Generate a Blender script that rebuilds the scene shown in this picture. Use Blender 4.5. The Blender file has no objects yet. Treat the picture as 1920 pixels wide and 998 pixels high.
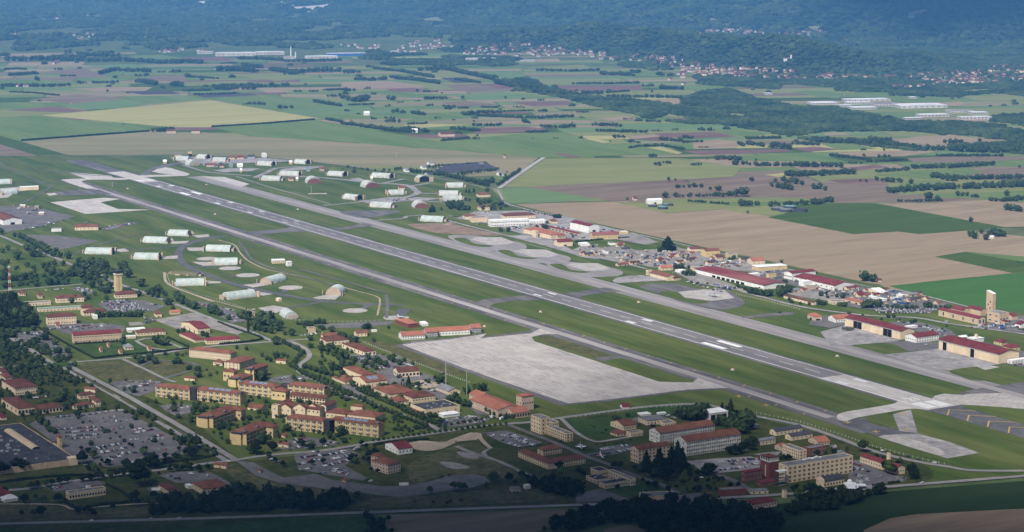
import bpy, math, random
import numpy as np
from mathutils import Vector, Matrix
rng = random.Random(7)
nrng = np.random.default_rng(11)
scene = bpy.context.scene
COL = scene.collection
# ---------------------------------------------------------------- camera, sky, sun, exposure
FPX, HZ, CAMH = 4000.0, -147.0, 643.0
PITCH = math.atan((499 - HZ)/FPX)
cam = bpy.data.cameras.new('camera')
camo = bpy.data.objects.new('camera',cam)
COL.objects.link(camo)
cam.sensor_width = 36.0
cam.lens = FPX / 1920.0 * 36.0
cam.clip_start = 5.0
cam.clip_end = 80000.0
camo.location = (0,0,CAMH)
camo.rotation_euler = (math.pi/2 - PITCH,0,0)
scene.camera = camo
SUN_EL, SUN_AZ = math.radians(46), math.radians(-152)
world = bpy.data.worlds.new('World')
scene.world = world
world.use_nodes = True
wn = world.node_tree
wn.nodes.clear()
wo = wn.nodes.new('ShaderNodeOutputWorld')
wb = wn.nodes.new('ShaderNodeBackground')
ws = wn.nodes.new('ShaderNodeTexSky')
ws.sky_type = 'NISHITA'
ws.sun_disc = False
ws.sun_elevation = SUN_EL
ws.sun_rotation = SUN_AZ
ws.altitude = 100
ws.air_density = 1.0
ws.dust_density = 3.0
wb.inputs['Strength'].default_value = 0.06
wn.links.new(ws.outputs[0],wb.inputs[0])
wn.links.new(wb.outputs[0],wo.inputs[0])
sun = bpy.data.lights.new('sun','SUN')
sun.energy = 4.8
sun.angle = math.radians(12)
sun.color = (1.0,0.96,0.91)
suno = bpy.data.objects.new('sun',sun)
COL.objects.link(suno)
SDIR = Vector((math.sin(SUN_AZ)*math.cos(SUN_EL),math.cos(SUN_AZ)*math.cos(SUN_EL),math.sin(SUN_EL)))
suno.rotation_euler = (-SDIR).to_track_quat('-Z','Y').to_euler()
suno.location = (0,3000,3000)
scene.view_settings.view_transform = 'Standard'
scene.view_settings.look = 'None'
scene.view_settings.gamma = 1.0
scene.view_settings.exposure = 0.58
scene.render.engine = 'CYCLES'
scene.cycles.max_bounces = 4
scene.cycles.diffuse_bounces = 2
scene.cycles.glossy_bounces = 1
scene.cycles.transmission_bounces = 1
scene.cycles.volume_bounces = 1
scene.cycles.use_denoising = True
# ---------------------------------------------------------------- photo pixel -> place on the plain
CP, SP = math.cos(PITCH), math.sin(PITCH)
REG = dict(X=(0,0,1),A=(0,0,3),B=(640,0,3),C=(1280,0,3),D=(0,270,3.992),E=(280,270,3.992),
  F=(700,270,3.992),H=(1150,330,3.992),I=(1440,330,3.992),J=(0,500,4.158),K=(330,420,4.158),
  L=(260,620,4.158),M=(600,580,4.158),N=(0,740,3.8675),O=(360,760,4.1925),P=(700,740,3.8675),
  Q=(1080,740,3.8675),R=(1320,740,3.8675),S=(1560,520,4.536),T=(1200,440,4.5375),
  U=(1520,700,3.8375),V=(900,480,3.564))
def zpx(r,x,y):
 a, b, s = REG[r]
 return a + x / s, b + y / s
def ground(x,y):
 a, b = (x - 960) / FPX, -(y - 499) / FPX
 dz = -SP + b * CP
 t = -CAMH / dz
 return a * t, (CP+b*SP) * t
def G(r,x,y):
 return ground(*zpx(r,x,y))
def Q_(*a):
 """flat list of photo points; a letter switches the region the numbers are read in"""
 out, r, i = [], None, 0
 while i < len(a):
  if isinstance(a[i],str):
   r = a[i]
   i += 1
  else:
   out.append((r,a[i],a[i+1]))
   i += 2
 return out
def GP(r,pts):
 return [G(r,*p) for p in pts]
def project(X,Y,Z):
 d = Y * CP - (Z - CAMH) * SP
 u = Y * SP + (Z - CAMH) * CP
 return 960 + FPX * X / d, 499 - FPX * u / d
def mpp(r,x,y):                       # metres for one pixel of this region's coordinates
 X, Y = G(r,x,y)
 return (Y*CP+CAMH*SP) / FPX / REG[r][2]
# the runway's own frame: s metres along it from the near threshold, t metres across (positive beyond it)
_o0, _o1 = np.array(ground(1765,765.5)), np.array(ground(217,323.4))
RD = (_o1 - _o0) / np.linalg.norm(_o1 - _o0)
RN = np.array([RD[1],-RD[0]])
RA = math.atan2(RD[1],RD[0])
GA = math.degrees(RA) - 90
def W(s,t):
 q = _o0 + RD * s + RN * t
 return float(q[0]), float(q[1])
# ---------------------------------------------------------------- mesh helpers
class MB:
 def __init__(self):
  self.v, self.f, self.m = [], [], []
 def add(self,vs,fs,m=0):
  o = len(self.v)
  self.v += [tuple(p) for p in vs]
  for f in fs:
   self.f.append(tuple(i+o for i in f))
   self.m.append(m)
  return self
 def box(self,x0,y0,z0,x1,y1,z1,m=0,bottom=True):
  vs = [(x0,y0,z0),(x1,y0,z0),(x1,y1,z0),(x0,y1,z0),(x0,y0,z1),(x1,y0,z1),(x1,y1,z1),(x0,y1,z1)]
  fs = [(0,1,5,4),(1,2,6,5),(2,3,7,6),(3,0,4,7),(4,5,6,7)]
  if bottom:
   fs.append((3,2,1,0))
  return self.add(vs,fs,m)
 def cyl(self,cx,cy,z0,z1,r0,r1=None,n=10,m=0,cap=True):
  r1 = r0 if r1 is None else r1
  vs = [(cx+r*math.cos(2*math.pi*i/n),cy+r*math.sin(2*math.pi*i/n),z) for z,r in ((z0,r0),(z1,r1)) for i in range(n)]
  fs = [(i,(i+1) % n,n+(i+1) % n,n+i) for i in range(n)]
  if cap:
   fs += [tuple(range(n,2*n)),tuple(range(n - 1,-1,-1))]
  return self.add(vs,fs,m)
 def tube(self,a,b,r,n=5,m=0):
  a, b = Vector(a), Vector(b)
  d = (b - a).normalized()
  u = d.orthogonal().normalized()
  w = d.cross(u)
  vs = [tuple(p+(u*math.cos(2*math.pi*i/n)+w*math.sin(2*math.pi*i/n))*r) for p in (a,b) for i in range(n)]
  fs = [(i,(i+1) % n,n+(i+1) % n,n+i) for i in range(n)] + [tuple(range(n - 1,-1,-1)),tuple(range(n,2*n))]
  return self.add(vs,fs,m)
 def mesh(self,name,mats,smooth=False):
  me = bpy.data.meshes.new(name)
  me.from_pydata(self.v,[],self.f)
  for m in (mats if isinstance(mats,(list,tuple)) else [mats]):
   me.materials.append(m)
  if any(self.m):
   me.polygons.foreach_set('material_index',self.m)
  if smooth:
   me.polygons.foreach_set('use_smooth',[True]*len(self.f))
  me.update()
  return me
 def build(self,name,mats,parent=None,smooth=False):
  return link(name,self.mesh(name,mats,smooth),parent)
def link(name,me,parent=None,loc=None,rz=None,scale=None):
 o = bpy.data.objects.new(name,me)
 COL.objects.link(o)
 if parent is not None:
  o.parent = parent
 if loc is not None:
  o.location = loc
 if rz is not None:
  o.rotation_euler = (0,0,rz)
 if scale is not None:
  o.scale = scale
 return o
def tag(o,label=None,cat=None,group=None,kind=None):
 if label:
  o['label'] = label
 if cat:
  o['category'] = cat
 if group:
  o['group'] = group
 if kind:
  o['kind'] = kind
 return o
def thing(name,label,cat,loc,rz=0.0,group=None):
 o = link(name,None,None,(loc[0],loc[1],loc[2] if len(loc) > 2 else 0.0),rz)
 o.empty_display_size = 5
 return tag(o,label,cat,group)
# ---------------------------------------------------------------- materials
def lin(r,g,b):
 f = lambda c: c / 12.92 if c <= 0.04045 else ((c+0.055)/1.055) ** 2.4
 return (f(r/255),f(g/255),f(b/255))
MATS = {}
def mat(name,c1,c2=None,scale=0.05,ang=None,sx=1.0,sy=1.0,rough=0.9,fine=None,fscale=0.6,rnd=0.0,metal=0.0,spec=0.03,lo=0.35,hi=0.65,coords='world',detail=4.0):
 m = bpy.data.materials.new(name)
 m.use_nodes = True
 nt = m.node_tree
 N, Lk = nt.nodes, nt.links
 bs = N['Principled BSDF']
 bs.inputs['Roughness'].default_value = rough
 bs.inputs['Metallic'].default_value = metal
 bs.inputs['Specular IOR Level'].default_value = spec
 out = None
 if c2 is None:
  rgb = N.new('ShaderNodeRGB')
  rgb.outputs[0].default_value = (*c1,1)
  out = rgb.outputs[0]
 src = None
 if c2 is not None or fine:
  if coords == 'world':
   src = N.new('ShaderNodeNewGeometry').outputs['Position']
  else:
   src = N.new('ShaderNodeTexCoord').outputs['Object']
 if c2 is not None:
  mp = N.new('ShaderNodeMapping')
  mp.vector_type = 'TEXTURE'
  if ang is not None:
   mp.inputs['Rotation'].default_value = (0,0,math.radians(ang))
  mp.inputs['Scale'].default_value = (sx,sy,1)
  Lk.new(src,mp.inputs[0])
  no = N.new('ShaderNodeTexNoise')
  no.inputs['Scale'].default_value = scale
  no.inputs['Detail'].default_value = detail
  no.inputs['Roughness'].default_value = 0.6
  Lk.new(mp.outputs[0],no.inputs['Vector'])
  cr = N.new('ShaderNodeValToRGB')
  cr.color_ramp.elements[0].position = lo
  cr.color_ramp.elements[1].position = hi
  cr.color_ramp.elements[0].color = (*c1,1)
  cr.color_ramp.elements[1].color = (*c2,1)
  Lk.new(no.outputs[0],cr.inputs[0])
  out = cr.outputs[0]
 if fine:
  n2 = N.new('ShaderNodeTexNoise')
  n2.inputs['Scale'].default_value = fscale
  n2.inputs['Detail'].default_value = 3
  Lk.new(mp.outputs[0] if ang is not None else src,n2.inputs['Vector'])
  mr = N.new('ShaderNodeMapRange')
  mr.inputs['From Min'].default_value = 0.3
  mr.inputs['From Max'].default_value = 0.7
  mr.inputs['To Min'].default_value = 1 - fine
  mr.inputs['To Max'].default_value = 1 + fine
  Lk.new(n2.outputs[0],mr.inputs[0])
  hs = N.new('ShaderNodeHueSaturation')
  Lk.new(out,hs.inputs['Color'])
  Lk.new(mr.outputs[0],hs.inputs['Value'])
  out = hs.outputs[0]
 if rnd:
  oi = N.new('ShaderNodeObjectInfo')
  mr = N.new('ShaderNodeMapRange')
  mr.inputs['To Min'].default_value = 1 - rnd
  mr.inputs['To Max'].default_value = 1 + rnd
  Lk.new(oi.outputs['Random'],mr.inputs[0])
  hs = N.new('ShaderNodeHueSaturation')
  Lk.new(out,hs.inputs['Color'])
  Lk.new(mr.outputs[0],hs.inputs['Value'])
  out = hs.outputs[0]
 Lk.new(out,bs.inputs['Base Color'])
 MATS[name] = m
 return m
RAD = math.degrees(RA)
# ground
mat('plain_earth',(0.062,0.098,0.036),(0.105,0.118,0.052),0.004,fine=0.25,fscale=0.02)
mat('airfield_grass',(0.050,0.080,0.016),(0.104,0.120,0.034),0.022,RAD,9,1,fine=0.18,fscale=0.09)
mat('town_grass',(0.030,0.046,0.010),(0.070,0.072,0.022),0.03,fine=0.3,fscale=0.15)
mat('dry_grass',(0.060,0.068,0.024),(0.104,0.096,0.044),0.03,fine=0.3,fscale=0.12)
mat('lush_grass',(0.034,0.066,0.015),(0.052,0.082,0.022),0.03,fine=0.25,fscale=0.1)
mat('bare_soil',(0.17,0.12,0.085),(0.26,0.19,0.14),0.03,fine=0.2,fscale=0.2)
mat('sand',(0.28,0.225,0.16),(0.38,0.31,0.23),0.06,fine=0.15,fscale=0.3)
mat('gravel_yard',(0.17,0.157,0.145),(0.28,0.258,0.235),0.04,fine=0.2,fscale=0.3)
mat('runway_asphalt',(0.135,0.128,0.130),(0.205,0.190,0.188),0.03,RAD,14,1,fine=0.12,fscale=0.2)
mat('taxi_worn',(0.24,0.22,0.21),(0.33,0.305,0.29),0.03,RAD,12,1,fine=0.15,fscale=0.1)
mat('taxi_north',(0.19,0.18,0.178),(0.27,0.25,0.245),0.03,RAD,12,1,fine=0.15,fscale=0.1)
mat('taxi_shoulder',(0.095,0.090,0.092),(0.155,0.145,0.142),0.03,RAD,6,1,fine=0.2,fscale=0.12)
mat('dark_asphalt',(0.085,0.085,0.092),(0.125,0.120,0.122),0.03,fine=0.2,fscale=0.15)
mat('lot_asphalt',(0.105,0.100,0.100),(0.155,0.147,0.142),0.04,fine=0.2,fscale=0.25)
mat('road_asphalt',(0.20,0.19,0.185),(0.27,0.255,0.245),0.03,fine=0.12,fscale=0.2)
mat('pale_concrete',(0.36,0.335,0.315),(0.46,0.43,0.405),0.035,RAD,3,1,fine=0.12,fscale=0.15)
mat('pad_concrete',(0.30,0.28,0.26),(0.40,0.37,0.345),0.05,fine=0.15,fscale=0.2)
mat('grey_concrete',(0.20,0.19,0.185),(0.31,0.29,0.28),0.03,fine=0.25,fscale=0.1)
mat('white_paint',(0.78,0.78,0.76),(0.62,0.62,0.60),0.2,fine=0.1)
mat('yellow_paint',(0.46,0.32,0.11),(0.34,0.25,0.11),0.2)
def apron_material():
 m = mat('apron_slabs',(0.33,0.303,0.282),(0.42,0.388,0.362),0.02,RAD,2,1,fine=0.10,fscale=0.1)
 nt = m.node_tree
 N, Lk = nt.nodes, nt.links
 bs = N['Principled BSDF']
 base = bs.inputs['Base Color'].links[0].from_socket
 geo = N.new('ShaderNodeNewGeometry')
 mp = N.new('ShaderNodeMapping'); mp.vector_type = 'TEXTURE'
 mp.inputs['Rotation'].default_value = (0,0,RA)
 Lk.new(geo.outputs['Position'],mp.inputs[0])
 sep = N.new('ShaderNodeSeparateXYZ'); Lk.new(mp.outputs[0],sep.inputs[0])
 rowv = N.new('ShaderNodeMath'); rowv.operation = 'DIVIDE'; rowv.inputs[1].default_value = 7.6
 Lk.new(sep.outputs['Y'],rowv.inputs[0])
 fr = N.new('ShaderNodeMath'); fr.operation = 'FRACT'; Lk.new(rowv.outputs[0],fr.inputs[0])
 line = N.new('ShaderNodeMath'); line.operation = 'LESS_THAN'; line.inputs[1].default_value = 0.42
 Lk.new(fr.outputs[0],line.inputs[0])
 mp2 = N.new('ShaderNodeMapping'); mp2.vector_type = 'TEXTURE'
 mp2.inputs['Rotation'].default_value = (0,0,RA); mp2.inputs['Scale'].default_value = (9,3,1)
 Lk.new(geo.outputs['Position'],mp2.inputs[0])
 n1 = N.new('ShaderNodeTexNoise'); n1.inputs['Scale'].default_value = 0.55; n1.inputs['Detail'].default_value = 5
 Lk.new(mp2.outputs[0],n1.inputs['Vector'])
 n2 = N.new('ShaderNodeTexNoise'); n2.inputs['Scale'].default_value = 0.016; n2.inputs['Detail'].default_value = 4
 Lk.new(geo.outputs['Position'],n2.inputs['Vector'])
 ad = N.new('ShaderNodeMath'); ad.operation = 'MULTIPLY_ADD'; ad.inputs[1].default_value = 1.3
 Lk.new(n2.outputs[0],ad.inputs[0]); Lk.new(n1.outputs[0],ad.inputs[2])
 th = N.new('ShaderNodeMapRange'); th.inputs['From Min'].default_value = 1.14; th.inputs['From Max'].default_value = 1.36
 th.inputs['To Max'].default_value = 0.65
 Lk.new(ad.outputs[0],th.inputs[0])
 mu = N.new('ShaderNodeMath'); mu.operation = 'MULTIPLY'
 Lk.new(th.outputs[0],mu.inputs[0]); Lk.new(line.outputs[0],mu.inputs[1])
 mx = N.new('ShaderNodeMix'); mx.data_type = 'RGBA'
 Lk.new(mu.outputs[0],mx.inputs['Factor']); Lk.new(base,mx.inputs['A'])
 mx.inputs['B'].default_value = (0.13,0.125,0.13,1)
 Lk.new(mx.outputs['Result'],bs.inputs['Base Color'])
apron_material()
# fields
mat('field_tan',(0.205,0.155,0.098),(0.285,0.220,0.145),0.018,GA+3,10,1,fine=0.12,fscale=0.09,lo=0.25,hi=0.75)
mat('field_brown',(0.135,0.100,0.072),(0.195,0.150,0.105),0.018,GA,10,1,fine=0.15,fscale=0.10)
mat('field_red',(0.125,0.072,0.062),(0.165,0.100,0.085),0.015,GA,10,1,fine=0.12,fscale=0.10)
mat('field_dark',(0.050,0.045,0.048),(0.080,0.070,0.070),0.03,GA,10,1,fine=0.15)
mat('field_green',(0.092,0.145,0.040),(0.130,0.172,0.058),0.012,RAD,10,1,fine=0.12,fscale=0.10)
mat('field_vivid',(0.044,0.112,0.022),(0.060,0.128,0.032),0.02,GA,10,1,fine=0.12)
mat('field_dkgreen',(0.044,0.076,0.012),(0.062,0.092,0.018),0.02,GA,12,1,fine=0.14,fscale=0.10)
mat('field_ltgreen',(0.100,0.165,0.060),(0.130,0.185,0.075),0.012,GA,10,1,fine=0.1,fscale=0.10)
mat('field_olive',(0.145,0.168,0.055),(0.190,0.195,0.076),0.012,GA - 20,10,1,fine=0.12,fscale=0.10)
mat('field_yellow',(0.270,0.255,0.095),(0.330,0.300,0.130),0.012,GA,10,1,fine=0.1,fscale=0.10)
mat('field_crop',(0.016,0.032,0.010),(0.026,0.044,0.015),0.02,GA,10,1,fine=0.15)
mat('field_stubble',(0.135,0.142,0.066),(0.265,0.215,0.130),0.006,GA - 28,9,1,fine=0.12,fscale=0.10,lo=0.3,hi=0.7)
# foliage
mat('leaf_fresh',(0.026,0.046,0.011),(0.056,0.078,0.021),0.25,rnd=0.35,fine=0.3,fscale=1.5)
mat('leaf_broad',(0.017,0.031,0.009),(0.038,0.056,0.016),0.25,rnd=0.35,fine=0.3,fscale=1.5)
mat('leaf_dark',(0.007,0.013,0.005),(0.020,0.030,0.010),0.25,rnd=0.3,fine=0.3,fscale=1.5)
mat('leaf_light',(0.032,0.060,0.016),(0.064,0.092,0.028),0.25,rnd=0.3,fine=0.3,fscale=1.5)
mat('leaf_grove',(0.020,0.038,0.015),(0.048,0.068,0.026),0.05,fine=0.35,fscale=0.4)
mat('leaf_forest',(0.014,0.029,0.010),(0.052,0.074,0.024),0.006,fine=0.4,fscale=0.05)
mat('forest_floor',(0.014,0.026,0.013),(0.034,0.050,0.022),0.012,fine=0.4,fscale=0.05)
mat('meadow',(0.12,0.15,0.07),(0.17,0.17,0.10),0.01)
mat('quarry_rock',(0.34,0.30,0.27),(0.52,0.46,0.42),0.02)
mat('slope_rock',(0.12,0.12,0.11),(0.22,0.21,0.19),0.02)
mat('bark',(0.060,0.048,0.038),(0.095,0.078,0.060),2.0)
# building stuff
mat('wall_cream',(0.56,0.445,0.30),(0.66,0.53,0.37),0.12,fine=0.1,fscale=0.7,rnd=0.06)
mat('wall_yellow',(0.48,0.36,0.18),(0.57,0.44,0.235),0.12,fine=0.1,fscale=0.7,rnd=0.06)
mat('wall_tan',(0.44,0.33,0.22),(0.52,0.40,0.27),0.12,fine=0.1,fscale=0.7)
mat('wall_white',(0.60,0.59,0.55),(0.72,0.71,0.67),0.10,fine=0.12,fscale=0.6,rnd=0.06)
mat('wall_stained',(0.40,0.39,0.36),(0.68,0.67,0.62),0.22,None,1,1,fine=0.2,fscale=0.5)
mat('wall_pink',(0.46,0.35,0.27),(0.54,0.42,0.33),0.1,fine=0.1)
mat('wall_brick',(0.135,0.050,0.038),(0.19,0.072,0.052),0.3,fine=0.15,fscale=1.5)
mat('wall_far',(0.36,0.33,0.30),(0.52,0.48,0.44),0.02)
mat('wall_grey',(0.30,0.30,0.31),(0.38,0.38,0.38),0.1,fine=0.1)
mat('roof_terra',(0.128,0.055,0.038),(0.190,0.082,0.055),0.10,fine=0.18,fscale=0.8,rnd=0.1)
mat('roof_orange',(0.26,0.100,0.068),(0.33,0.135,0.092),0.08,fine=0.12,fscale=0.6,rnd=0.06)
mat('roof_brown',(0.088,0.038,0.030),(0.140,0.060,0.045),0.10,fine=0.18,fscale=0.8,rnd=0.1)
mat('roof_maroon',(0.115,0.027,0.030),(0.165,0.042,0.044),0.06,fine=0.12,fscale=0.4,rnd=0.08)
mat('roof_faded',(0.23,0.095,0.085),(0.155,0.035,0.042),0.02,GA,1,2,fine=0.12,fscale=0.2)
mat('roof_dark',(0.040,0.042,0.052),(0.070,0.070,0.078),0.06,fine=0.2,fscale=0.4)
mat('roof_grey',(0.130,0.132,0.142),(0.20,0.20,0.205),0.07,fine=0.2,fscale=0.4)
mat('roof_white',(0.60,0.60,0.60),(0.74,0.74,0.73),0.05,fine=0.08)
mat('roof_pale',(0.42,0.43,0.44),(0.60,0.60,0.61),0.015,fine=0.08)
mat('roof_teal',(0.11,0.20,0.20),(0.16,0.26,0.25),0.05,fine=0.1)
mat('shelter_skin',(0.31,0.355,0.33),(0.43,0.475,0.445),0.10,fine=0.08,fscale=0.4,rnd=0.06)
mat('shelter_old',(0.31,0.33,0.305),(0.43,0.445,0.41),0.10,fine=0.15,fscale=0.4)
mat('shelter_door',(0.34,0.27,0.21),(0.42,0.34,0.27),0.3,fine=0.1)
mat('rust_wall',(0.16,0.065,0.050),(0.22,0.10,0.075),0.2,fine=0.15)
mat('olive_roof',(0.10,0.095,0.05),(0.15,0.135,0.08),0.15,fine=0.1)
mat('glass',(0.018,0.020,0.025),rough=0.15,spec=0.5)
mat('dark_open',(0.012,0.012,0.014),rough=0.9)
mat('frame_white',(0.66,0.64,0.60),rough=0.6)
mat('frame_tan',(0.40,0.33,0.24),rough=0.7)
mat('solar',(0.16,0.20,0.29),rough=0.3,spec=0.5)
mat('metal_grey',(0.25,0.26,0.27),(0.36,0.36,0.37),0.2,rough=0.5)
mat('metal_dark',(0.055,0.057,0.062),rough=0.6)
mat('mast_red',(0.42,0.07,0.04))
mat('mast_white',(0.72,0.72,0.70))
mat('rubber',(0.015,0.015,0.016))
for k, c in dict(white=(0.72,0.72,0.72),silver=(0.38,0.39,0.41),grey=(0.12,0.125,0.135),black=(0.018,0.018,0.022),blue=(0.030,0.055,0.15),red=(0.30,0.025,0.022)).items():
 mat('paint_'+k,c,rough=0.3,spec=0.5)
mat('canvas_green',(0.07,0.085,0.045),(0.10,0.11,0.06),0.3)
mat('plastic_blue',(0.03,0.09,0.24))
mat('orange_paint',(0.42,0.16,0.08))
# ---------------------------------------------------------------- ground sheets
_zc = {}
def layer(base):
 if base in (Z_FIELD,Z_MARK):
  return base * 0.2
 base = round(base,3)
 _zc[base] = _zc.get(base,0) + 1
 return base * 0.2 + 0.004 * _zc[base]
Z_FIELD, Z_BIG, Z_GRASS, Z_PAVE, Z_ROAD, Z_MARK = 0.2, 0.6, 3.2, 4.0, 5.6, 6.0
# the sheets lie within a metre or so of the plain, each on its own level; things stand on GZ
GZ = 1.16
def sheet(name,pts,base,m,parent=None,kind='structure'):
 me = bpy.data.meshes.new(name)
 z = layer(base)
 me.from_pydata([(p[0],p[1],z) for p in pts],[],[tuple(range(len(pts)))])
 me.materials.append(MATS[m])
 me.update()
 if me.polygons[0].normal.z < 0:
  me.flip_normals()
 o = link(name,me,parent)
 if parent is None:
  tag(o,kind=kind)
 return o
def smooth(pts,n=5,closed=False):
 P = [np.array(p,float) for p in pts]
 if len(P) < 3:
  return [tuple(p) for p in P]
 out = []
 m = len(P)
 for i in range(m if closed else m - 1):
  p0 = P[(i - 1) % m] if closed or i > 0 else 2 * P[0] - P[1]
  p1, p2 = P[i], P[(i+1) % m]
  p3 = P[(i+2) % m] if closed or i + 2 < m else 2 * P[-1] - P[-2]
  for k in range(n):
   t = k / n
   out.append(tuple(0.5*(2*p1+(p2 - p0)*t+(2*p0 - 5*p1+4*p2 - p3)*t*t+(3*p1 - p0 - 3*p2+p3)*t ** 3)))
 if not closed:
  out.append(tuple(P[-1]))
 return out
def ribbon(name,pts,width,base,m,sm=True,parent=None):
 c = smooth(pts) if sm else [tuple(p) for p in pts]
 A, B = [], []
 for i, p in enumerate(c):
  a, b = np.array(c[max(i - 1,0)]), np.array(c[min(i+1,len(c) - 1)])
  d = b - a
  d /= max(np.linalg.norm(d),1e-6)
  n = np.array([-d[1],d[0]]) * width / 2
  A.append(np.array(p)+n)
  B.append(np.array(p) - n)
 z = layer(base)
 k = len(c)
 vs = [(q[0],q[1],z) for q in A+B]
 fs = [(i,k+i,k+i+1,i+1) for i in range(k - 1)]
 me = bpy.data.meshes.new(name)
 me.from_pydata(vs,[],fs)
 me.materials.append(MATS[m])
 me.update()
 o = link(name,me,parent)
 if parent is None:
  tag(o,kind='structure')
 return o
# the plain: one sheet to beyond the mountains
gm = MB()
gm.add([(-30000,-3000,0),(30000,-3000,0),(30000,45000,0),(-30000,45000,0)],[(0,1,2,3)])
tag(gm.build('ground',MATS['plain_earth']),kind='structure')
# ---- far patchwork of fields: plots in strips, two lay directions
def plots():
 pal = ['field_tan'] * 3 + ['field_brown'] * 2 + ['field_red'] + ['field_green'] * 8 + ['field_dkgreen'] * 4 + ['field_ltgreen'] * 3 + ['field_olive'] * 7 + ['field_yellow'] + ['field_stubble'] * 3
 r = random.Random(5)
 ca, sa = math.cos(math.radians(GA - 22)), math.sin(math.radians(GA - 22))
 v = 3000.0
 while v < 10800:
  dv = r.uniform(110,300)
  u = -5200 + r.uniform(0,200)
  while u < 5200:
   du = r.uniform(200,620)
   k = r.random()
   parts = 1 if k < .55 else 2 if k < .85 else 3
   m0 = r.choice(pal)
   for i in range(parts):
    q = [(u+4,v+dv*i/parts+3),(u+du - 4,v+dv*i/parts+3),(u+du - 4,v+dv*(i+1)/parts - 2),(u+4,v+dv*(i+1)/parts - 2)]
    w = [(a*ca - b*sa,a*sa+b*ca) for a,b in q]
    cx, cy = sum(p[0] for p in w) / 4, sum(p[1] for p in w) / 4
    if cy < 3500 or cy > 10600:
     continue
    px, py = project(cx,cy,0)
    s_, t_ = (np.array([cx,cy]) - _o0) @ RD, (np.array([cx,cy]) - _o0) @ RN
    if not (-150 < px < 2070) or py > 800 or (py > 290 and t_ < 600):
     continue
    if py < 130 and r.random() < 0.5:
     continue
    sheet('field',w,Z_FIELD,m0 if i == 0 else r.choice(pal))
   u += du
  v += dv
plots()
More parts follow.
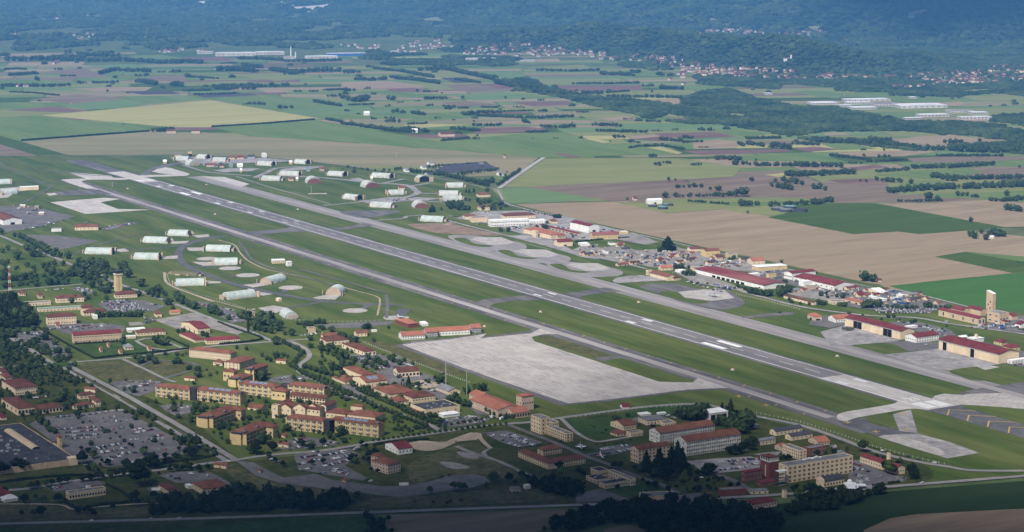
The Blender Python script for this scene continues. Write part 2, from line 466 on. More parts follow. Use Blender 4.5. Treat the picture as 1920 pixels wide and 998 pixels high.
# ---- the fields that can be picked out one by one
FIELDS = [
 ('yellow',Q_('A',230,650,1180,565,1800,667,1190,716,980,717)),
 ('green',Q_('A',-200,665,230,650,850,725,840,742,120,795,-200,735)),
 ('dkgreen',Q_('A',-200,740,0,765,120,797,380,873,215,876,0,812,-200,770)),
 ('brown',Q_('A',-200,775,0,813,212,877,-200,889)),
 ('stubble',Q_('A',122,797,840,743,1150,745,1400,768,1920,800,'B',640,850,1110,887,1000,968,560,940,300,935,60,945,'A',1700,905,1450,878,900,872,380,873)),
 ('green',Q_('A',1190,718,1770,674,'B',0,702,380,765,560,797,1000,752,1250,742,1460,800,1420,888,1140,888,640,848,'A',1920,797,1400,766)),
 ('olive',Q_('B',1145,892,1420,890,1920,892,'C',330,940,'H',900,5,300,40,'F',1916,288,1300,318,962,325,1010,300)),
 ('ltgreen',Q_('F',962,332,1130,322,1690,416,1220,441,1012,444,960,350)),
 ('brown',Q_('F',1140,322,1500,302,1916,290,'H',700,52,1000,60,1080,115,480,168,'F',1900,445,1690,414)),
 ('tan',Q_('F',1064,452,1690,434,1900,430,'H',140,215,400,282,820,252,1180,302,'I',0,312,640,437,970,417,1130,437,1490,412,2100,470,2100,620,1480,568,1250,604,1830,728,900,822,'H',1900,800,1000,600,0,388,'F',1400,540)),
 ('dkgreen',Q_('I',1250,606,1480,570,2100,680,2100,700,1830,727)),
 ('dkgreen',Q_('I',240,216,490,205,790,205,1770,385,1490,411,1130,436,970,416,645,437,0,311,120,285)),
 ('vivid',Q_('I',905,824,1830,729,2200,690,2300,1000,'S',1800,300,1180,255,800,170)),
 ('tan',Q_('I',820,206,1300,206,1770,246,2100,300,2100,375,1772,384)),
 ('brown',Q_('I',0,145,900,120,1250,150,1300,200,490,203,300,170,'H',1200,160)),
 ('tan',Q_('I',1240,195,1650,180,2100,215,2100,290,1770,243,1300,204)),
 ('brown',Q_('I',0,60,500,45,900,60,890,118,0,143,'H',1000,130,1080,60)),
 ('red',Q_('I',440,30,780,20,960,50,560,60)),
 ('green',Q_('I',1030,45,1250,35,1400,62,1100,78,990,66)),
 ('green',Q_('I',1560,130,2100,100,2100,150,1650,165)),
 ('olive',Q_('I',970,132,1550,105,1560,116,980,146)),
 ('brown',Q_('I',1100,190,1230,160,1640,172,1260,200)),
 ('olive',Q_('H',0,195,240,200,820,215,1000,290,820,250,400,280)),
 ('olive',Q_('H',820,225,1180,225,1380,260,1180,300,960,275)),
 ('brown',Q_('A',180,560,430,532,720,547,610,567,420,584)),
 ('red',Q_('A',40,622,300,600,490,622,400,634)),
 ('ltgreen',Q_('A',340,592,620,567,850,585,600,613,500,618)),
 ('green',Q_('A',-100,580,180,575,330,595,100,615,-100,620)),
 ('green',Q_('A',620,566,1000,535,1180,563,860,584)),
 ('dark',Q_('A',680,512,960,510,1015,530,800,533)),
 ('dark',Q_('A',1080,530,1400,525,1455,537,1150,550)),
 ('green',Q_('A',1190,563,1500,540,1850,560,1920,600,1560,620,1800,664)),
 ('tan',Q_('A',400,500,640,490,860,490,820,512,560,518)),
 ('brown',Q_('A',280,400,480,385,600,430,420,440)),
 ('green',Q_('A',0,450,180,448,420,460,300,480,0,485)),
 ('ltgreen',Q_('A',480,370,740,360,900,380,640,392)),
 ('brown',Q_('A',900,430,1050,425,1040,460,680,455)),
 ('olive',Q_('A',1000,465,1380,455,1450,468,1050,485)),
 ('green',Q_('A',720,315,900,308,1050,330,800,335)),
 ('red',Q_('A',1000,325,1250,320,1320,345,1100,345)),
 ('olive',Q_('A',1250,420,1600,410,1800,440,1550,455)),
 ('tan',Q_('A',1470,510,1560,503,1650,518,1500,523)),
 ('tan',Q_('B',0,462,280,458,460,482,430,508,200,500,0,492)),
 ('red',Q_('B',250,500,400,495,560,512,400,518,280,515)),
 ('brown',Q_('B',560,477,870,472,1000,492,960,514,720,522)),
 ('red',Q_('B',780,478,870,473,995,490,900,500)),
 ('dark',Q_('B',560,440,700,436,800,462,640,468)),
 ('red',Q_('B',960,576,1260,570,1340,590,1080,600)),
 ('red',Q_('B',1200,482,1680,480,1700,508,1270,516)),
 ('red',Q_('B',760,722,1040,714,1170,728,1040,745,740,752)),
 ('yellow',Q_('B',340,706,500,697,720,703,460,720)),
 ('tan',Q_('B',740,690,1130,675,1430,680,1100,705)),
 ('green',Q_('B',500,640,660,630,740,665,480,680,330,690)),
 ('ltgreen',Q_('B',620,535,900,520,1120,535,1000,558,740,565)),
 ('green',Q_('B',180,520,540,530,640,555,300,545)),
 ('brown',Q_('B',560,576,720,570,900,590,640,602)),
 ('olive',Q_('B',1320,640,1560,630,1700,655,1420,680)),
 ('tan',Q_('B',1430,665,1600,655,1700,672,1520,682)),
 ('yellow',Q_('B',1370,782,1420,780,1520,800,1470,805)),
 ('red',Q_('B',1600,765,1850,748,1920,760,1790,792,1640,785)),
 ('tan',Q_('B',1610,765,1760,757,1800,768,1640,782)),
 ('yellow',Q_('B',1720,830,1800,828,1920,860,1890,868)),
 ('red',Q_('B',1190,862,1260,864,1355,884,1280,888)),
 ('red',Q_('C',-40,750,170,742,305,770,60,778,-40,775)),
 ('green',Q_('C',180,738,330,735,500,752,350,772,240,752)),
 ('tan',Q_('C',60,800,200,785,330,800,300,835,60,840)),
 ('red',Q_('C',0,850,560,840,630,855,100,872)),
 ('green',Q_('C',200,880,760,868,940,915,640,910,330,905)),
 ('green',Q_('C',760,805,960,808,1090,838,880,845)),
 ('tan',Q_('C',800,748,900,745,950,762,800,764)),
 ('tan',Q_('C',1230,782,1340,765,1540,760,1690,790,1520,815,1480,828,1260,806)),
 ('tan',Q_('C',820,862,1180,848,1440,852,1250,880,1000,882)),
 ('brown',Q_('C',1260,892,1420,884,1920,880,1920,900,1500,915,1300,915)),
 ('red',Q_('C',620,836,740,826,890,842,700,855)),
 ('tan',Q_('C',640,940,920,925,1150,930,1080,955,900,960)),
 ('red',Q_('C',920,945,1080,928,1160,940,980,960)),
 ('yellow',Q_('C',460,985,560,975,760,985,560,1000)),
 ('green',Q_('C',1080,985,1280,965,1600,945,1700,970,1400,1010)),
 ('tan',Q_('C',1430,580,1560,570,1580,590,1460,598)),
 ('green',Q_('C',600,515,800,510,920,530,870,558,700,535)),
 ('olive',Q_('C',1560,512,1720,500,1780,508,1600,522)),
 ('olive',Q_('B',560,235,820,232,940,248,700,258)),
 ('olive',Q_('B',1130,375,1360,365,1420,392,1180,398)),
 ('tan',Q_('B',1080,335,1220,330,1235,350,1100,352)),
 ('field_lush',Q_('N',-200,972,1547,925,'O',1450,868,1640,960,1500,1200,'N',-200,1300)),
 ('brown',Q_('P',60,905,120,875,1500,838,1520,880,1150,1010,300,1080,110,985)),
 ('crop',Q_('R',500,800,'U',600,850,1700,765,1700,1300,'R',300,1400,'Q',-100,1300,300,1020)),
 ('brown',Q_('R',1160,985,1350,900,1547,870,2700,810,2700,1300,1100,1300)),
 ('brown',Q_('Q',200,985,380,948,520,985,400,1040,200,1040)),
]
for c, poly in FIELDS:
 sheet('field',[G(*q) for q in poly],Z_BIG,'lush_grass' if c == 'field_lush' else 'field_'+c)
# ---- the base's own ground
BASE = Q_('D',-300,92,1150,90,'E',700,90,1250,135,'F',800,300,870,330,1020,450,'H',0,386,1916,812,'S',1180,255,1900,340,'U',1800,500,1800,720,'R',1547,665,600,740,'Q',300,800,'P',1547,800,0,845,'N',-200,950)
sheet('airfield',[G(*q) for q in BASE],Z_GRASS,'airfield_grass')
# strips of other grass inside it
GRASS = [('town_grass',Q_('J',-400,700,380,770,'L',250,600,620,870,'O',480,440,'P',0,340,900,240,'Q',0,170,900,90,'R',500,200,1547,480,1547,660,600,735,'Q',300,795,'P',1547,795,0,840,'N',-200,945)),
  ('dry_grass',Q_('J',600,780,940,740,1270,880,1240,905,850,890)),
  ('dry_grass',Q_('J',1000,735,1280,740,1500,760,1400,860,1180,820)),
  ('dry_grass',Q_('P',450,420,750,350,860,470,1060,590,850,610,480,600,300,650,250,520)),
  ('dry_grass',Q_('P',0,760,350,735,900,690,1280,700,1250,775,0,825)),
  ('dry_grass',Q_('N',0,815,430,815,530,850,1080,815,1100,880,0,920)),
  ('lush_grass',Q_('J',610,620,920,590,1060,590,1230,655,780,705)),
  ('lush_grass',Q_('J',-300,20,620,90,560,140,-300,175)),
  ('lush_grass',Q_('Q',250,700,430,640,620,690,640,730,320,745)),
  ('lush_grass',Q_('P',1350,190,1700,165,'Q',500,100,800,85,780,130,450,200,200,330)),
  ('dry_grass',Q_('O',420,640,260,500,330,470,560,590,800,640,1200,690,1200,740,800,740)),
  ('dry_grass',Q_('V',380,550,520,545,860,665,760,675,600,640)),
  ('dry_grass',Q_('M',330,250,590,280,1130,490,1000,515,640,380))]
for m, poly in GRASS:
 sheet('grass',smooth([G(*q) for q in poly],3,True),Z_GRASS+0.3,m)
sheet('bare_ground',smooth(GP('F',[(260,610),(330,600),(560,600),(800,650),(960,680),(860,690),(640,680),(420,660)]),4,True),Z_GRASS+0.3,'bare_soil')
# ---------------------------------------------------------------- runway, taxiways, aprons
def strip(name,s0,s1,t0,t1,base,m,parent=None):
 return sheet(name,[W(s0,t0),W(s1,t0),W(s1,t1),W(s0,t1)],base,m,parent)
strip('runway_shoulder',-12,3172,-31,31,Z_PAVE,'taxi_shoulder')
rw = strip('runway',232,2905,-24,24,Z_PAVE+0.3,'runway_asphalt')
strip('runway_end',-1,231,-24,24,Z_PAVE+0.3,'pale_concrete')
strip('runway_end',2906,3160,-24,24,Z_PAVE+0.3,'pale_concrete')
strip('runway_overrun',-420,-2,-27,27,Z_PAVE+0.3,'dark_asphalt')
strip('runway_overrun',3161,3480,-26,26,Z_PAVE+0.3,'taxi_shoulder')
strip('taxiway',-60,3040,-187,-139,Z_PAVE,'taxi_shoulder')
strip('taxiway_centre',30,3040,-172,-156,Z_PAVE+0.3,'taxi_worn')
strip('taxiway',-500,2960,118,168,Z_PAVE,'taxi_north')
strip('taxiway_centre',-500,2960,134,152,Z_PAVE+0.3,'taxi_worn')
def pave(name,poly,m,base=Z_PAVE+0.1,n=4):
 return sheet(name,smooth([G(*q) for q in poly],n,True) if n > 1 else [G(*q) for q in poly],base,m)
# connections between runway and taxiways
pave('taxiway_link',Q_('D',470,268,640,262,830,255,960,262,920,272,700,270,610,285,700,330,640,335,490,285),'pale_concrete',Z_PAVE+0.5)
pave('taxiway_link',Q_('D',500,212,640,225,830,240,850,258,640,262),'pale_concrete',Z_PAVE+0.5,1)
pave('taxiway_link',Q_('D',1050,238,1350,232,1400,240,1200,248,1060,250),'pale_concrete',Z_PAVE+0.5)
pave('taxiway_link',Q_('D',1050,236,1090,205,1180,170,1280,148,1400,140,1500,155,1330,155,1230,180,1150,205,1100,236),'taxi_shoulder')
pave('apron',Q_('E',20,210,120,178,200,195,300,225,280,235,160,232),'pale_concrete',Z_PAVE+0.5,2)
pave('apron',Q_('E',390,245,560,250,750,303,690,325,520,280),'pale_concrete',Z_PAVE+0.5,1)
pave('taxiway_link',Q_('E',720,668,760,658,980,640,1080,625,1180,655,1000,665,860,680,800,690),'taxi_shoulder')
pave('taxiway_link',Q_('E',1290,630,1450,628,1600,598,1720,600,1640,618,1480,640,1380,655),'taxi_shoulder')
pave('taxiway_link',Q_('V',0,300,120,285,300,268,420,295,220,305,90,325,60,350,0,340),'taxi_shoulder')
pave('taxiway_link',Q_('V',560,255,680,240,820,215,980,240,850,248,700,268,640,285),'taxi_shoulder')
pave('taxiway_link',Q_('U',190,330,220,290,420,255,590,225,640,205,740,230,860,268,720,260,560,285,330,325,250,350),'pale_concrete',Z_PAVE+0.5)
pave('taxiway_link',Q_('U',870,188,960,150,1100,160,1250,110,1400,150,1700,200,1700,270,1400,250,1080,230,1030,240),'pad_concrete',Z_PAVE+0.2,2)
pave('taxiway_link',Q_('U',1060,155,1180,120,1300,100,1700,60,1700,175,1400,145),'taxi_shoulder',Z_PAVE+0.25,2)
pave('taxiway',Q_('U',190,350,400,325,400,345,430,375,600,400,760,440,640,460,480,455,330,405),'dark_asphalt',Z_PAVE+0.15,2)
pave('taxiway_link',Q_('U',590,300,720,265,770,435,640,420),'grey_concrete',Z_PAVE+0.2,1)
pave('apron',Q_('U',480,460,640,440,780,440,1000,500,1215,578,985,618,720,540),'grey_concrete',Z_PAVE+0.22,1)
pave('apron',Q_('U',490,462,620,450,820,505,960,570,930,596,720,535),'pad_concrete',Z_PAVE+0.28,2)
# the big apron and its rim
pave('apron_rim',Q_('M',590,285,720,250,1000,230,1300,190,'V',0,545,330,505,400,485,560,520,430,535,330,545,350,580,700,690,1250,862,1420,860,1470,840,1430,810,1750,890,1400,905,900,970,540,1005,0,812,'M',1000,440),'taxi_shoulder',Z_PAVE+0.05,1)
pave('parking_apron',Q_('M',640,280,760,262,1000,240,1300,195,'V',0,555,340,520,400,490,580,528,430,525,345,545,365,575,700,682,1200,845,1420,850,1455,820,1660,886,1400,895,900,958,590,990,0,792,'M',1000,420),'apron_slabs',Z_PAVE+0.35,1)
pave('taxiway_link',Q_('V',750,690,870,672,960,685,880,695,830,710),'taxi_shoulder',Z_PAVE+0.4,1)
# left: stepped concrete pads
pave('apron',Q_('D',375,440,780,405,900,415,750,440,880,490,1130,495,640,528),'pale_concrete',Z_PAVE+0.45,1)
pave('apron',Q_('D',350,370,560,348,740,345,840,378,560,388,370,390),'taxi_shoulder',Z_PAVE+0.4,1)
pave('apron',Q_('D',345,374,410,370,430,384,370,390),'pale_concrete',Z_PAVE+0.5,1)
pave('apron',Q_('D',-300,470,60,470,240,470,560,545,300,620,60,660,-300,650),'lot_asphalt',Z_PAVE+0.3,1)
pave('parking_lot',Q_('D',180,680,480,695,750,730,430,800,330,740),'lot_asphalt',Z_PAVE+0.3,1)
pave('parking_lot',Q_('D',740,640,960,590,1060,590,820,645),'lot_asphalt',Z_PAVE+0.3,1)
pave('apron',Q_('D',-300,360,70,330,280,312,290,340,120,360,60,405,-300,420),'pad_concrete',Z_PAVE+0.3,1)
# dispersal loop and its spurs
LOOP = Q_('K',400,95,250,115,110,155,35,200,25,265,90,335,200,385,350,440,560,500,800,550,1100,600,1400,625,1663,632,1760,640)
ribbon('taxiway_loop',[G(*q) for q in LOOP],15,Z_PAVE+0.6,'dark_asphalt')
for pts in (Q_('D',640,790,1100,790,1340,765),Q_('K',60,335,160,335,330,345),[('K',400,420),('K',540,395)],Q_('K',840,540,860,515,900,500),Q_('K',1150,610,900,650,760,655),Q_('K',1400,680,1480,650,1500,628)):
 ribbon('taxiway_spur',[G(*q) for q in pts],11,Z_PAVE+0.5,'dark_asphalt')
def pad(r,x,y,rx,m='pad_concrete'):
 cx, cy = G(r,x,y)
 R = rx * mpp(r,x,y)
 sheet('concrete_pad',[(cx+R*math.cos(2*math.pi*i/36),cy+R*1.05*math.sin(2*math.pi*i/36)) for i in range(36)],Z_PAVE+0.8,m)
pad('K',560,404,92); pad('K',1397,680,98); pad('K',895,501,95); pad('K',245,275,85); pad('K',420,350,85)
for poly in (Q_('D',1200,848,1330,838,1330,862,1230,866),Q_('D',1400,780,1530,778,1530,800,1410,802),Q_('D',1270,735,1420,728,1390,748,1290,752),Q_('D',1440,688,1560,680,1570,698,1480,706),
   Q_('K',100,190,225,185,225,212,110,215),Q_('K',120,300,290,300,480,325,210,330),Q_('K',225,445,350,455,350,466,230,470),Q_('K',520,478,660,465,730,478,600,500),
   Q_('K',630,530,760,552,640,570),Q_('K',1060,580,1160,560,1290,555,1240,595,1100,590),Q_('K',640,660,760,640,880,660,780,700,690,690),Q_('D',850,795,930,786,970,808,860,815)):
 pave('shelter_apron',poly,'pad_concrete',Z_PAVE+0.75,1)
pave('apron',Q_('M',500,60,580,55,700,65,640,88,510,85),'pad_concrete',Z_PAVE+0.7,2)
pave('taxiway_link',Q_('M',610,0,720,0,650,60,565,55),'dark_asphalt',Z_PAVE+0.3,1)
pave('parking_lot',Q_('K',1080,790,1500,765,1700,765,'M',560,120,300,150,130,150,'K',1240,830),'lot_asphalt',Z_PAVE+0.2,1)
# north side: loops, pads, fuel aprons
for pts, w in ((Q_('E',790,255,880,215,980,180,1300,170),16),(Q_('E',960,240,1250,252,1500,275,1680,295,1916,310,'F',310,345,330,370,250,400,100,425,-60,425),17),(Q_('F',60,300,150,280,230,265),13),(Q_('F',260,318,330,310,420,295),13),([('F',330,370),('F',480,375)],13),(Q_('E',1300,465,1550,440,1700,425,1900,420),11),(Q_('F',200,425,380,430,520,440),15),(Q_('E',1700,575,1900,560,'F',250,545,380,535),10),(Q_('E',250,160,400,205,540,225,760,240),12),(Q_('E',650,245,900,325,1350,450),5)):
 ribbon('taxiway_spur',[G(*q) for q in pts],w,Z_PAVE+0.6,'taxi_north')
for poly in (Q_('E',980,192,1100,178,1310,172,1180,195,1000,205),Q_('E',1560,430,1700,415,1800,400,1916,400,'F',250,430,60,450,'E',1650,450),Q_('F',250,412,330,400,520,410,400,425,280,425),Q_('E',1500,265,1570,255,1640,285,1540,285),Q_('E',480,200,600,185,830,185,760,208,560,215),Q_('E',150,105,400,100,620,110,900,110,1080,130,920,140,520,150,260,150)):
 pave('apron',poly,'grey_concrete',Z_PAVE+0.55,1)
pave('apron',Q_('E',1420,510,1660,500,1880,505,1800,530,1620,558,1500,540),'taxi_shoulder',Z_PAVE+0.55,2)
for dx, dy, k in ((0,0,1.0),(330,92,1.05),(720,195,1.1)):
 pave('taxiway_bay',[('F',560+dx,690+dy),('F',760+dx,690+dy),('F',1080+dx,740+dy),('F',1150+dx,775+dy),('F',1080+dx,800+dy),('F',830+dx,800+dy),('F',640+dx,745+dy)],'taxi_north',Z_PAVE+0.4,3)
 pave('grass',[('F',600+dx,712+dy),('F',690+dx,708+dy),('F',760+dx,750+dy),('F',900+dx,765+dy),('F',830+dx,775+dy),('F',700+dx,755+dy)],'airfield_grass',Z_PAVE+0.85,3)
 pave('parking_bay',[('F',720+dx,715+dy),('F',780+dx,700+dy),('F',960+dx,702+dy),('F',1060+dx,740+dy),('F',1000+dx,758+dy),('F',870+dx,760+dy)],'pad_concrete',Z_PAVE+1.0,1)
pave('taxiway_bay',Q_('F',1000,690,1150,680,1330,720,1500,800,1700,870,1560,850,1300,770,1100,720),'grey_concrete',Z_PAVE+0.35,1)
pave('taxiway_bay',Q_('T',0,450,80,425,300,420,520,470,700,460,850,540,890,590,820,625,650,645,430,600,300,560,200,520),'taxi_shoulder',Z_PAVE+0.4,3)
pave('grass',Q_('T',160,500,300,485,390,545,590,575,480,592,330,560),'airfield_grass',Z_PAVE+0.9,3)
pave('parking_bay',Q_('T',325,492,550,470,720,480,805,545,610,568,380,540),'pad_concrete',Z_PAVE+1.0,1)
pave('apron',Q_('T',-200,370,0,350,230,375,200,395,0,405,'V',900,185),'grey_concrete',Z_PAVE+0.45,2)
pave('taxiway_link',Q_('T',870,705,1100,675,1290,665,1300,685,1100,700,920,715),'taxi_shoulder',Z_PAVE+0.5,2)
pave('apron',Q_('S',-100,470,120,410,580,540,450,560,180,580,0,600),'grey_concrete',Z_PAVE+0.5,1)
pave('apron',Q_('S',450,660,690,640,910,610,1420,745,1250,770,1000,800,760,760),'grey_concrete',Z_PAVE+0.5,1)
pave('apron',Q_('S',400,550,640,545,920,560,900,610,660,640,540,580),'lot_asphalt',Z_PAVE+0.45,1)
pave('grass',Q_('S',1000,800,1250,765,1420,790,1800,830,1800,860,1250,885,1100,850),'airfield_grass',Z_PAVE+0.9,3)
pave('concrete_pad',Q_('S',1210,755,1300,745,1430,770,1300,795),'pad_concrete',Z_PAVE+1.1,1)
# ---- paint on the runway: each mark is a part of it
def mark(s0,s1,t0,t1,m='white_paint'):
 return strip('marking',s0,s1,t0,t1,Z_MARK,m,rw)
for t in (-22.4,22.4):
 mark(38,2905,t - 0.75,t+0.75)
 for i in range(8):
  tt = math.copysign(2.6+2.45*i,t)
  mark(4,38,min(tt,tt+math.copysign(1.9,t)),max(tt,tt+math.copysign(1.9,t)))
  mark(2925,2958,min(tt,tt+math.copysign(1.9,t)),max(tt,tt+math.copysign(1.9,t)))
for t in (-1,1):
 for s in (468,2615):
  mark(s,s+58,*sorted((t*9.5,t*19.5)))
 for s, k in ((174,3),(711,3),(1005,2),(2060,1),(2247,2),(2428,3),(2796,3)):
  for i in range(k):
   a = t * (12.0+3.2*i)
   mark(s,s+26,*sorted((a,a+t*2.2)))
s = 136
while s < 2880:
 mark(s,s+34,-0.55,0.55)
 s += 61
# the runway number, read by a landing pilot
cu = bpy.data.curves.new('number','FONT')
cu.body = '23'
cu.size = 1.0
cu.align_x = 'CENTER'
tmp = bpy.data.objects.new('number',cu)
COL.objects.link(tmp)
dg = bpy.context.evaluated_depsgraph_get()
nme = bpy.data.meshes.new_from_object(tmp.evaluated_get(dg))
bpy.data.objects.remove(tmp)
nme.materials.clear()
nme.materials.append(MATS['white_paint'])
nu = link('runway_number',nme,rw,(*W(50,0),layer(Z_MARK)),RA - math.pi/2,(19,24,1))
# yellow chevrons on the overrun and short yellow shoulder bars
for i in range(7):
 s = -14 - 38 * i
 for sg in (-1,1):
  q = [W(s,0),W(s - 3,0),W(s - 27,sg*25),W(s - 24,sg*25)]
  sheet('chevron',q,Z_MARK,'yellow_paint',rw)
for s in range(60,2900,60):
 for t0, t1 in ((-150,-141),(-186,-177)):
  if 225 < s < 700 and t0 < -180:
   continue
  q = [W(s,t0),W(s+2.2,t0),W(s+8,t1),W(s+5.8,t1)]
  sheet('shoulder_bar',q,Z_MARK,'yellow_paint',rw)
 if s < 1700:
  for t0, t1 in ((119,126),):
   q = [W(s,t0),W(s+2.2,t0),W(s+7,t1),W(s+4.8,t1)]
   sheet('shoulder_bar',q,Z_MARK,'yellow_paint',rw)
for r, x, y in (('U',265,358),('U',470,425),('U',655,298),('U',695,408),('Q',1180,18),('Q',1380,82)):
 cx, cy = G(r,x,y)
 sheet('yellow_cross',[(cx+a,cy+b) for a,b in ((-1,-7),(1,-7),(1,-1.5),(5,-1.5),(5,1.5),(1,1.5),(1,7),(-1,7),(-1,1.5),(-5,1.5),(-5,-1.5),(-1,-1.5))],Z_MARK,'yellow_paint',rw)
for k, (r,pts) in enumerate((('U',[(350,90),(530,130),(640,165),(690,215)]),('U',[(230,295),(420,272),(600,240)]))):
 ribbon('centre_line',GP(r,pts),0.35,Z_MARK,'white_paint' if k == 0 else 'yellow_paint',parent=rw)
# ---------------------------------------------------------------- roads, lots
ROADPTS = []
def road(pts,w,m='road_asphalt',name='road',base=Z_ROAD):
 ROADPTS.extend(smooth([G(*q) for q in pts],12))
 return ribbon(name,[G(*q) for q in pts],w,base,m)
road(Q_('X',-60,986,0,984,400,973,760,960,1100,948,1155,946,1346,936,1475,928,1560,920,1666,914,1920,894,2000,888),9.5)
road(Q_('X',-40,924,52,918,130,905,202,893,274,886,400,869,431,866,503,855,598,847,670,836,700,830,829,812,896,801,958,795.6,995,793,1080,781,1194,766,1287,759,1338,763,1403,779,1501,799,1578,825,1643,849,1720,867,1780,877,1833,884,1990,884),9)
road(Q_('X',128,687,231,740,270,762,345,805,442,864),9)
road(Q_('X',116,690,215,744,320,806,380,838,428,868),8)
road(Q_('X',-60,588,24,637,91,678,112,686),9)
road(Q_('X',-60,694,84,685,112,684),8)
road(Q_('X',130,681,231,673,289,666,353,656,404,650,512,642,580,637),8)
road(Q_('X',231,675,264,690,308,711,330,718),6)
road(Q_('X',308,711,345,700,372,690,350,680,290,678,262,688),6,'lot_asphalt')
road(Q_('X',-60,425,0,443,45,462,93,480,140,500,188,517,216,531,265,548,325,570,400,600,450,615,511,641),8)
road(Q_('X',-60,552,0,547,80,540,154,534),7)
road(Q_('X',545,641,573,656,580,670,563,685,563,700,600,718,640,738,703,760,760,782,804,798,830,811),8)
road(Q_('X',953,798,1023,825,1060,840,1095,856,1145,874,1189,893,1235,908,1272,926),8,'lot_asphalt')
road(Q_('X',1052,786,1080,812,1114,829,1150,826,1195,818),6,'grey_concrete')
road(Q_('X',1095,856,1125,850,1160,842),7,'lot_asphalt')
road(Q_('Q',1000,580,1120,620,1230,680,1300,720),9,'lot_asphalt')
road(Q_('J',1060,580,1100,610,1180,640,1290,655),6)
road(Q_('J',1080,580,1150,565,1250,575,1420,640),6)
road(Q_('N',0,800,420,805,530,840,700,822,1000,800,1160,798),4,'sand','footpath')
road(Q_('P',480,385,640,320,740,285),14,'sand','dirt_track')
road(Q_('P',760,300,800,350,850,395),6,'sand','dirt_track')
road(Q_('P',600,380,720,430,820,460,920,495,1050,555,1145,602),7,'gravel_yard','dirt_track')
road(Q_('P',850,395,800,425,820,455),5,'gravel_yard','dirt_track')
pave('dirt_yard',Q_('P',230,370,330,340,430,345,540,345,740,280,790,305,740,335,620,345,500,400,380,415,300,400),'sand',Z_ROAD - 0.4,2)
pave('bare_ground',Q_('P',480,490,600,500,700,530,640,545,540,535),'gravel_yard',Z_GRASS+0.6,3)
pave('bare_ground',Q_('P',600,420,700,425,770,460,680,470),'gravel_yard',Z_GRASS+0.6,3)
# perimeter track beyond the fence on the north, with the farm lane
road(Q_('F',870,330,930,350,985,440,1100,480,1400,560,'H',0,400,400,490,1000,630,1916,835,'S',600,120,1180,262,1700,390),6,'grey_concrete')
road(Q_('F',940,335,1060,250,1190,160,1275,105),12,'pad_concrete','farm_lane')
road(Q_('D',-300,92,0,90,600,88,1150,88,'E',200,80,700,100,1250,140,1800,210,'F',300,235,700,300,850,340),5,'gravel_yard','perimeter_track')
road(Q_('D',0,150,80,195,200,245,320,300,380,322,280,390,140,460),5,'taxi_shoulder','perimeter_track')
road(Q_('D',-200,200,0,206,200,200,360,205,500,215,660,235,830,245),8,'taxi_shoulder','perimeter_track')
road(Q_('D',-200,330,100,305,340,298,480,282),6,'taxi_shoulder','perimeter_track')
road(Q_('K',330,130,450,165,500,230,560,290,680,350,820,385,1000,420,1200,470,1400,525,1560,570,1590,610,1570,720),3.5,'sand','fence_path')
road(Q_('K',490,145,540,205,590,280,700,330,850,380,1050,430,1250,480),5,'taxi_shoulder','perimeter_track')
road(Q_('K',0,510,250,590,500,660,620,695),3.5,'sand','fence_path')
road(Q_('K',540,205,600,170,560,150,490,145),3.5,'taxi_shoulder','perimeter_track')
road(Q_('D',560,825,760,750,1130,660),5,'taxi_shoulder','perimeter_track')
road(Q_('J',1280,50,1310,140,1500,220,1663,280),5,'sand','fence_path')
road(Q_('K',950,355,1200,420,1480,500,1663,545),5,'taxi_shoulder','perimeter_track')
road(Q_('K',1640,560,1650,640,1640,740),6,'lot_asphalt')
road(Q_('F',550,575,800,640,1000,690,1300,765,1500,820,'H',0,640,250,700),8,'grey_concrete')
road(Q_('H',820,820,1000,880,1150,920,1300,960,1500,1000,'S',300,330,700,350,1000,400,1500,470,1800,510),9,'grey_concrete')
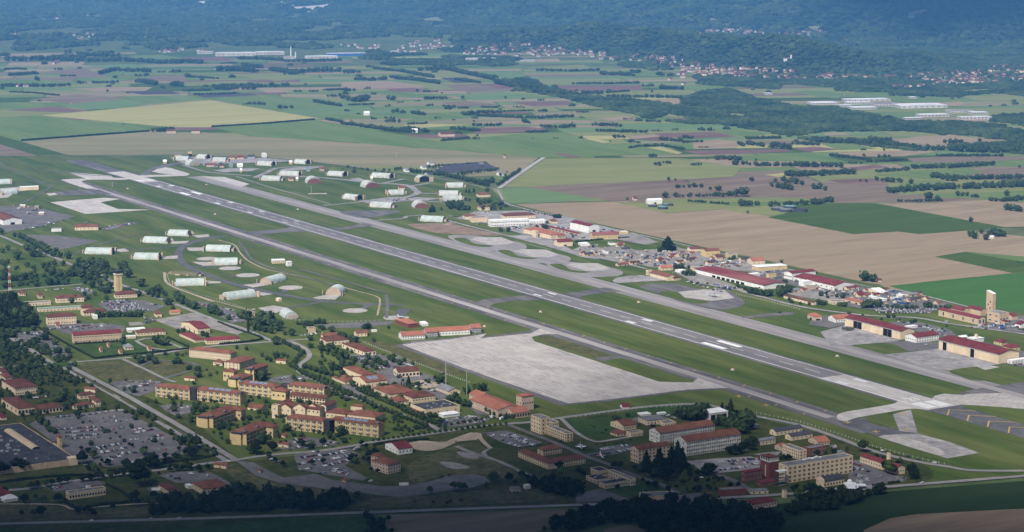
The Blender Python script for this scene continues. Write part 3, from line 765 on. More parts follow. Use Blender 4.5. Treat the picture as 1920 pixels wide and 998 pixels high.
# lots
LOTS = [
 ('lot_asphalt',Q_('N',210,220,330,165,840,115,960,150,1290,330,1380,400,1330,440,1000,500,820,530,620,530,480,420)),
 ('lot_asphalt',Q_('J',760,300,860,265,1120,265,1280,320,1200,350,980,365,850,350)),
 ('lot_asphalt',Q_('J',550,175,640,165,740,205,680,225)),
 ('lot_asphalt',Q_('J',350,470,520,450,860,450,980,470,950,540,560,540)),
 ('lot_asphalt',Q_('J',60,530,330,500,480,620,560,700,430,720,250,600)),
 ('gravel_yard',Q_('J',1200,420,1500,365,1663,400,'K',200,730,560,830,480,870,100,780,'J',1400,500)),
 ('gravel_yard',Q_('J',1000,440,1100,435,1130,460,1010,465)),
 ('lot_asphalt',Q_('J',850,910,1000,890,1280,900,'L',120,480,0,520,'J',980,990)),
 ('lot_asphalt',Q_('L',160,590,300,575,430,590,420,640,300,680,200,625)),
 ('lot_asphalt',Q_('L',980,380,1180,350,1330,370,1280,420,1050,410)),
 ('lot_asphalt',Q_('K',160,610,260,620,480,700,560,760,440,780,280,690)),
 ('lot_asphalt',Q_('M',230,360,440,350,620,390,760,440,640,480,330,460)),
 ('lot_asphalt',Q_('M',420,490,540,470,780,500,960,550,700,600,530,590,480,560)),
 ('sand',Q_('M',700,575,780,555,930,580,960,600,830,625,740,610)),
 ('lot_asphalt',Q_('M',780,640,900,620,1090,670,1000,715,870,700)),
 ('lot_asphalt',Q_('M',150,600,260,590,300,640,440,740,330,700,190,690)),
 ('lot_asphalt',Q_('M',880,890,1050,850,1240,835,1320,880,1120,915,940,930)),
 ('lot_asphalt',Q_('M',1080,700,1200,730,1330,830,1230,830)),
 ('lot_asphalt',Q_('P',790,285,960,265,1080,300,1230,355,1060,390,960,365)),
 ('lot_asphalt',Q_('O',800,400,960,365,1240,350,1330,400,1200,480,1380,580,1340,600,1080,555,840,510)),
 ('lot_asphalt',Q_('O',760,280,880,255,1000,270,1150,290,1180,310,900,345,690,360)),
 ('lot_asphalt',Q_('O',340,440,480,455,600,520,720,575,960,545,1100,590,1300,620,1500,645,1677,640,'P',440,630,530,598,700,583,810,600,845,640,720,680,440,722,150,757,'O',1600,728,1350,700,1000,660,700,622,500,562)),
 ('lot_asphalt',Q_('O',0,545,100,520,200,560,380,665,330,670,230,600,60,590)),
 ('lot_asphalt',Q_('N',1150,590,1240,570,1440,560,1547,590,1460,640,1280,650)),
 ('lot_asphalt',Q_('N',350,690,480,640,700,630,770,655,560,690,400,710)),
 ('lot_asphalt',Q_('N',1060,690,1140,665,1170,720,1110,725)),
 ('lot_asphalt',Q_('Q',140,400,300,372,400,368,410,410,260,445)),
 ('grey_concrete',Q_('Q',800,490,1010,470,1270,455,1340,490,1330,545,1040,575,900,550)),
 ('lot_asphalt',Q_('Q',380,190,450,165,530,235,700,245,600,250)),
 ('lot_asphalt',Q_('R',1030,480,1130,480,1280,560,1480,610,1440,640,1130,670,1050,640)),
 ('lot_asphalt',Q_('Q',0,720,180,690,330,745,400,770,0,790)),
 ('lot_asphalt',Q_('Q',720,740,900,720,920,770,760,795)),
 ('grey_concrete',Q_('R',860,690,1240,660,1250,690,900,720)),
 ('grey_concrete',Q_('R',350,440,500,420,560,420,520,460)),
 ('grey_concrete',Q_('F',620,560,760,510,1180,500,1500,560,1840,650,1800,720,1500,720,1340,720,1120,680,860,600)),
 ('gravel_yard',Q_('H',-100,540,200,560,480,540,800,610,1300,680,1280,760,1000,720,620,690,300,690,60,640)),
 ('gravel_yard',Q_('F',1480,800,1600,750,1720,790,1916,780,1916,900,1700,860)),
 ('lot_asphalt',Q_('H',1040,740,1280,690,1916,850,'S',500,110,1000,230,820,310,380,290,0,230,'H',1500,860,1200,790)),
 ('gravel_yard',Q_('H',470,730,620,720,900,820,1000,870,850,850,600,800)),
 ('gravel_yard',Q_('H',1270,880,1400,850,1720,900,1660,950,1400,910)),
 ('lot_asphalt',Q_('S',480,390,720,380,1000,450,1060,500,880,520,660,450)),
 ('lot_asphalt',Q_('S',1180,420,1640,330,1800,400,1800,500,1400,450)),
 ('lot_asphalt',Q_('S',1040,530,1300,560,1640,640,1800,740,1640,770,1430,740)),
 ('lot_asphalt',Q_('S',-150,340,0,330,120,400,0,440,-200,410)),
 ('gravel_yard',Q_('H',0,440,160,430,340,500,240,520,0,475)),
]
for m, poly in LOTS:
 sheet('parking_lot' if 'asphalt' in m else 'yard',[G(*q) for q in poly],Z_PAVE+1.1,m)
# the roundabout's green island
cx, cy = ground(113,684)
sheet('traffic_island',[(cx+13*math.cos(i*math.pi/12),cy+17*math.sin(i*math.pi/12)) for i in range(24)],Z_ROAD+0.9,'lush_grass')
for s0, s1 in ((0.04,0.34),(0.38,0.66),(0.72,0.97)):
 a, b = np.array(ground(124,690)), np.array(ground(428,862))
 d = b - a
 ribbon('median_strip',[tuple(a+d*s0),tuple(a+d*s1)],5,Z_ROAD+0.9,'dry_grass',False)
# ---------------------------------------------------------------- buildings
def solve_len(N,ang,px):
 """metres along direction ang from ground point N to where the photo column px is met"""
 ex, ey = math.cos(ang), math.sin(ang)
 k = (px - 960) / FPX
 den = ex - k * ey * CP
 if abs(den) < 0.2:
  den = math.copysign(0.2,den)
  return min(18.0,abs((k*(N[1]*CP+CAMH*SP) - N[0])/den))
 return (k*(N[1]*CP+CAMH*SP) - N[0]) / den
def window_mesh(name,frame,pane,inset=0.16):
 m = MB()
 m.box(-0.5,-0.12,0,-0.45,0.05,1,0)
 m.box(0.45,-0.12,0,0.5,0.05,1,0)
 m.box(-0.45,-0.12,0,0.45,0.05,0.06,0)
 m.box(-0.45,-0.12,0.95,0.45,0.05,1,0)
 m.add([(-0.45,-0.03,0.06),(0.45,-0.03,0.06),(0.45,-0.03,0.95),(-0.45,-0.03,0.95)],[(0,1,2,3)],1)
 return m.mesh(name,[MATS[frame],MATS[pane]])
WIN = {'w': window_mesh('window','frame_white','glass'),'t': window_mesh('window_tan','frame_tan','glass'),'d': window_mesh('opening','frame_tan','dark_open'),'s': window_mesh('window_shutter','roof_brown','glass')}
_db = MB()
_db.box(-0.5,-0.10,0,0.5,0.05,1,0)
DOOR = {}
def door_mesh(m):
 if m not in DOOR:
  DOOR[m] = _db.mesh('door',[MATS[m]])
 return DOOR[m]
def facade(root,face,L1,L2,h,floors,n,ws=(1.3,1.5),kind='w',margin=0.0,z0=0.0,name='window',pair=False,top=None):
 """rows of windows on one face: 1 along e1, 2 along e2, 3 and 4 the far sides"""
 L = L1 if face in (1,3) else L2
 fh = (h - z0) / floors
 ws = (min(ws[0]*1.45,(L - 2*margin)/n*(.4 if pair else .72)),min(ws[1]*1.35,fh*.76))
 span = L - 2 * margin
 for f in range(floors):
  for i in range(n):
   for k in ((-0.9,0.9) if pair else (0,)):
    a = margin + span * (i+0.5) / n + k
    z = z0 + fh * f + max(0.25,(fh - ws[1])*0.5)
    if face == 1:
     loc, rz = (a,0,z), 0
    elif face == 2:
     loc, rz = (0,a,z), -math.pi / 2
    elif face == 3:
     loc, rz = (a,L2,z), math.pi
    else:
     loc, rz = (L1,a,z), math.pi / 2
    link(name,WIN[kind],root,loc,rz,(ws[0],1,ws[1]))
def roof_mesh(L1,L2,h,kind,rd,rise,over,m,wallm,thick=0.35):
 """gable, hip, mono or flat roof over the rectangle; gable ends are filled with wall"""
 b = MB()
 o = over
 if kind == 'flat':
  p = 0.9
  t = 0.35
  b.box(-0.1,-0.1,h,L1+0.1,t,h+p,1)
  b.box(-0.1,L2 - t,h,L1+0.1,L2+0.1,h+p,1)
  b.box(-0.1,t,h,t,L2 - t,h+p,1)
  b.box(L1 - t,t,h,L1+0.1,L2 - t,h+p,1)
  b.add([(t,t,h+0.25),(L1 - t,t,h+0.25),(L1 - t,L2 - t,h+0.25),(t,L2 - t,h+0.25)],[(0,1,2,3)],0)
  return b
 if kind == 'slab':
  b.box(-o,-o,h,L1+o,L2+o,h+thick,0)
  return b
 sw = rd == 2
 A, B = (L2,L1) if sw else (L1,L2)
 R = rise if rise > 1.5 else min(rise*B,4.8)
 if kind == 'gable':
  pts = [(-o,-o,h),(A+o,-o,h),(A+o,B/2,h+R),(-o,B/2,h+R),(-o,B+o,h),(A+o,B+o,h)]
  up = [(x,y,z+thick) for x,y,z in pts]
  vs = pts + up
  fs = [(6,7,8,9),(9,8,11,10),(0,3,2,1),(3,4,5,2),(0,1,7,6),(5,4,10,11),(1,2,8,7),(2,5,11,8),(3,0,6,9),(4,3,9,10)]
  ms = [0] * 10
  gv = [(0,0,h),(0,B,h),(0,B/2,h+R - 0.02),(A,0,h),(A,B,h),(A,B/2,h+R - 0.02)]
  gf = [(0,2,1),(3,4,5)]
 elif kind == 'hip':
  q = min(B/2,A/2 - 0.2)
  vs = [(-o,-o,h),(A+o,-o,h),(A+o,B+o,h),(-o,B+o,h),(q,B/2,h+R),(A - q,B/2,h+R),
   (-o,-o,h - thick),(A+o,-o,h - thick),(A+o,B+o,h - thick),(-o,B+o,h - thick)]
  fs = [(0,1,5,4),(1,2,5),(2,3,4,5),(3,0,4),(6,7,1,0),(7,8,2,1),(8,9,3,2),(9,6,0,3),(9,8,7,6)]
  gv, gf = [], []
 else:
  vs = [(-o,-o,h),(A+o,-o,h),(A+o,B+o,h+R),(-o,B+o,h+R)]
  vs += [(x,y,z+thick) for x,y,z in vs]
  fs = [(0,3,2,1),(4,5,6,7),(0,1,5,4),(1,2,6,5),(2,3,7,6),(3,0,4,7)]
  gv = [(0,0,h),(0,B,h),(0,B,h+R),(A,0,h),(A,B,h),(A,B,h+R)]
  gf = [(0,2,1),(3,4,5),(1,2,5,4)]
 if sw:
  vs = [(y,x,z) for x,y,z in vs]
  gv = [(y,x,z) for x,y,z in gv]
  fs = [tuple(reversed(f)) for f in fs]
  gf = [tuple(reversed(f)) for f in gf]
 b.add(vs,fs,0)
 if gv:
  b.add(gv,gf,1)
 return b
LAST = [None]
def bld(r,nx,ny,l,rr,hz,label,alpha=None,roof='gable',rd=1,rise=0.28,wall='cream',rm='terra',w1=None,w2=None,over=0.6,name='building',cat=None,group=None,ws=(1.3,1.6),wk='w',flip=False,door=0,pair=False,open1=None,open2=None,hm=None,chim=0,units=0,solar=0,extra=None,on=None):
 """near base corner at (nx, ny); e1 runs right-away to column rr, e2 left-away to column l (negative: metres); hz eave height in region pixels"""
 al = math.radians(GA if alpha is None else alpha)
 N = G(r,nx,ny)
 L1 = -rr if rr < 0 else solve_len(N,al,zpx(r,rr,0)[0])
 L2 = -l if l < 0 else solve_len(N,al+math.pi/2,zpx(r,l,0)[0])
 if alpha is not None and alpha < 26 and l > 0:
  L2 = min(L2,24)
 L1, L2 = max(2.0,min(L1,300)), max(2.0,min(L2,300))
 if flip:
  N = (N[0] - L1*math.cos(al),N[1] - L1*math.sin(al))
 h = hm or hz * mpp(r,nx,ny)
 if on:
  P0 = LAST[0]
  c_, s_ = math.cos(-P0.rotation_euler.z), math.sin(-P0.rotation_euler.z)
  dx, dy = N[0] - P0.location.x, N[1] - P0.location.y
  root = link(name,None,P0,(dx*c_ - dy*s_,dx*s_+dy*c_,0),al - P0.rotation_euler.z)
 else:
  root = thing(name,label,cat or name.split('_')[-1],N,al,group)
  LAST[0] = root
 wm, rmm = MATS['wall_'+wall], MATS['roof_'+rm]
 b = MB()
 b.box(0,0,-0.5,L1,L2,h,0,False)
 b.build('wall',[wm],root)
 roof_mesh(L1,L2,h,roof,rd,rise,over,rmm,wm).build('roof',[rmm,wm],root)
 if w1:
  facade(root,1,L1,L2,h,w1[0],w1[1],ws,wk,pair=pair,z0=0.4)
 if w2:
  facade(root,2,L1,L2,h,w2[0],w2[1],ws,wk,pair=pair and L2 > 25,z0=0.4)
 if w1 and not w2 and L2 > 6:
  facade(root,2,L1,L2,h,w1[0],max(1,int(L2/7)),ws,wk,z0=0.4)
 if door:
  link('door',door_mesh('metal_dark'),root,(L1*0.5 if door == 1 else 0,0 if door == 1 else L2*0.5,0),0 if door == 1 else -math.pi/2,(2.0,1,min(2.6,h*.7)))
 for face, spec in ((1,open1),(2,open2)):
  for (a,w_,hh) in spec or ():
   L = L1 if face == 1 else L2
   link('doorway',WIN['d'],root,(a*L,0,0) if face == 1 else (0,a*L,0),0 if face == 1 else -math.pi/2,(w_,1,hh))
 if chim:
  c = MB()
  c.box(L1*.5,L2*.3,h,L1*.5+1.4,L2*.3+1.4,h+chim)
  c.build('chimney',[wm],root)
 rnd = random.Random(int(nx*7+ny))
 for i in range(units):
  x, y = rnd.uniform(.12,.82) * L1, rnd.uniform(.15,.8) * L2
  a, c_, d_ = rnd.uniform(1.2,3.5), rnd.uniform(1.2,2.8), rnd.uniform(.8,1.6)
  u = MB()
  u.box(x,y,h+.2,x+a,y+c_,h+.25+d_)
  u.build('roof_unit',[MATS['metal_grey']],root)
 if solar:
  A, B = (L2,L1) if rd == 2 else (L1,L2)
  R = rise if rise > 1.5 else min(rise*B,4.8)
  for i in range(solar):
   x0 = A * (.25+.5*i/solar)
   x1 = x0 + A * .5 / solar * .86
   u = MB()
   f0, f1 = .16, .40
   vs = [(x0,B*f0,h+R*f0*2+.55),(x1,B*f0,h+R*f0*2+.55),(x1,B*f1,h+R*f1*2+.55),(x0,B*f1,h+R*f1*2+.55)]
   vs += [(x,y,z - .12) for x,y,z in vs]
   fs = [(0,1,2,3),(7,6,5,4),(4,5,1,0),(5,6,2,1),(6,7,3,2),(7,4,0,3)]
   if rd == 2:
    vs = [(y,x,z) for x,y,z in vs]
    fs = [tuple(reversed(f)) for f in fs]
   u.add(vs,fs)
   u.build('solar_panel',[MATS['solar']],root)
 if extra:
  extra(root,L1,L2,h)
 return root, L1, L2, h
HB, HT = dict(roof='hip',rm='brown'), dict(roof='hip',rm='terra')
FG, SW = dict(roof='flat',rm='grey'), dict(roof='slab',rm='white',wall='white')
# ---- dormitory blocks: bays of yellow piers with windows and balconies between, stair box with a dark lid
_bal = MB()
_bal.box(-0.5,-1.0,0,0.5,0,0.10)
_bal.box(-0.5,-1.0,0.10,0.5,-0.92,1.0)
BALC = _bal.mesh('balcony',[MATS['frame_white']])
DA = 64.0
def dorm(face,bays,floors=3,lid=None):
 def f(root,L1,L2,h):
  L = L1 if face == 1 else L2
  pm = MB()
  for i in range(bays+1):
   a = min(max(L*i/bays,0.8),L - 0.8)
   p = MB()
   if face == 1:
    p.box(a - .8,-.7,-.5,a+.8,0.02,h - .3)
   else:
    p.box(-.7,a - .8,-.5,0.02,a+.8,h - .3)
   p.build('pier',[MATS['wall_yellow']],root)
  fh = h / floors
  for fl in range(floors):
   for i in range(bays):
    for k in (-.27,0,.27):
     a = L * (i+.5+k*.9) / bays
     loc = (a,0,fl*fh+.7) if face == 1 else (0,a,fl*fh+.7)
     rz = 0 if face == 1 else -math.pi / 2
     if k == 0:
      link('balcony_door',WIN['w'],root,(loc[0],loc[1],fl*fh+.3),rz,(2.2,1,fh*.74))
      if fl:
       link('balcony',BALC,root,(loc[0],loc[1],fl*fh+.1),rz,(2.6,1,1))
     else:
      link('window',WIN['w'],root,(loc[0],loc[1],fl*fh+fh*.3),rz,(1.7,1,fh*.5))
  if face == 1:
   b = MB(); b.box(-3.6,L2*.22,-.5,.02,L2*.78,h*.93); b.build('stair_tower',[MATS['wall_yellow']],root)
   b = MB(); b.box(-3.9,L2*.2,h*.93,.5,L2*.8,h*.93+1.6); b.build('tower_lid',[MATS['roof_dark']],root)
  if lid is not None:
   for q in lid:
    a = q * L
    b = MB()
    if face == 1:
     b.box(a - 3.2,1.0,h - .6,a+3.2,6.5,h+1.9,0)
     b.box(a - 2.2,2.0,h+1.9,a+2.2,5.6,h+2.7,1)
    else:
     b.box(1.0,a - 3.2,h - .6,6.5,a+3.2,h+1.9,0)
     b.box(2.0,a - 2.2,h+1.9,5.6,a+2.2,h+2.7,1)
    b.build('stair_head',[MATS['roof_dark'],MATS['roof_grey']],root)
 return f
def block(r,nx,ny,l,rr,hz,label,m='dark',alpha=DA):
 """dark glazed stair link between two dormitory wings"""
 return bld(r,nx,ny,l,rr,hz,label,alpha=alpha,roof='flat',wall='dark' if 'wall_dark' in MATS else 'grey',rm=m,name='stair_link',cat='stairwell')
mat('wall_dark',(0.030,0.028,0.030),(0.05,0.047,0.05),0.2)
dk = dict(alpha=DA,name='dormitory',wall='yellow',roof='hip',rise=0.26,over=0.9,group='dormitory wings')
bld('L',400,548,135,-15,86,'yellow dormitory wing facing the boulevard car park, standing free of the others',rd=2,extra=dorm(2,6),**dk)
block('L',446,552,400,-16,96,'dark stair link beside the dormitory wing with solar panels over the lawn')
bld('L',795,588,442,-15,92,'yellow dormitory wing with solar panels, joined to the wing by the boulevard',rd=2,solar=4,extra=dorm(2,7,3,(.04,)),**dk)
bld('L',578,764,452,800,84,'yellow dormitory wing ending in a blunt stair tower beside the boulevard trees',rd=1,extra=dorm(1,8,3,(.04,.5)),w2=(2,2),ws=(1,1),**dk)
bld('L',800,704,698,836,84,'square dormitory pavilion with hipped roof, beside the boulevard stair-tower wing',alpha=DA,name='dormitory_pavilion',cat='dormitory',wall='yellow',roof='hip',rise=0.2,over=1.4,w1=(1,3),w2=(1,3),ws=(2.2,2.2),open2=[(.5,7,3.4)],group='dormitory pavilions')
bld('L',838,898,712,1046,96,'yellow dormitory wing ending in a stair tower next to the road crossing',rd=1,extra=dorm(1,8,3,(.04,.5)),w2=(2,2),ws=(1,1),**dk)
bld('L',1048,846,940,1084,94,'square dormitory pavilion with hipped roof, nearest the road crossing',alpha=DA,name='dormitory_pavilion',cat='dormitory',wall='yellow',roof='hip',rise=0.2,over=1.4,w1=(1,3),w2=(1,3),ws=(2.2,2.2),open2=[(.5,7,3.4)],group='dormitory pavilions')
bld('L',1062,528,782,-15,88,'yellow dormitory wing with solar panels facing the inner court',rd=2,solar=4,extra=dorm(2,6,3,(.96,)),**dk)
block('L',1165,500,1100,-16,66,'dark stair link beside the corner pavilion above the inner court')
bld('L',1448,534,1165,-15,84,'yellow dormitory wing with plain roof behind the central courtyard',rd=2,extra=dorm(2,6,3,(.04,)),**dk)
bld('L',1146,552,1035,1182,78,'square dormitory pavilion with hipped roof at the inner court corner',alpha=DA,name='dormitory_pavilion',cat='dormitory',wall='yellow',roof='hip',rise=0.2,over=1.4,w1=(1,3),w2=(1,3),ws=(2.2,2.2),group='dormitory pavilions')
bld('L',790,446,697,888,68,'yellow dormitory wing end with stair tower, below the lodging hotel',rd=1,extra=dorm(1,5,3,(.06,)),w2=(2,2),ws=(1,1),**dk)
bld('L',897,394,828,1006,92,'yellow dormitory wing rising towards the curving tree-lined road',rd=1,extra=dorm(1,6,3,(.04,)),**dk)
bld('L',742,402,660,777,84,'square dormitory pavilion with hipped roof beside the lodging hotel',alpha=DA,name='dormitory_pavilion',cat='dormitory',wall='yellow',roof='hip',rise=0.2,over=1.4,w1=(1,3),w2=(1,3),ws=(2.2,2.2),open2=[(.5,7,3.4)],group='dormitory pavilions')
bld('L',786,308,668,910,56,'cream lodging hotel of two wings with rows of square windows and entrance porch',alpha=DA,rd=1,roof='hip',rise=.25,w1=(3,12),w2=(3,4),name='lodging_hotel')
bld('L',716,244,395,-17,66,'long cream lodging hotel wing with rows of square windows by the hedge',alpha=DA,rd=2,roof='hip',rise=.22,w2=(3,17),name='lodging_hotel',on=True)
bld('L',652,280,580,670,30,'small hipped entrance porch in front of the lodging hotel',alpha=DA,roof='hip',rise=.3,w1=(1,2),open2=[(.5,6,3)],name='entrance_porch',on=True)
# the courtyard block
bld('L',1412,694,1088,-13,74,'brown-roofed dormitory block round a courtyard, with gabled front and two plain towers',alpha=DA,rd=2,roof='gable',rm='brown',rise=.3,w2=(2,10),ws=(1.6,1.8),name='courtyard_block',cat='dormitory')
for i, lx in enumerate((1100,1210,1310)):
 bld('L',lx+88,690 - 2*i,lx,-5,84,'projecting gable on the courtyard block front range',alpha=DA,rd=1,roof='gable',rm='brown',rise=.32,w2=(2,2),ws=(1.3,1.7),over=.5,name='gabled_bay',cat='building',group='courtyard block gables',on=True)
bld('L',1462,668,1412,1542,78,'right range of the courtyard block stepping up towards the bus park',alpha=DA,rd=1,roof='gable',rm='brown',rise=.3,w1=(3,8),name='courtyard_block',cat='dormitory',on=True)
bld('L',1452,580,1180,-13,46,'back range of the courtyard block with an open gallery',alpha=DA,rd=2,roof='gable',rm='brown',rise=.3,w2=(2,12),ws=(2.4,1.8),wk='d',name='courtyard_block',cat='dormitory',on=True)
bld('L',1110,640,1035,1205,44,'left range of the courtyard block beside the plain cream stair tower',alpha=DA,rd=1,roof='gable',rm='brown',rise=.3,w1=(2,6),name='courtyard_block',cat='dormitory',on=True)
bld('L',1086,692,1040,-7,106,'plain cream stair tower on the corner of the courtyard block',alpha=DA,roof='flat',w2=(2,1),name='stair_tower',on=True)
bld('L',1425,655,1380,-7,60,'plain cream stair tower between the courtyard block gables and right range',alpha=DA,roof='flat',w2=(2,1),name='stair_tower',on=True)
bld('L',956,632,850,-14,22,'open red-roofed pavilion in the garden between the dormitory wings',alpha=DA,rd=2,rm='terra',rise=.3,open2=[(.25,5,2.6),(.7,5,2.6)],name='garden_pavilion')
bld('L',1442,808,1150,-15,102,'yellow dormitory wing with trees in front, beside the road crossing car park',rd=2,extra=dorm(2,6),**dk)
block('O',1082,232,1036,-16,104,'dark stair link between the two wings behind the visitor car park')
bld('O',1468,258,1080,-15,104,'yellow dormitory wing with solar panels above the visitor car park',rd=2,solar=4,extra=dorm(2,7,3,(.05,)),**dk)
bld('M',430,892,210,-26,50,'dining hall of broad hipped roofs stepping up behind the dormitory wing',alpha=DA,rd=2,roof='hip',rise=.2,rm='terra',w2=(1,8),name='dining_hall')
bld('M',330,822,240,-9,62,'small raised lantern roof over the dining hall',alpha=DA,rd=2,roof='hip',rise=.25,rm='terra',w2=(1,4),ws=(1,.9),name='roof_lantern',cat='roof',on=True)
bld('M',200,870,45,-22,52,'low hipped wing of the dining hall beside the dark stair link',alpha=DA,rd=2,roof='hip',rise=.22,rm='terra',w2=(1,5),name='dining_hall',on=True)
for r, nx, ny, l, hz, lab in (('L',436,400,355,24,'small cream utility shed with red roof beside the forked path'),('L',1146,264,1070,26,'small cream utility shed with red roof behind the lodging hotel'),('L',1166,920,1082,30,'small cream utility shed with red roof by the road crossing car park'),('J',742,988,658,28,'small cream utility shed with red roof beside the boulevard'),('O',268,506,172,30,'small cream utility shed with red roof on the crossing corner'),('M',655,700,590,30,'small cream shed with red roof among cypresses by the sandy lot')):
 bld(r,nx,ny,l,-7,hz,lab,alpha=DA,rd=2,rm='terra',rise=.3,w2=None,door=2,name='utility_shed',group='utility sheds')
# ---- the quarter round the control tower (region J)
bld('J',575,604,507,948,66,'long yellow warehouse with maroon ribbed roof inside the hedge',alpha=20,rm='maroon',rise=.22,wall='tan',w1=(2,16),ws=(3.2,.9),open1=[(.06,3,4),(.33,3,4),(.62,3,4),(.9,3,4)],name='warehouse')
bld('J',370,462,300,596,66,'two-storey cream headquarters with dark red roof and dormers',alpha=19,**HB,rise=.3,w1=(2,11),w2=(2,4),name='headquarters',cat='office')
bld('J',655,392,545,836,34,'two-storey cream office with brown roof behind the headquarters',alpha=19,**HB,rise=.25,w1=(2,9),name='office_building',cat='office')
bld('J',640,385,560,-18,62,'steep brown hipped roof joining the headquarters to the office behind',alpha=19,**HB,rise=.3,name='office_link',cat='office',on=True)
bld('J',440,288,310,656,40,'large cream hall with broad brown hipped roofs near the radio mast',alpha=19,**HB,rise=.24,w1=(1,9),name='community_hall')
bld('J',300,252,238,335,28,'small cream house with brown roof beside the large hipped hall',alpha=19,**HB,rise=.3,w1=(1,4),name='house')
bld('J',150,232,95,200,24,'low brown-roofed house at the foot of the striped radio mast',alpha=19,**HB,rise=.3,w1=(1,3),name='house')
bld('J',200,312,165,398,22,'low flat-roofed cream annex in front of the hipped hall',alpha=19,**FG,w1=(1,8),name='flat_annex',cat='building')
bld('J',300,358,165,640,20,'long low annex with greenish flat roof behind the headquarters',alpha=19,roof='flat',rm='teal',w1=(1,12),name='flat_annex',cat='building')
bld('J',900,252,855,1070,32,'cream operations building with brown hipped roof at the control tower foot',alpha=19,**HB,rise=.28,w1=(1,8),name='operations_building',cat='office')
bld('J',845,165,800,895,20,'low brown-roofed annex west of the control tower foot',alpha=19,**HB,rise=.25,name='annex',cat='building')
bld('J',1000,518,965,1135,22,'low white flat-roofed workshop beside the dark red hipped store',alpha=19,**SW,open1=[(.3,4,3),(.7,4,3)],name='workshop')
bld('J',1070,546,1035,1292,30,'cream store with dark red hipped roof next to the white workshop',alpha=19,**HB,rise=.24,w1=(1,9),name='store_building')
bld('J',985,566,976,1060,20,'pair of cream site cabins on the lawn behind the long warehouse',alpha=15,roof='slab',rm='white',w1=(1,4),ws=(1,1),name='site_cabin',over=.2)
bld('J',1542,532,1415,1637,46,'cream vehicle hall with maroon roof and red doors by the gravel yard',rm='maroon',rise=.1,rd=1,w1=(1,5),open2=[(.2,3.5,5),(.5,3.5,5),(.8,3.5,5)],name='vehicle_hall',cat='garage')
bld('L',440,98,318,515,26,'low dark red roofed barrack west of its longer twin by the hedge',roof='hip',rm='maroon',rise=.22,w1=(1,4),w2=(1,6),name='low_barrack')
bld('L',530,112,498,792,34,'long low dark red roofed barrack inside the clipped hedge',alpha=18,roof='hip',rm='maroon',rise=.22,w1=(1,14),name='low_barrack')
for nx, ny, l, rr, lab in ((845,637,815,860,'small cream hut on the lawn, beside the long warehouse'),(785,672,758,802,'small cream hut at the lawn corner by the clipped hedge'),(935,688,912,956,'small cream hut on the lawn between hedge and site cabins'),(440,478,412,468,'small cream hut before the headquarters'),(1160,665,1140,1185,'small cream hut near the looping drive')):
 bld('J',nx,ny,l,rr,17,lab,alpha=19,rd=1,rm='terra',rise=.25,door=1,over=.3,name='hut',group='huts on the lawns')
bld('J',975,655,945,1042,24,'grey-roofed cream guard hut on the hedged lawn',alpha=19,roof='hip',rm='grey',w1=(1,3),name='guard_hut')
bld('J',730,414,713,762,30,'white box-shaped plant room before the dark hedge',alpha=19,**SW,name='plant_room',cat='building',over=.1)
bld('J',1330,378,1318,1406,22,'tan canvas store tent at the gravel yard edge',alpha=19,rm='orange',wall='tan',rise=.2,name='store_tent')
bld('J',1215,398,1193,1262,28,'small brown-roofed gatehouse at the gravel yard',alpha=19,**HB,open1=[(.5,3,2.4)],name='gatehouse')
bld('J',45,925,0,102,60,'cream villa with brown roof above the parking trees by the roundabout road',**HB,w1=(2,4),w2=(2,2),name='villa',cat='house')
bld('J',120,1010,15,292,62,'large cream school-like building with brown hipped roof near the roundabout',**HB,rise=.24,w1=(2,10),w2=(2,4),name='school_building',cat='school')
bld('J',20,862,-20,60,40,'brown-roofed cream house ending the villa row',**HB,w1=(2,2),name='villa',cat='house')
# ---- control tower
def control_tower():
 N = G('J',922,192)
 m = mpp('J',922,192)
 t = thing('control_tower','tall cream control tower with dark glazed cab on top','control tower',N,math.radians(GA))
 H = 152 * m
 w = 5.4
 b = MB(); b.box(-w,-w,-.5,w,w,H*.86); b.build('shaft',[MATS['wall_yellow']],t)
 b = MB(); b.box(-w - 1.1,-w - 1.1,H*.86,w+1.1,w+1.1,H*.92); b.build('gallery',[MATS['wall_cream']],t)
 b = MB(); b.cyl(0,0,H*.92,H*1.06,w*1.0,w*1.28,8); b.build('cab',[MATS['glass']],t)
 b = MB(); b.cyl(0,0,H*1.06,H*1.09,w*1.38,w*1.3,8); b.build('cab_roof',[MATS['roof_dark']],t)
 b = MB(); b.tube((0,0,H*1.09),(0,0,H*1.2),.18); b.tube((2,1,H*1.09),(2,1,H*1.15),.12); b.build('antenna',[MATS['metal_grey']],t)
 for f in range(6):
  for fc, loc, rz in ((1,(0,-w,0),0),(2,(-w,0,0),-math.pi/2)):
   link('window',WIN['t'],t,(loc[0],loc[1],H*(.1+.12*f)),rz,(1.4,1,2.0))
control_tower()
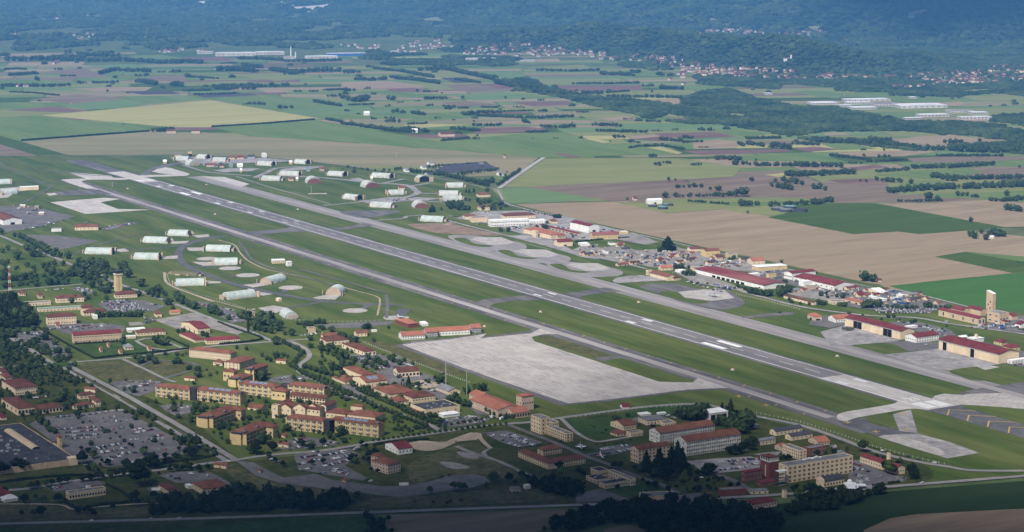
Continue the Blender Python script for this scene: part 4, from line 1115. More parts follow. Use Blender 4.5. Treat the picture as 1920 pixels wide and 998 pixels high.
# ---- shopping centre and its neighbours (region N)
def bx_extra(root,L1,L2,h):
 s = MB()
 x0, y0, y1 = L1 - 26, 72, 182
 w = 5.5
 for j in range(7):
  a0, a1 = math.pi * j / 7, math.pi * (j+1) / 7
  p = lambda a, y: (x0+w*math.cos(a),y,h+.3+3.0*math.sin(a))
  s.add([p(a0,y0),p(a1,y0),p(a1,y1),p(a0,y1)],[(0,1,2,3)])
 s.build('skylight',[MATS['wall_tan']],root)
 for k in range(9):
  y = y0 + (y1 - y0) * k / 8
  q = MB()
  for j in range(7):
   a0, a1 = math.pi * j / 7, math.pi * (j+1) / 7
   pp = [(x0+(w+e)*math.cos(a),yy,h+.3+(3.0+e)*math.sin(a)) for a,yy,e in ((a0,y - .3,.1),(a1,y - .3,.1),(a1,y+.3,.1),(a0,y+.3,.1))]
   q.add(pp,[(0,1,2,3)])
  q.build('skylight_rib',[MATS['frame_white']],root)
 rn = random.Random(3)
 for i in range(70):
  x, y = rn.uniform(.04,.95) * L1, rn.uniform(.04,.95) * L2
  if abs(x - x0) < w + 2 and y0 - 3 < y < y1 + 3:
   continue
  u = MB(); a = rn.uniform(.6,1.1); u.box(x,y,h+.25,x+a,y+a,h+.9)
  u.build('roof_light',[MATS['metal_grey']],root)
 for i in range(16):
  x, y = L1 - rn.uniform(42,75), rn.uniform(15,190)
  u = MB(); u.box(x,y,h+.25,x+rn.uniform(2,5),y+rn.uniform(2,4),h+rn.uniform(1.2,2.4))
  u.build('roof_unit',[MATS['metal_grey']],root)
 for i in range(int(L1/16)):
  b = MB(); b.box(8+16*i,-.5,-.5,9+16*i,.02,h+.6); b.build('pilaster',[MATS['wall_cream']],root)
 b = MB(); b.box(L1 - 9,-1.2,-.5,L1+1.2,9,h+2.4); b.build('corner_block',[MATS['wall_cream']],root)
 for k in (.25,.5,.72):
  b = MB(); b.box(L1 - .02,L2*k,-.5,L1+4,L2*k+14,h*.75); b.build('entrance',[MATS['wall_yellow']],root)
bld('N',556,512,-215,-175,44,'huge shopping hall with dark flat roof and barrel skylight',flip=True,roof='flat',rm='dark',wall='tan',name='shopping_hall',cat='store',extra=bx_extra)
bld('N',432,398,415,452,88,'slim yellow clock-like tower with red cap at the shopping hall entrance',**HT,rise=.5,wall='yellow',w1=(2,1),w2=(2,1),ws=(1,1.2),name='entrance_tower',over=.5,on=True)
bld('N',408,378,-10,-8,26,'low red-roofed entrance lobby beside the shopping hall tower',**HB,rise=.3,name='entrance_lobby',cat='building',on=True)
bld('N',132,158,12,256,58,'large cream food hall with broad hipped brown roof and arches',**HB,rise=.22,w1=(1,5),w2=(1,4),ws=(3,3),wk='d',name='food_hall',cat='restaurant')
bld('N',262,148,230,453,40,'arcaded cream wing with brown roof attached to the food hall',**HB,rise=.24,w1=(1,8),ws=(3,3.2),wk='d',name='arcade_wing',cat='restaurant',on=True)
bld('N',535,112,515,682,30,'long cream clinic wing with brown roof beside the big car park',**HB,rise=.25,w1=(1,9),name='clinic_wing',cat='building')
bld('N',695,92,640,732,44,'square cream clinic block with brown roof at the wing end',**HB,w1=(2,2),w2=(2,3),name='clinic_block',cat='building')
bld('N',580,40,560,690,34,'cream house with brown roof behind the clinic wing',**HB,w1=(1,4),name='clinic_block',cat='building')
bld('N',10,192,-60,52,26,'low dark red roofed kiosk west of the food hall',roof='hip',rm='maroon',name='kiosk')
bld('N',502,770,478,768,52,'long cream veterinary building with flat roof and dark arches inside a hedge',**FG,w1=(1,13),ws=(1.6,2.2),name='flat_clinic',units=5)
bld('N',1222,736,1150,1302,42,'small cream house with dark red roof beside the white van',**HB,w1=(1,4),w2=(1,4),name='house')
bld('O',92,712,0,296,52,'cream visitor centre with red hipped roof and sunken plant well',**HT,rise=.22,w1=(1,8),w2=(1,4),name='visitor_centre',cat='building',units=3)
bld('N',1365,690,1340,1400,26,'white utility cabin between the two dark red roofed houses',**SW,name='utility_cabin',over=.2)
bld('N',30,788,5,130,26,'long white tank trailer shed by the country road',roof='hip',rm='white',wall='white',rise=.3,name='trailer_shed')
bld('N',10,760,-60,100,20,'dark red roofed lodge behind the white trailer shed',roof='hip',rm='maroon',name='lodge',cat='house')
# ---- region O / P / M
bld('O',1540,548,1410,1640,84,'cream three-storey apartment house with clustered brown hipped roofs',alpha=DA - 20,**HT,rise=.25,w1=(3,5),w2=(3,6),wall='pink',name='apartment_house',cat='apartments')
bld('O',1480,500,1408,1530,92,'left bay of the cream apartment house with its own hipped roof',alpha=DA - 20,**HT,rise=.25,w2=(3,3),wall='pink',name='apartment_bay',cat='apartments',on=True)
bld('P',182,442,87,284,46,'white sports hall with bright maroon roof by the sandy yard',roof='gable',rm='maroon',rise=.2,rd=1,wall='white',w1=(1,4),name='sports_hall')
bld('P',378,160,270,628,46,'cream commissary with black flat roof and rooftop plant',roof='flat',rm='dark',w1=(1,4),name='commissary',cat='store',units=9)
bld('P',372,162,268,-5,18,'low red-roofed porch along the side of the black-roofed store',roof='mono',rm='terra',rise=.4,rd=2,name='side_porch',on=True)
bld('P',508,174,474,626,26,'white marquee tent in front of the black-roofed store',roof='hip',rm='white',wall='white',rise=.2,name='marquee',cat='tent')
bld('M',1385,850,1165,1575,62,'large theatre with orange roofs and square fly tower by the big apron',rd=2,rm='orange',rise=.22,w1=(1,4),w2=(2,10),wall='pink',name='theatre')
bld('M',1240,740,1163,1350,52,'raised rear part of the theatre with orange roof',rd=2,rm='orange',rise=.22,wall='pink',w2=(2,4),name='theatre_rear',cat='theatre',on=True)
bld('M',1576,795,1530,1666,118,'square cream fly tower of the theatre with orange cap',roof='hip',rm='orange',rise=.12,wall='pink',w1=(1,5),w2=(1,2),ws=(1.6,2),name='fly_tower',over=.9,on=True)
bld('M',1512,856,1420,1636,44,'arched entrance hall with orange gable roof before the theatre',rd=1,rm='orange',rise=.2,wall='pink',w1=(1,6),ws=(2,3),wk='d',name='entrance_hall',on=True)
bld('M',345,370,170,-20,40,'big cream club building with brown hipped roof and arches',**HB,rise=.22,w1=(1,3),w2=(1,6),ws=(2.4,2.6),name='club_building')
bld('M',50,290,0,225,42,'rear wing of the club building with brown roof',alpha=24,**HB,rise=.2,w1=(1,6),name='club_wing',cat='building',on=True)
bld('M',25,250,8,132,40,'cream block with red roof behind the club building',alpha=24,roof='gable',rm='terra',rise=.2,w1=(1,4),name='club_block',cat='building')
bld('M',285,218,265,368,30,'small cream house with red roof on the lawn beside the car park',alpha=20,rm='terra',rise=.2,w1=(1,3),name='house')
bld('M',405,182,400,445,18,'small white cabin on the lawn next to the red-roofed house',alpha=20,**SW,name='cabin',over=.1)
# squadron building on the apron: a chain of orange roofs
bld('M',640,245,505,820,36,'long squadron building with chain of orange roofs along the big apron',alpha=16,rm='orange',rise=.22,w1=(2,9),ws=(1.6,1.2),wall='white',name='squadron_building',cat='office')
bld('M',830,225,795,920,44,'grey glazed gable bay between the squadron building roofs',alpha=16,rm='orange',rise=.2,wall='grey',w1=(3,7),ws=(1.4,1.5),name='squadron_bay',cat='office',on=True)
bld('M',925,212,880,1170,38,'middle of the orange-roofed squadron building facing the apron',alpha=16,rm='orange',rise=.22,w1=(1,10),ws=(1.6,1.2),wall='white',name='squadron_building',cat='office',on=True)
bld('M',1180,190,1100,1258,42,'right end of the squadron building with grey glazed wall',alpha=16,rm='orange',rise=.18,wall='grey',w1=(3,7),ws=(1.4,1.5),name='squadron_end',cat='office',on=True)
bld('M',690,150,585,770,36,'square hipped hall with orange roof behind the squadron building',alpha=30,roof='hip',rm='orange',rise=.25,wall='brick',name='square_hall')
bld('M',800,136,775,845,22,'small white flat cabin behind the squadron building',alpha=16,**SW,w1=(1,4),ws=(1,1),name='cabin',over=.1)
# fire station group
bld('M',360,628,255,524,58,'fire station hall with solar roof, red bay doors',rd=1,rm='terra',rise=.3,open2=[(.15,4,5),(.38,4,5),(.62,4,5),(.85,4,5)],w1=(1,5),name='fire_station',cat='fire station',solar=2)
bld('M',190,590,92,300,26,'low hipped wing of the fire station with red roof',**HT,rise=.28,w1=(1,4),w2=(1,6),name='fire_station_wing',cat='fire station',on=True)
bld('M',330,560,180,420,50,'upper hipped roof behind the fire station bays',**HT,rise=.22,name='fire_station_roof',cat='fire station',on=True)
bld('M',610,538,545,776,46,'cream garage with brown roof and white bay doors',rm='brown',rise=.25,open1=[(.15,4,4)],w1=(1,6),ws=(3.6,3),name='garage',alpha=20)
bld('M',540,716,405,745,54,'long cream post office wing with terracotta roof',rd=2,**HT,rise=.25,w2=(2,10),w1=(1,6),name='post_office')
bld('M',720,735,640,900,44,'stepped end of the post office with darker red roof',rd=1,**HB,rise=.22,w1=(1,8),name='post_office_end',cat='office',on=True)
bld('M',605,754,540,692,34,'small hipped block before the post office wing',**HT,rise=.25,w1=(1,3),w2=(1,3),name='small_block',cat='building')
bld('M',1000,672,903,1095,28,'long low office with grey metal roof by the twin antenna masts',rd=2,rm='grey',rise=.25,w2=(1,8),name='low_office')
# 4-storey flat office and the U-shaped barrack
bld('P',1216,294,1142,1284,118,'four-storey cream flat-roofed office block with a low window-lined wing',**FG,w2=(4,4),w1=(4,2),ws=(1.3,1.5),name='office_block',cat='office',units=3,wk='s')
bld('P',1400,348,1252,1448,62,'three-storey flat wing of the cream office block',rd=2,**FG,w2=(3,10),w1=(3,2),name='office_wing',cat='office',units=8,wk='s',on=True)
bld('P',1300,262,1250,1345,58,'rear block joining the cream office and its wing',**FG,w1=(2,3),name='office_rear',cat='office',units=3,on=True)
bld('P',1268,548,1050,-13,50,'U-shaped two-storey cream barrack with brown tiled roofs',rd=2,**HT,rise=.28,w2=(2,14),ws=(1.1,1.4),wk='s',name='barrack_range',cat='barrack')
bld('P',1285,542,-13,1539,50,'front range of the U-shaped cream barrack beside the road',rd=1,**HT,rise=.28,w1=(2,14),ws=(1.1,1.4),wk='s',name='barrack_range',cat='barrack',on=True)
bld('P',1230,448,-13,1368,46,'back range of the U-shaped cream barrack facing the court',rd=1,**HT,rise=.28,w1=(2,8),ws=(1.1,1.4),wk='s',name='barrack_range',cat='barrack',on=True)
bld('P',1000,712,985,1068,24,'pink and white shed among the trees by the asphalt',alpha=10,roof='slab',rm='grey',wall='pink',open1=[(.3,2,2),(.7,2,2)],name='shed')
bld('P',1108,692,1086,1142,30,'white tent shed beside the dirt track end',**SW,name='tent_shed',cat='tent',over=.1)
for r, nx, ny, l, rr, lab in (('O',1210,616,1180,1236,'small sentry house with red roof on the asphalt sweep'),('O',540,538,522,556,'tiny sentry box with red roof near the crossing'),('L',1140,842,1112,1168,'garden shelter with brown roof between dormitory wings')):
 bld(r,nx,ny,l,rr,24,lab,alpha=40,**HT,rise=.35,door=1,over=.8,name='sentry_house',cat='hut')
# ---- region Q / R: barracks and headquarters by the country road
st = dict(wall='stained',rm='terra',rise=.24,over=.7,name='barracks')
bld('Q',607,364,530,1003,86,'weathered white four-storey barracks, behind its twin',w1=(4,22),w2=(3,2),ws=(1.2,1.5),wk='s',**st)
bld('Q',800,451,712,1193,110,'weathered white four-storey barracks, before its twin and behind tall conifers',w1=(4,24),w2=(3,2),ws=(1.2,1.5),wk='s',**st)
bld('Q',450,504,395,678,104,'cream four-storey barracks with red roof behind the dark conifers',w1=(4,9),w2=(3,3),ws=(1.3,1.5),wk='s',wall='cream',rm='terra',rise=.22,name='cream_barracks')
bld('Q',515,229,450,658,42,'cream workshop with grey flat roof beside the perimeter road',alpha=25,roof='hip',rm='grey',rise=.06,w1=(1,6),name='workshop')
bld('Q',640,236,580,725,24,'low grey-roofed annex of the perimeter road workshop',alpha=25,**FG,w1=(1,4),name='workshop_annex',cat='workshop',on=True)
bld('Q',345,266,250,438,38,'cream two-storey mess with bright red roof on the lawn',rm='terra',rise=.2,rd=1,w1=(1,5),w2=(1,4),name='mess_hall')
bld('Q',298,310,248,364,26,'low red-roofed front of the lawn mess hall',**HT,rise=.25,w1=(1,3),name='mess_front',cat='hall',on=True)
bld('Q',396,314,364,487,32,'flat grey-roofed side block of the lawn mess hall',**FG,w1=(1,5),name='mess_side',cat='hall',on=True)
bld('Q',475,160,445,545,12,'long white open-sided car shelter behind the workshop',alpha=25,**SW,hm=2.6,name='car_shelter',over=.4)
bld('Q',600,152,585,655,12,'short white car shelter behind the workshop',alpha=25,**SW,hm=2.6,name='car_shelter',over=.4)
bld('Q',968,194,905,1101,56,'tall white open-fronted hangar shed among dark trees',roof='mono',rm='white',rise=.05,wall='white',open1=[(.2,8,8),(.5,8,8),(.8,8,8)],name='hangar_shed')
bld('Q',212,690,165,392,38,'cluster of flat-roofed cream clinic blocks above the country road',roof='flat',rm='dark',w1=(1,10),ws=(1.4,1.4),name='flat_clinic',units=3)
bld('Q',150,655,72,250,32,'flat-roofed cream clinic side block next to the dark trees',roof='flat',rm='dark',w1=(1,4),name='flat_clinic',units=2,on=True)
bld('Q',395,668,232,432,52,'taller rear range of the flat-roofed clinic',rd=2,**FG,w2=(2,9),w1=(1,2),name='clinic_range',cat='clinic',on=True)
bld('Q',165,600,105,235,42,'rear corner block of the flat-roofed clinic',roof='flat',rm='dark',w1=(1,4),name='clinic_block',cat='clinic',on=True)
bld('Q',482,782,452,728,40,'long blind cream gate building by the country road',alpha=8,**FG,name='gate_building',cat='gatehouse')
bld('R',606,648,-17,1077,128,'long four-storey cream headquarters with paired windows',**FG,w1=(4,14),w2=None,ws=(1.05,1.9),wk='t',pair=True,name='headquarters',cat='office',units=0)
bld('R',300,640,268,424,78,'red brick mess building with maroon roof at the brick tower foot',roof='hip',rm='maroon',wall='brick',rise=.2,w1=(2,5),ws=(1.6,1.6),name='brick_building')
bld('R',420,676,380,530,36,'low brick entrance block before the brick tower',roof='hip',rm='maroon',wall='brick',rise=.1,w1=(1,5),ws=(1.6,1.6),name='brick_entrance',cat='building',on=True)
bld('R',692,478,566,743,70,'three-storey cream block with grey flat roof behind the headquarters',rd=2,**FG,w2=(3,9),w1=(3,2),name='rear_office')
bld('R',762,452,716,884,58,'two-storey brick block with grey roof behind the headquarters',**FG,wall='brick',w1=(2,7),name='brick_block',cat='building')
bld('R',390,377,360,518,40,'small cream chapel-like hall with grey roof and tall slit windows',rm='grey',rise=.2,w1=(1,5),ws=(.9,3),name='chapel_hall')
bld('R',520,304,476,712,36,'cream barrack hut with dark roof beside the perimeter road',rm='dark',rise=.22,w1=(1,7),ws=(1.3,1.8),name='barrack_hut',cat='barrack')
bld('R',632,340,587,787,36,'cream barrack hut with dark roof beside the orange-roofed store',rm='dark',rise=.22,w1=(1,5),ws=(1.3,1.8),name='barrack_hut',cat='barrack')
bld('R',830,376,640,912,28,'low long store with orange-red roof behind the brick block',rm='orange',wall='pink',rise=.2,rd=1,w1=(1,4),alpha=24,name='long_store',cat='warehouse')
bld('R',560,414,512,600,32,'pink hut with orange-red roof west of the rear office',rm='orange',wall='pink',rise=.25,w1=(1,2),name='pink_hut')
bld('R',1398,586,1130,1457,54,'long cream gymnasium with crimson roof beside the headquarters car park',rd=2,rm='maroon',rise=.24,w2=(1,14),w1=(1,3),name='gymnasium',cat='hall')
bld('R',1340,545,1322,1352,0,'square cream chimney block rising from the crimson-roofed gymnasium',hm=19,**FG,name='chimney_block',cat='chimney',on=True)
bld('R',362,840,290,528,46,'pinkish house with raised maroon metal roof by the country road',roof='hip',rm='maroon',rise=.14,wall='pink',w1=(1,8),w2=(1,3),name='road_house')
bld('R',275,834,210,345,28,'white annex with grey flat roof beside the maroon-roofed road house',roof='slab',rm='grey',wall='white',w1=(1,3),name='road_annex',cat='house')
bld('R',122,742,98,303,46,'low brick guardhouse with grey roof by the gate',alpha=14,**FG,wall='brick',name='guardhouse',cat='gatehouse')
bld('R',340,728,320,467,26,'low cream boundary building beside the brick guardhouse',alpha=10,roof='slab',rm='grey',w1=(1,3),name='boundary_building',over=.3)
bld('R',582,752,564,602,58,'square cream transformer pillar by the country road',alpha=30,roof='slab',rm='grey',wall='cream',name='transformer_pillar',over=.2)
bld('Q',1290,245,1255,1325,20,'small grey hut by the dark trees near the perimeter road',roof='slab',rm='grey',wall='grey',name='grey_hut')
bld('Q',340,108,318,388,12,'small maroon-roofed hut at the perimeter road corner',alpha=15,rm='maroon',wall='white',hm=3,name='corner_hut')
def brick_tower():
 N = G('R',470,618)
 al = math.radians(GA)
 L1 = solve_len(N,al,zpx('R',534,0)[0]); L2 = solve_len(N,al+math.pi/2,zpx('R',408,0)[0])
 h = 130 * mpp('R',470,618)
 t = thing('brick_tower','square red brick tower with white glazed crown and vertical white lettering','tower',N,al)
 b = MB(); b.box(0,0,-.5,L1,L2,h); b.build('shaft',[MATS['wall_brick']],t)
 b = MB(); b.box(-.5,-.5,h,L1+.5,L2+.5,h+.9); b.build('crown_base',[MATS['frame_white']],t)
 b = MB(); b.box(.2,.2,h+.9,L1 - .2,L2 - .2,h+5.0); b.build('crown_core',[MATS['glass']],t)
 for i in range(9):
  b = MB(); x = L1 * i / 8; b.box(x - .25,-.3,h+.9,x+.25,.2,h+5.0); b.build('mullion',[MATS['frame_white']],t)
 for i in range(6):
  b = MB(); y = L2 * i / 5; b.box(-.3,y - .25,h+.9,.2,y+.25,h+5.0); b.build('mullion',[MATS['frame_white']],t)
 b = MB(); b.box(-.6,-.6,h+5.0,L1+.6,L2+.6,h+5.7); b.build('crown_roof',[MATS['roof_brown']],t)
 b = MB(); b.box(L1*.55,L2*.4,h+5.7,L1*.55+1.6,L2*.4+1.6,h+7); b.build('roof_vent',[MATS['mast_red']],t)
 for i in range(9):
  z = h * .12 + i * h * .075
  b = MB()
  y = L2 * .42
  b.box(-.12,y - 1.0,z,.05,y+1.0,z+.45); b.box(-.12,y - 1.0,z+1.2,.05,y+1.0,z+1.65)
  b.box(-.12,y - 1.0,z+.45,.05,y - .5,z+1.2)
  b.build('sign_letter',[MATS['frame_white']],t)
 s = thing('fire_stair','dark outside fire stair with white canopy beside the brick tower','stairs',G('R',560,668),al)
 for k in range(4):
  z = 1.0 + k * h * .2
  b = MB(); b.box(-4,0,z,7,6,z+.35); b.build('landing',[MATS['metal_dark']],s)
  b = MB(); b.box(-4,0,z+.35,7,.12,z+1.4); b.build('railing',[MATS['metal_grey']],s)
 for x, y in ((-4,0),(6.8,0),(-4,5.8),(6.8,5.8)):
  b = MB(); b.box(x,y,-.5,x+.3,y+.3,h*.86); b.build('post',[MATS['metal_dark']],s)
 b = MB(); b.box(-4.5,-.6,h*.86,8.4,6.4,h*.86+.5); b.build('canopy',[MATS['roof_white']],s)
 p = thing('roof_plant','white air handling plant on the headquarters roof','machinery',(*G('R',800,600),0),al)
 H = 128 * mpp('R',606,648)
 for i in range(7):
  b = MB(); b.box(-14+i*4,3+(i % 3),H+.9,-11.2+i*4,6+(i % 2),H+2.0+.5*(i % 3)); b.build('fan_unit',[MATS['roof_white']],p)
 N = G('R',868,678)
 L1 = solve_len(N,al,zpx('R',1016,0)[0])
 m = thing('arched_hall','cream hall with dark barrel roof in front of the headquarters','hall',N,al)
 hh = 44 * mpp('R',868,678)
 Wd = 14.0
 b = MB(); b.box(0,0,-.5,L1,Wd,hh); b.build('wall',[MATS['wall_cream']],m)
 for nme_, e, mt, x0, x1 in (('roof',.5,'roof_dark',.8,L1),('front_arch',.8,'wall_cream',-.4,.8)):
  q = MB(); n = 12
  ring = [(Wd/2 - (Wd/2+e)*math.cos(math.pi*i/n),hh+(4.0+e)*math.sin(math.pi*i/n)) for i in range(n+1)]
  vs = [(x0,y,z) for y,z in ring] + [(x1,y,z) for y,z in ring]
  fs = [(i,n+1+i,n+2+i,i+1) for i in range(n)] + [tuple(range(n+1)),tuple(range(2*n+1,n,-1))]
  q.add(vs,fs); q.build(nme_,[MATS[mt]],m)
 facade(m,1,L1,Wd,hh,1,7,(1.6,2.2),'w')
 d = thing('white_dome','white round radar dome on the headquarters car park','dome',G('R',1056,652))
 b = MB()
 for i in range(6):
  for j in range(12):
   f = lambda a, c: (3.1*math.cos(a)*math.cos(c),3.1*math.cos(a)*math.sin(c),3.2+3.1*math.sin(a))
   a0, a1 = -math.pi / 2 + math.pi * i / 6, -math.pi / 2 + math.pi * (i+1) / 6
   c0, c1 = 2 * math.pi * j / 12, 2 * math.pi * (j+1) / 12
   b.add([f(a0,c0),f(a0,c1),f(a1,c1),f(a1,c0)],[(0,1,2,3)])
 b.build('shell',[MATS['roof_white']],d,True)
 b = MB(); b.cyl(0,0,0,1.2,1.6); b.build('base',[MATS['metal_grey']],d)
 c = thing('shade_canopy','white cross-shaped canopy roof at the gate on the country road','canopy',G('R',1080,690),math.radians(0))
 b = MB(); b.box(-9,-16,4.8,5,14,5.3); b.build('canopy',[MATS['roof_white']],c)
 b = MB(); b.box(5,-2,4.7,15,7,5.2); b.build('side_canopy',[MATS['roof_white']],c)
 for x, y in ((-7,-13),(3,-13),(-7,11),(3,11),(13,3)):
  b = MB(); b.box(x,y,0,x+.5,y+.5,4.8); b.build('post',[MATS['metal_grey']],c)
brick_tower()
# ---- region S: hangars and terminal
def hangar(face_len,panels,opens):
 def f(root,L1,L2,h):
  for i in range(panels):
   y0, y1 = L2 * i / panels + .25, L2 * (i+1) / panels - .1
   b = MB()
   if any(a <= (i+.5)/panels <= c for a,c in opens):
    b.box(-.05,y0,.2,.3,y1,h*.88); b.build('open_bay',[MATS['dark_open']],root)
   else:
    b.box(-.35,y0,.2,.05,y1,h*.88); b.build('door_panel',[MATS['wall_cream']],root)
  b = MB(); b.box(-.7,.1,h*.89,.05,L2 - .1,h*.98); b.build('door_track',[MATS['metal_grey']],root)
 return f
bld('S',582,534,110,698,76,'long cream hangar with dark red roof and two open bays',rd=2,rm='maroon',rise=.16,name='hangar',over=1.0,extra=hangar(2,13,((.16,.33),(.66,.83))))
bld('S',716,564,622,908,52,'white two-storey office with red gable roof between the hangars',rd=1,rm='maroon',rise=.16,wall='white',w1=(2,9),w2=(1,5),name='hangar_office')
bld('S',1416,742,908,1588,88,'long cream hangar with dark red roof and sliding doors',rd=2,rm='maroon',rise=.16,name='hangar',over=1.0,extra=hangar(2,15,((.40,.47),(.87,.93))))
bld('S',1242,408,905,1302,56,'tan terminal with maroon roofs, flat block and tall slanting-topped tower',rd=2,rm='maroon',rise=.2,wall='tan',w2=(1,4),ws=(2.4,5),w1=(1,2),name='terminal_wing',cat='terminal')
bld('S',1422,404,1318,1502,92,'tan flat-roofed terminal block with rooftop plant',**FG,wall='tan',w2=(2,2),w1=(1,3),ws=(5,1.6),name='terminal_block',cat='terminal',units=12,on=True)
bld('S',1362,322,1308,1388,182,'tall slanting-topped tan tower with three square windows',roof='mono',rise=.25,rm='white',wall='tan',over=.1,name='terminal_tower',extra=lambda root,L1,L2,h: [link('window',WIN['d'],root,(0,L2*a,h*b_),-math.pi/2,(2.6,1,3.4)) for a,b_ in ((.35,.55),(.65,.42),(.38,.26))],on=True)
bld('S',1262,332,1150,1312,48,'maroon gabled hall of the terminal west of the tan tower',rd=2,rm='maroon',rise=.3,wall='tan',name='terminal_hall',cat='terminal',on=True)
bld('S',1110,320,1010,1170,34,'rear maroon roof of the terminal beyond the long wing',rd=2,rm='maroon',rise=.3,wall='tan',name='terminal_rear',cat='terminal',on=True)
bld('S',1530,372,1470,1580,40,'tan side hall with maroon roof east of the terminal block',rd=1,rm='maroon',rise=.2,wall='tan',name='terminal_side_hall',cat='terminal',on=True)
bld('S',1470,408,1436,1500,34,'small maroon entrance canopy before the terminal block',roof='hip',rm='maroon',rise=.2,wall='tan',name='entrance_canopy',on=True)
bld('S',1600,440,1552,1700,36,'maroon roofed loading shed at the terminal car park',rd=2,rm='maroon',rise=.15,wall='white',open2=[(.5,8,4)],name='loading_shed')
bld('S',1512,640,1448,1602,42,'yellow house with maroon roof and arched windows behind the hangar',roof='hip',rm='maroon',wall='yellow',w1=(1,4),w2=(1,3),name='yellow_house')
bld('S',1440,586,1375,1492,32,'yellow house with maroon roof beside its arched-window neighbour',roof='hip',rm='maroon',wall='yellow',w1=(1,3),name='yellow_house')
bld('S',1530,745,1490,1720,34,'low white flat cabin row beside the eastern hangar gable',**SW,w1=(1,8),name='cabin_row',cat='cabin',over=.3)
bld('S',650,444,618,728,22,'low white flat-roofed store behind the hangar office',**SW,name='flat_store',cat='building',over=.3)
bld('S',1090,528,1062,1150,14,'white tent behind the eastern hangar',rm='white',wall='white',rise=.3,name='tent')
bld('S',1210,560,1150,1292,34,'white plant building with a stubby square stack behind the eastern hangar',**SW,name='plant_building',extra=lambda root,L1,L2,h: MB().box(L1*.4,L2*.3,h+.3,L1*.4+3.5,L2*.3+3.5,h+6).build('stack',[MATS['wall_cream']],root))
bld('S',250,246,105,292,30,'open shed with bright orange roof near the bus park',rd=2,roof='mono',rm='orange',wall='tan',rise=.1,open2=[(.3,6,4),(.7,6,4)],name='orange_shed')
bld('S',440,208,310,470,12,'long white canopy over the bus park',rd=2,**SW,hm=4,name='bus_canopy',over=.5)
for i, (nx,ny,l,rr,m,w_) in enumerate(((715,165,690,745,'terra','cream'),(810,205,770,830,'brown','cream'),(900,240,860,930,'terra','pink'),(740,190,715,770,'terra','yellow'))):
 bld('S',nx,ny,l,rr,20,['small red-roofed cream hut at the perimeter track, first of the row','brown-roofed cream hut in the row along the perimeter track','pink hut with red roof, last in the perimeter track row','yellow hut with red roof in the perimeter track row'][i],rm=m,wall=w_,rise=.3,door=1,name='track_hut',group='huts along the perimeter track')
bld('S',400,148,260,470,14,'wide low cream tent roofs of the equipment compound',rd=1,roof='gable',rm='white',wall='cream',rise=.12,name='compound_tent')
bld('S',590,172,545,650,16,'white tent beside the equipment compound',rm='white',wall='white',rise=.2,name='tent')
# ---- region T / H: maintenance area
bld('T',1052,472,470,1242,42,'enormous maintenance hall with faded maroon low roof',rd=2,rm='faded',rise=.06,wall='white',name='maintenance_hall',cat='hangar',over=1.2,open2=[(.30+.07*i,11,5) for i in range(7)])
bld('T',1292,392,1225,1494,62,'tall white hall with maroon roof behind the long maroon workshop',rd=1,rm='maroon',rise=.1,wall='white',w2=(1,4),ws=(3,1.6),name='white_hall')
bld('T',1652,482,1308,1822,46,'long white workshop with dark maroon roof by the perimeter track',rd=2,rm='maroon',rise=.13,wall='white',w2=(1,8),ws=(3,1.4),open1=[(.5,6,5)],name='long_workshop')
bld('T',560,195,510,680,54,'tall plain yellow warehouse with small red gable roof',rd=1,rm='terra',rise=.12,wall='yellow',w1=(1,3),ws=(2,1.2),name='tall_warehouse',alpha=20)
bld('T',1000,314,925,1252,38,'broad cream warehouse with pale flat roof by the field track',roof='hip',rise=.06,rm='white',wall='yellow',name='pale_warehouse',alpha=20)
bld('T',955,262,905,1064,36,'cream shed with orange roof behind the pale warehouse',rd=1,rm='orange',wall='cream',rise=.2,w1=(1,3),name='orange_roof_shed',alpha=18)
bld('T',182,310,155,280,26,'small orange-roofed cream office by the dark round trees',rm='orange',rise=.25,w1=(1,3),alpha=18,name='small_office')
bld('T',235,398,85,300,36,'row of red-roofed cream flight line offices with a short tower',rd=2,rm='terra',rise=.25,w2=(2,9),name='flight_line_office')
bld('T',70,350,50,105,40,'short cream tower at the end of the flight line offices',**FG,w1=(1,2),w2=(1,2),name='short_tower',on=True)
bld('T',285,396,240,345,26,'red-roofed end block of the flight line offices',**HB,rise=.25,w1=(1,3),name='flight_line_end',cat='office',on=True)
bld('T',1470,604,1222,1500,26,'long low barrack with red roof by the shrubs and flight line road',rd=2,rm='brown',rise=.2,w2=(1,9),name='red_roof_barrack')
bld('T',1390,448,1350,1482,44,'pale white box building by the long workshop',roof='flat',rm='white',wall='white',name='box_building')
bld('T',1420,478,1398,1522,32,'brown flat-roofed block before the pale box building',**FG,wall='pink',name='brown_block',cat='building')
bld('T',1095,372,1075,1160,30,'square yellow block in the vehicle pool by the maintenance hall',**FG,wall='yellow',name='yellow_block',cat='building')
bld('T',955,365,922,1022,26,'small white flat-roofed store beside the maintenance hall',roof='flat',rm='white',wall='white',name='white_store',cat='building')
bld('T',1480,738,1372,1548,40,'open shed with orange roof next to the flight line road',roof='hip',rm='orange',wall='pink',rise=.2,open1=[(.5,8,4)],open2=[(.5,10,4)],name='flight_line_shed',alpha=18)
bld('T',1660,756,1552,1795,36,'salmon-roofed cream office beside the long hangar',roof='gable',rm='orange',wall='white',rise=.25,w1=(1,6),name='salmon_office',alpha=20)
bld('T',340,330,298,400,20,'white canopy store next to the round trees',**SW,name='canopy_store',cat='shed',over=.3)
bld('T',470,318,425,580,24,'cream flat store behind the maintenance hall gable',**FG,w1=(1,3),name='flat_store',cat='building',alpha=18)
bld('T',650,225,618,704,30,'small cream house with brown roof in the vehicle pool',rm='brown',rise=.3,w1=(1,2),name='pool_house',alpha=18)
bld('T',345,185,325,385,26,'small yellow hut with red roof among parked equipment',rm='terra',wall='yellow',rise=.3,name='yellow_hut',alpha=18)
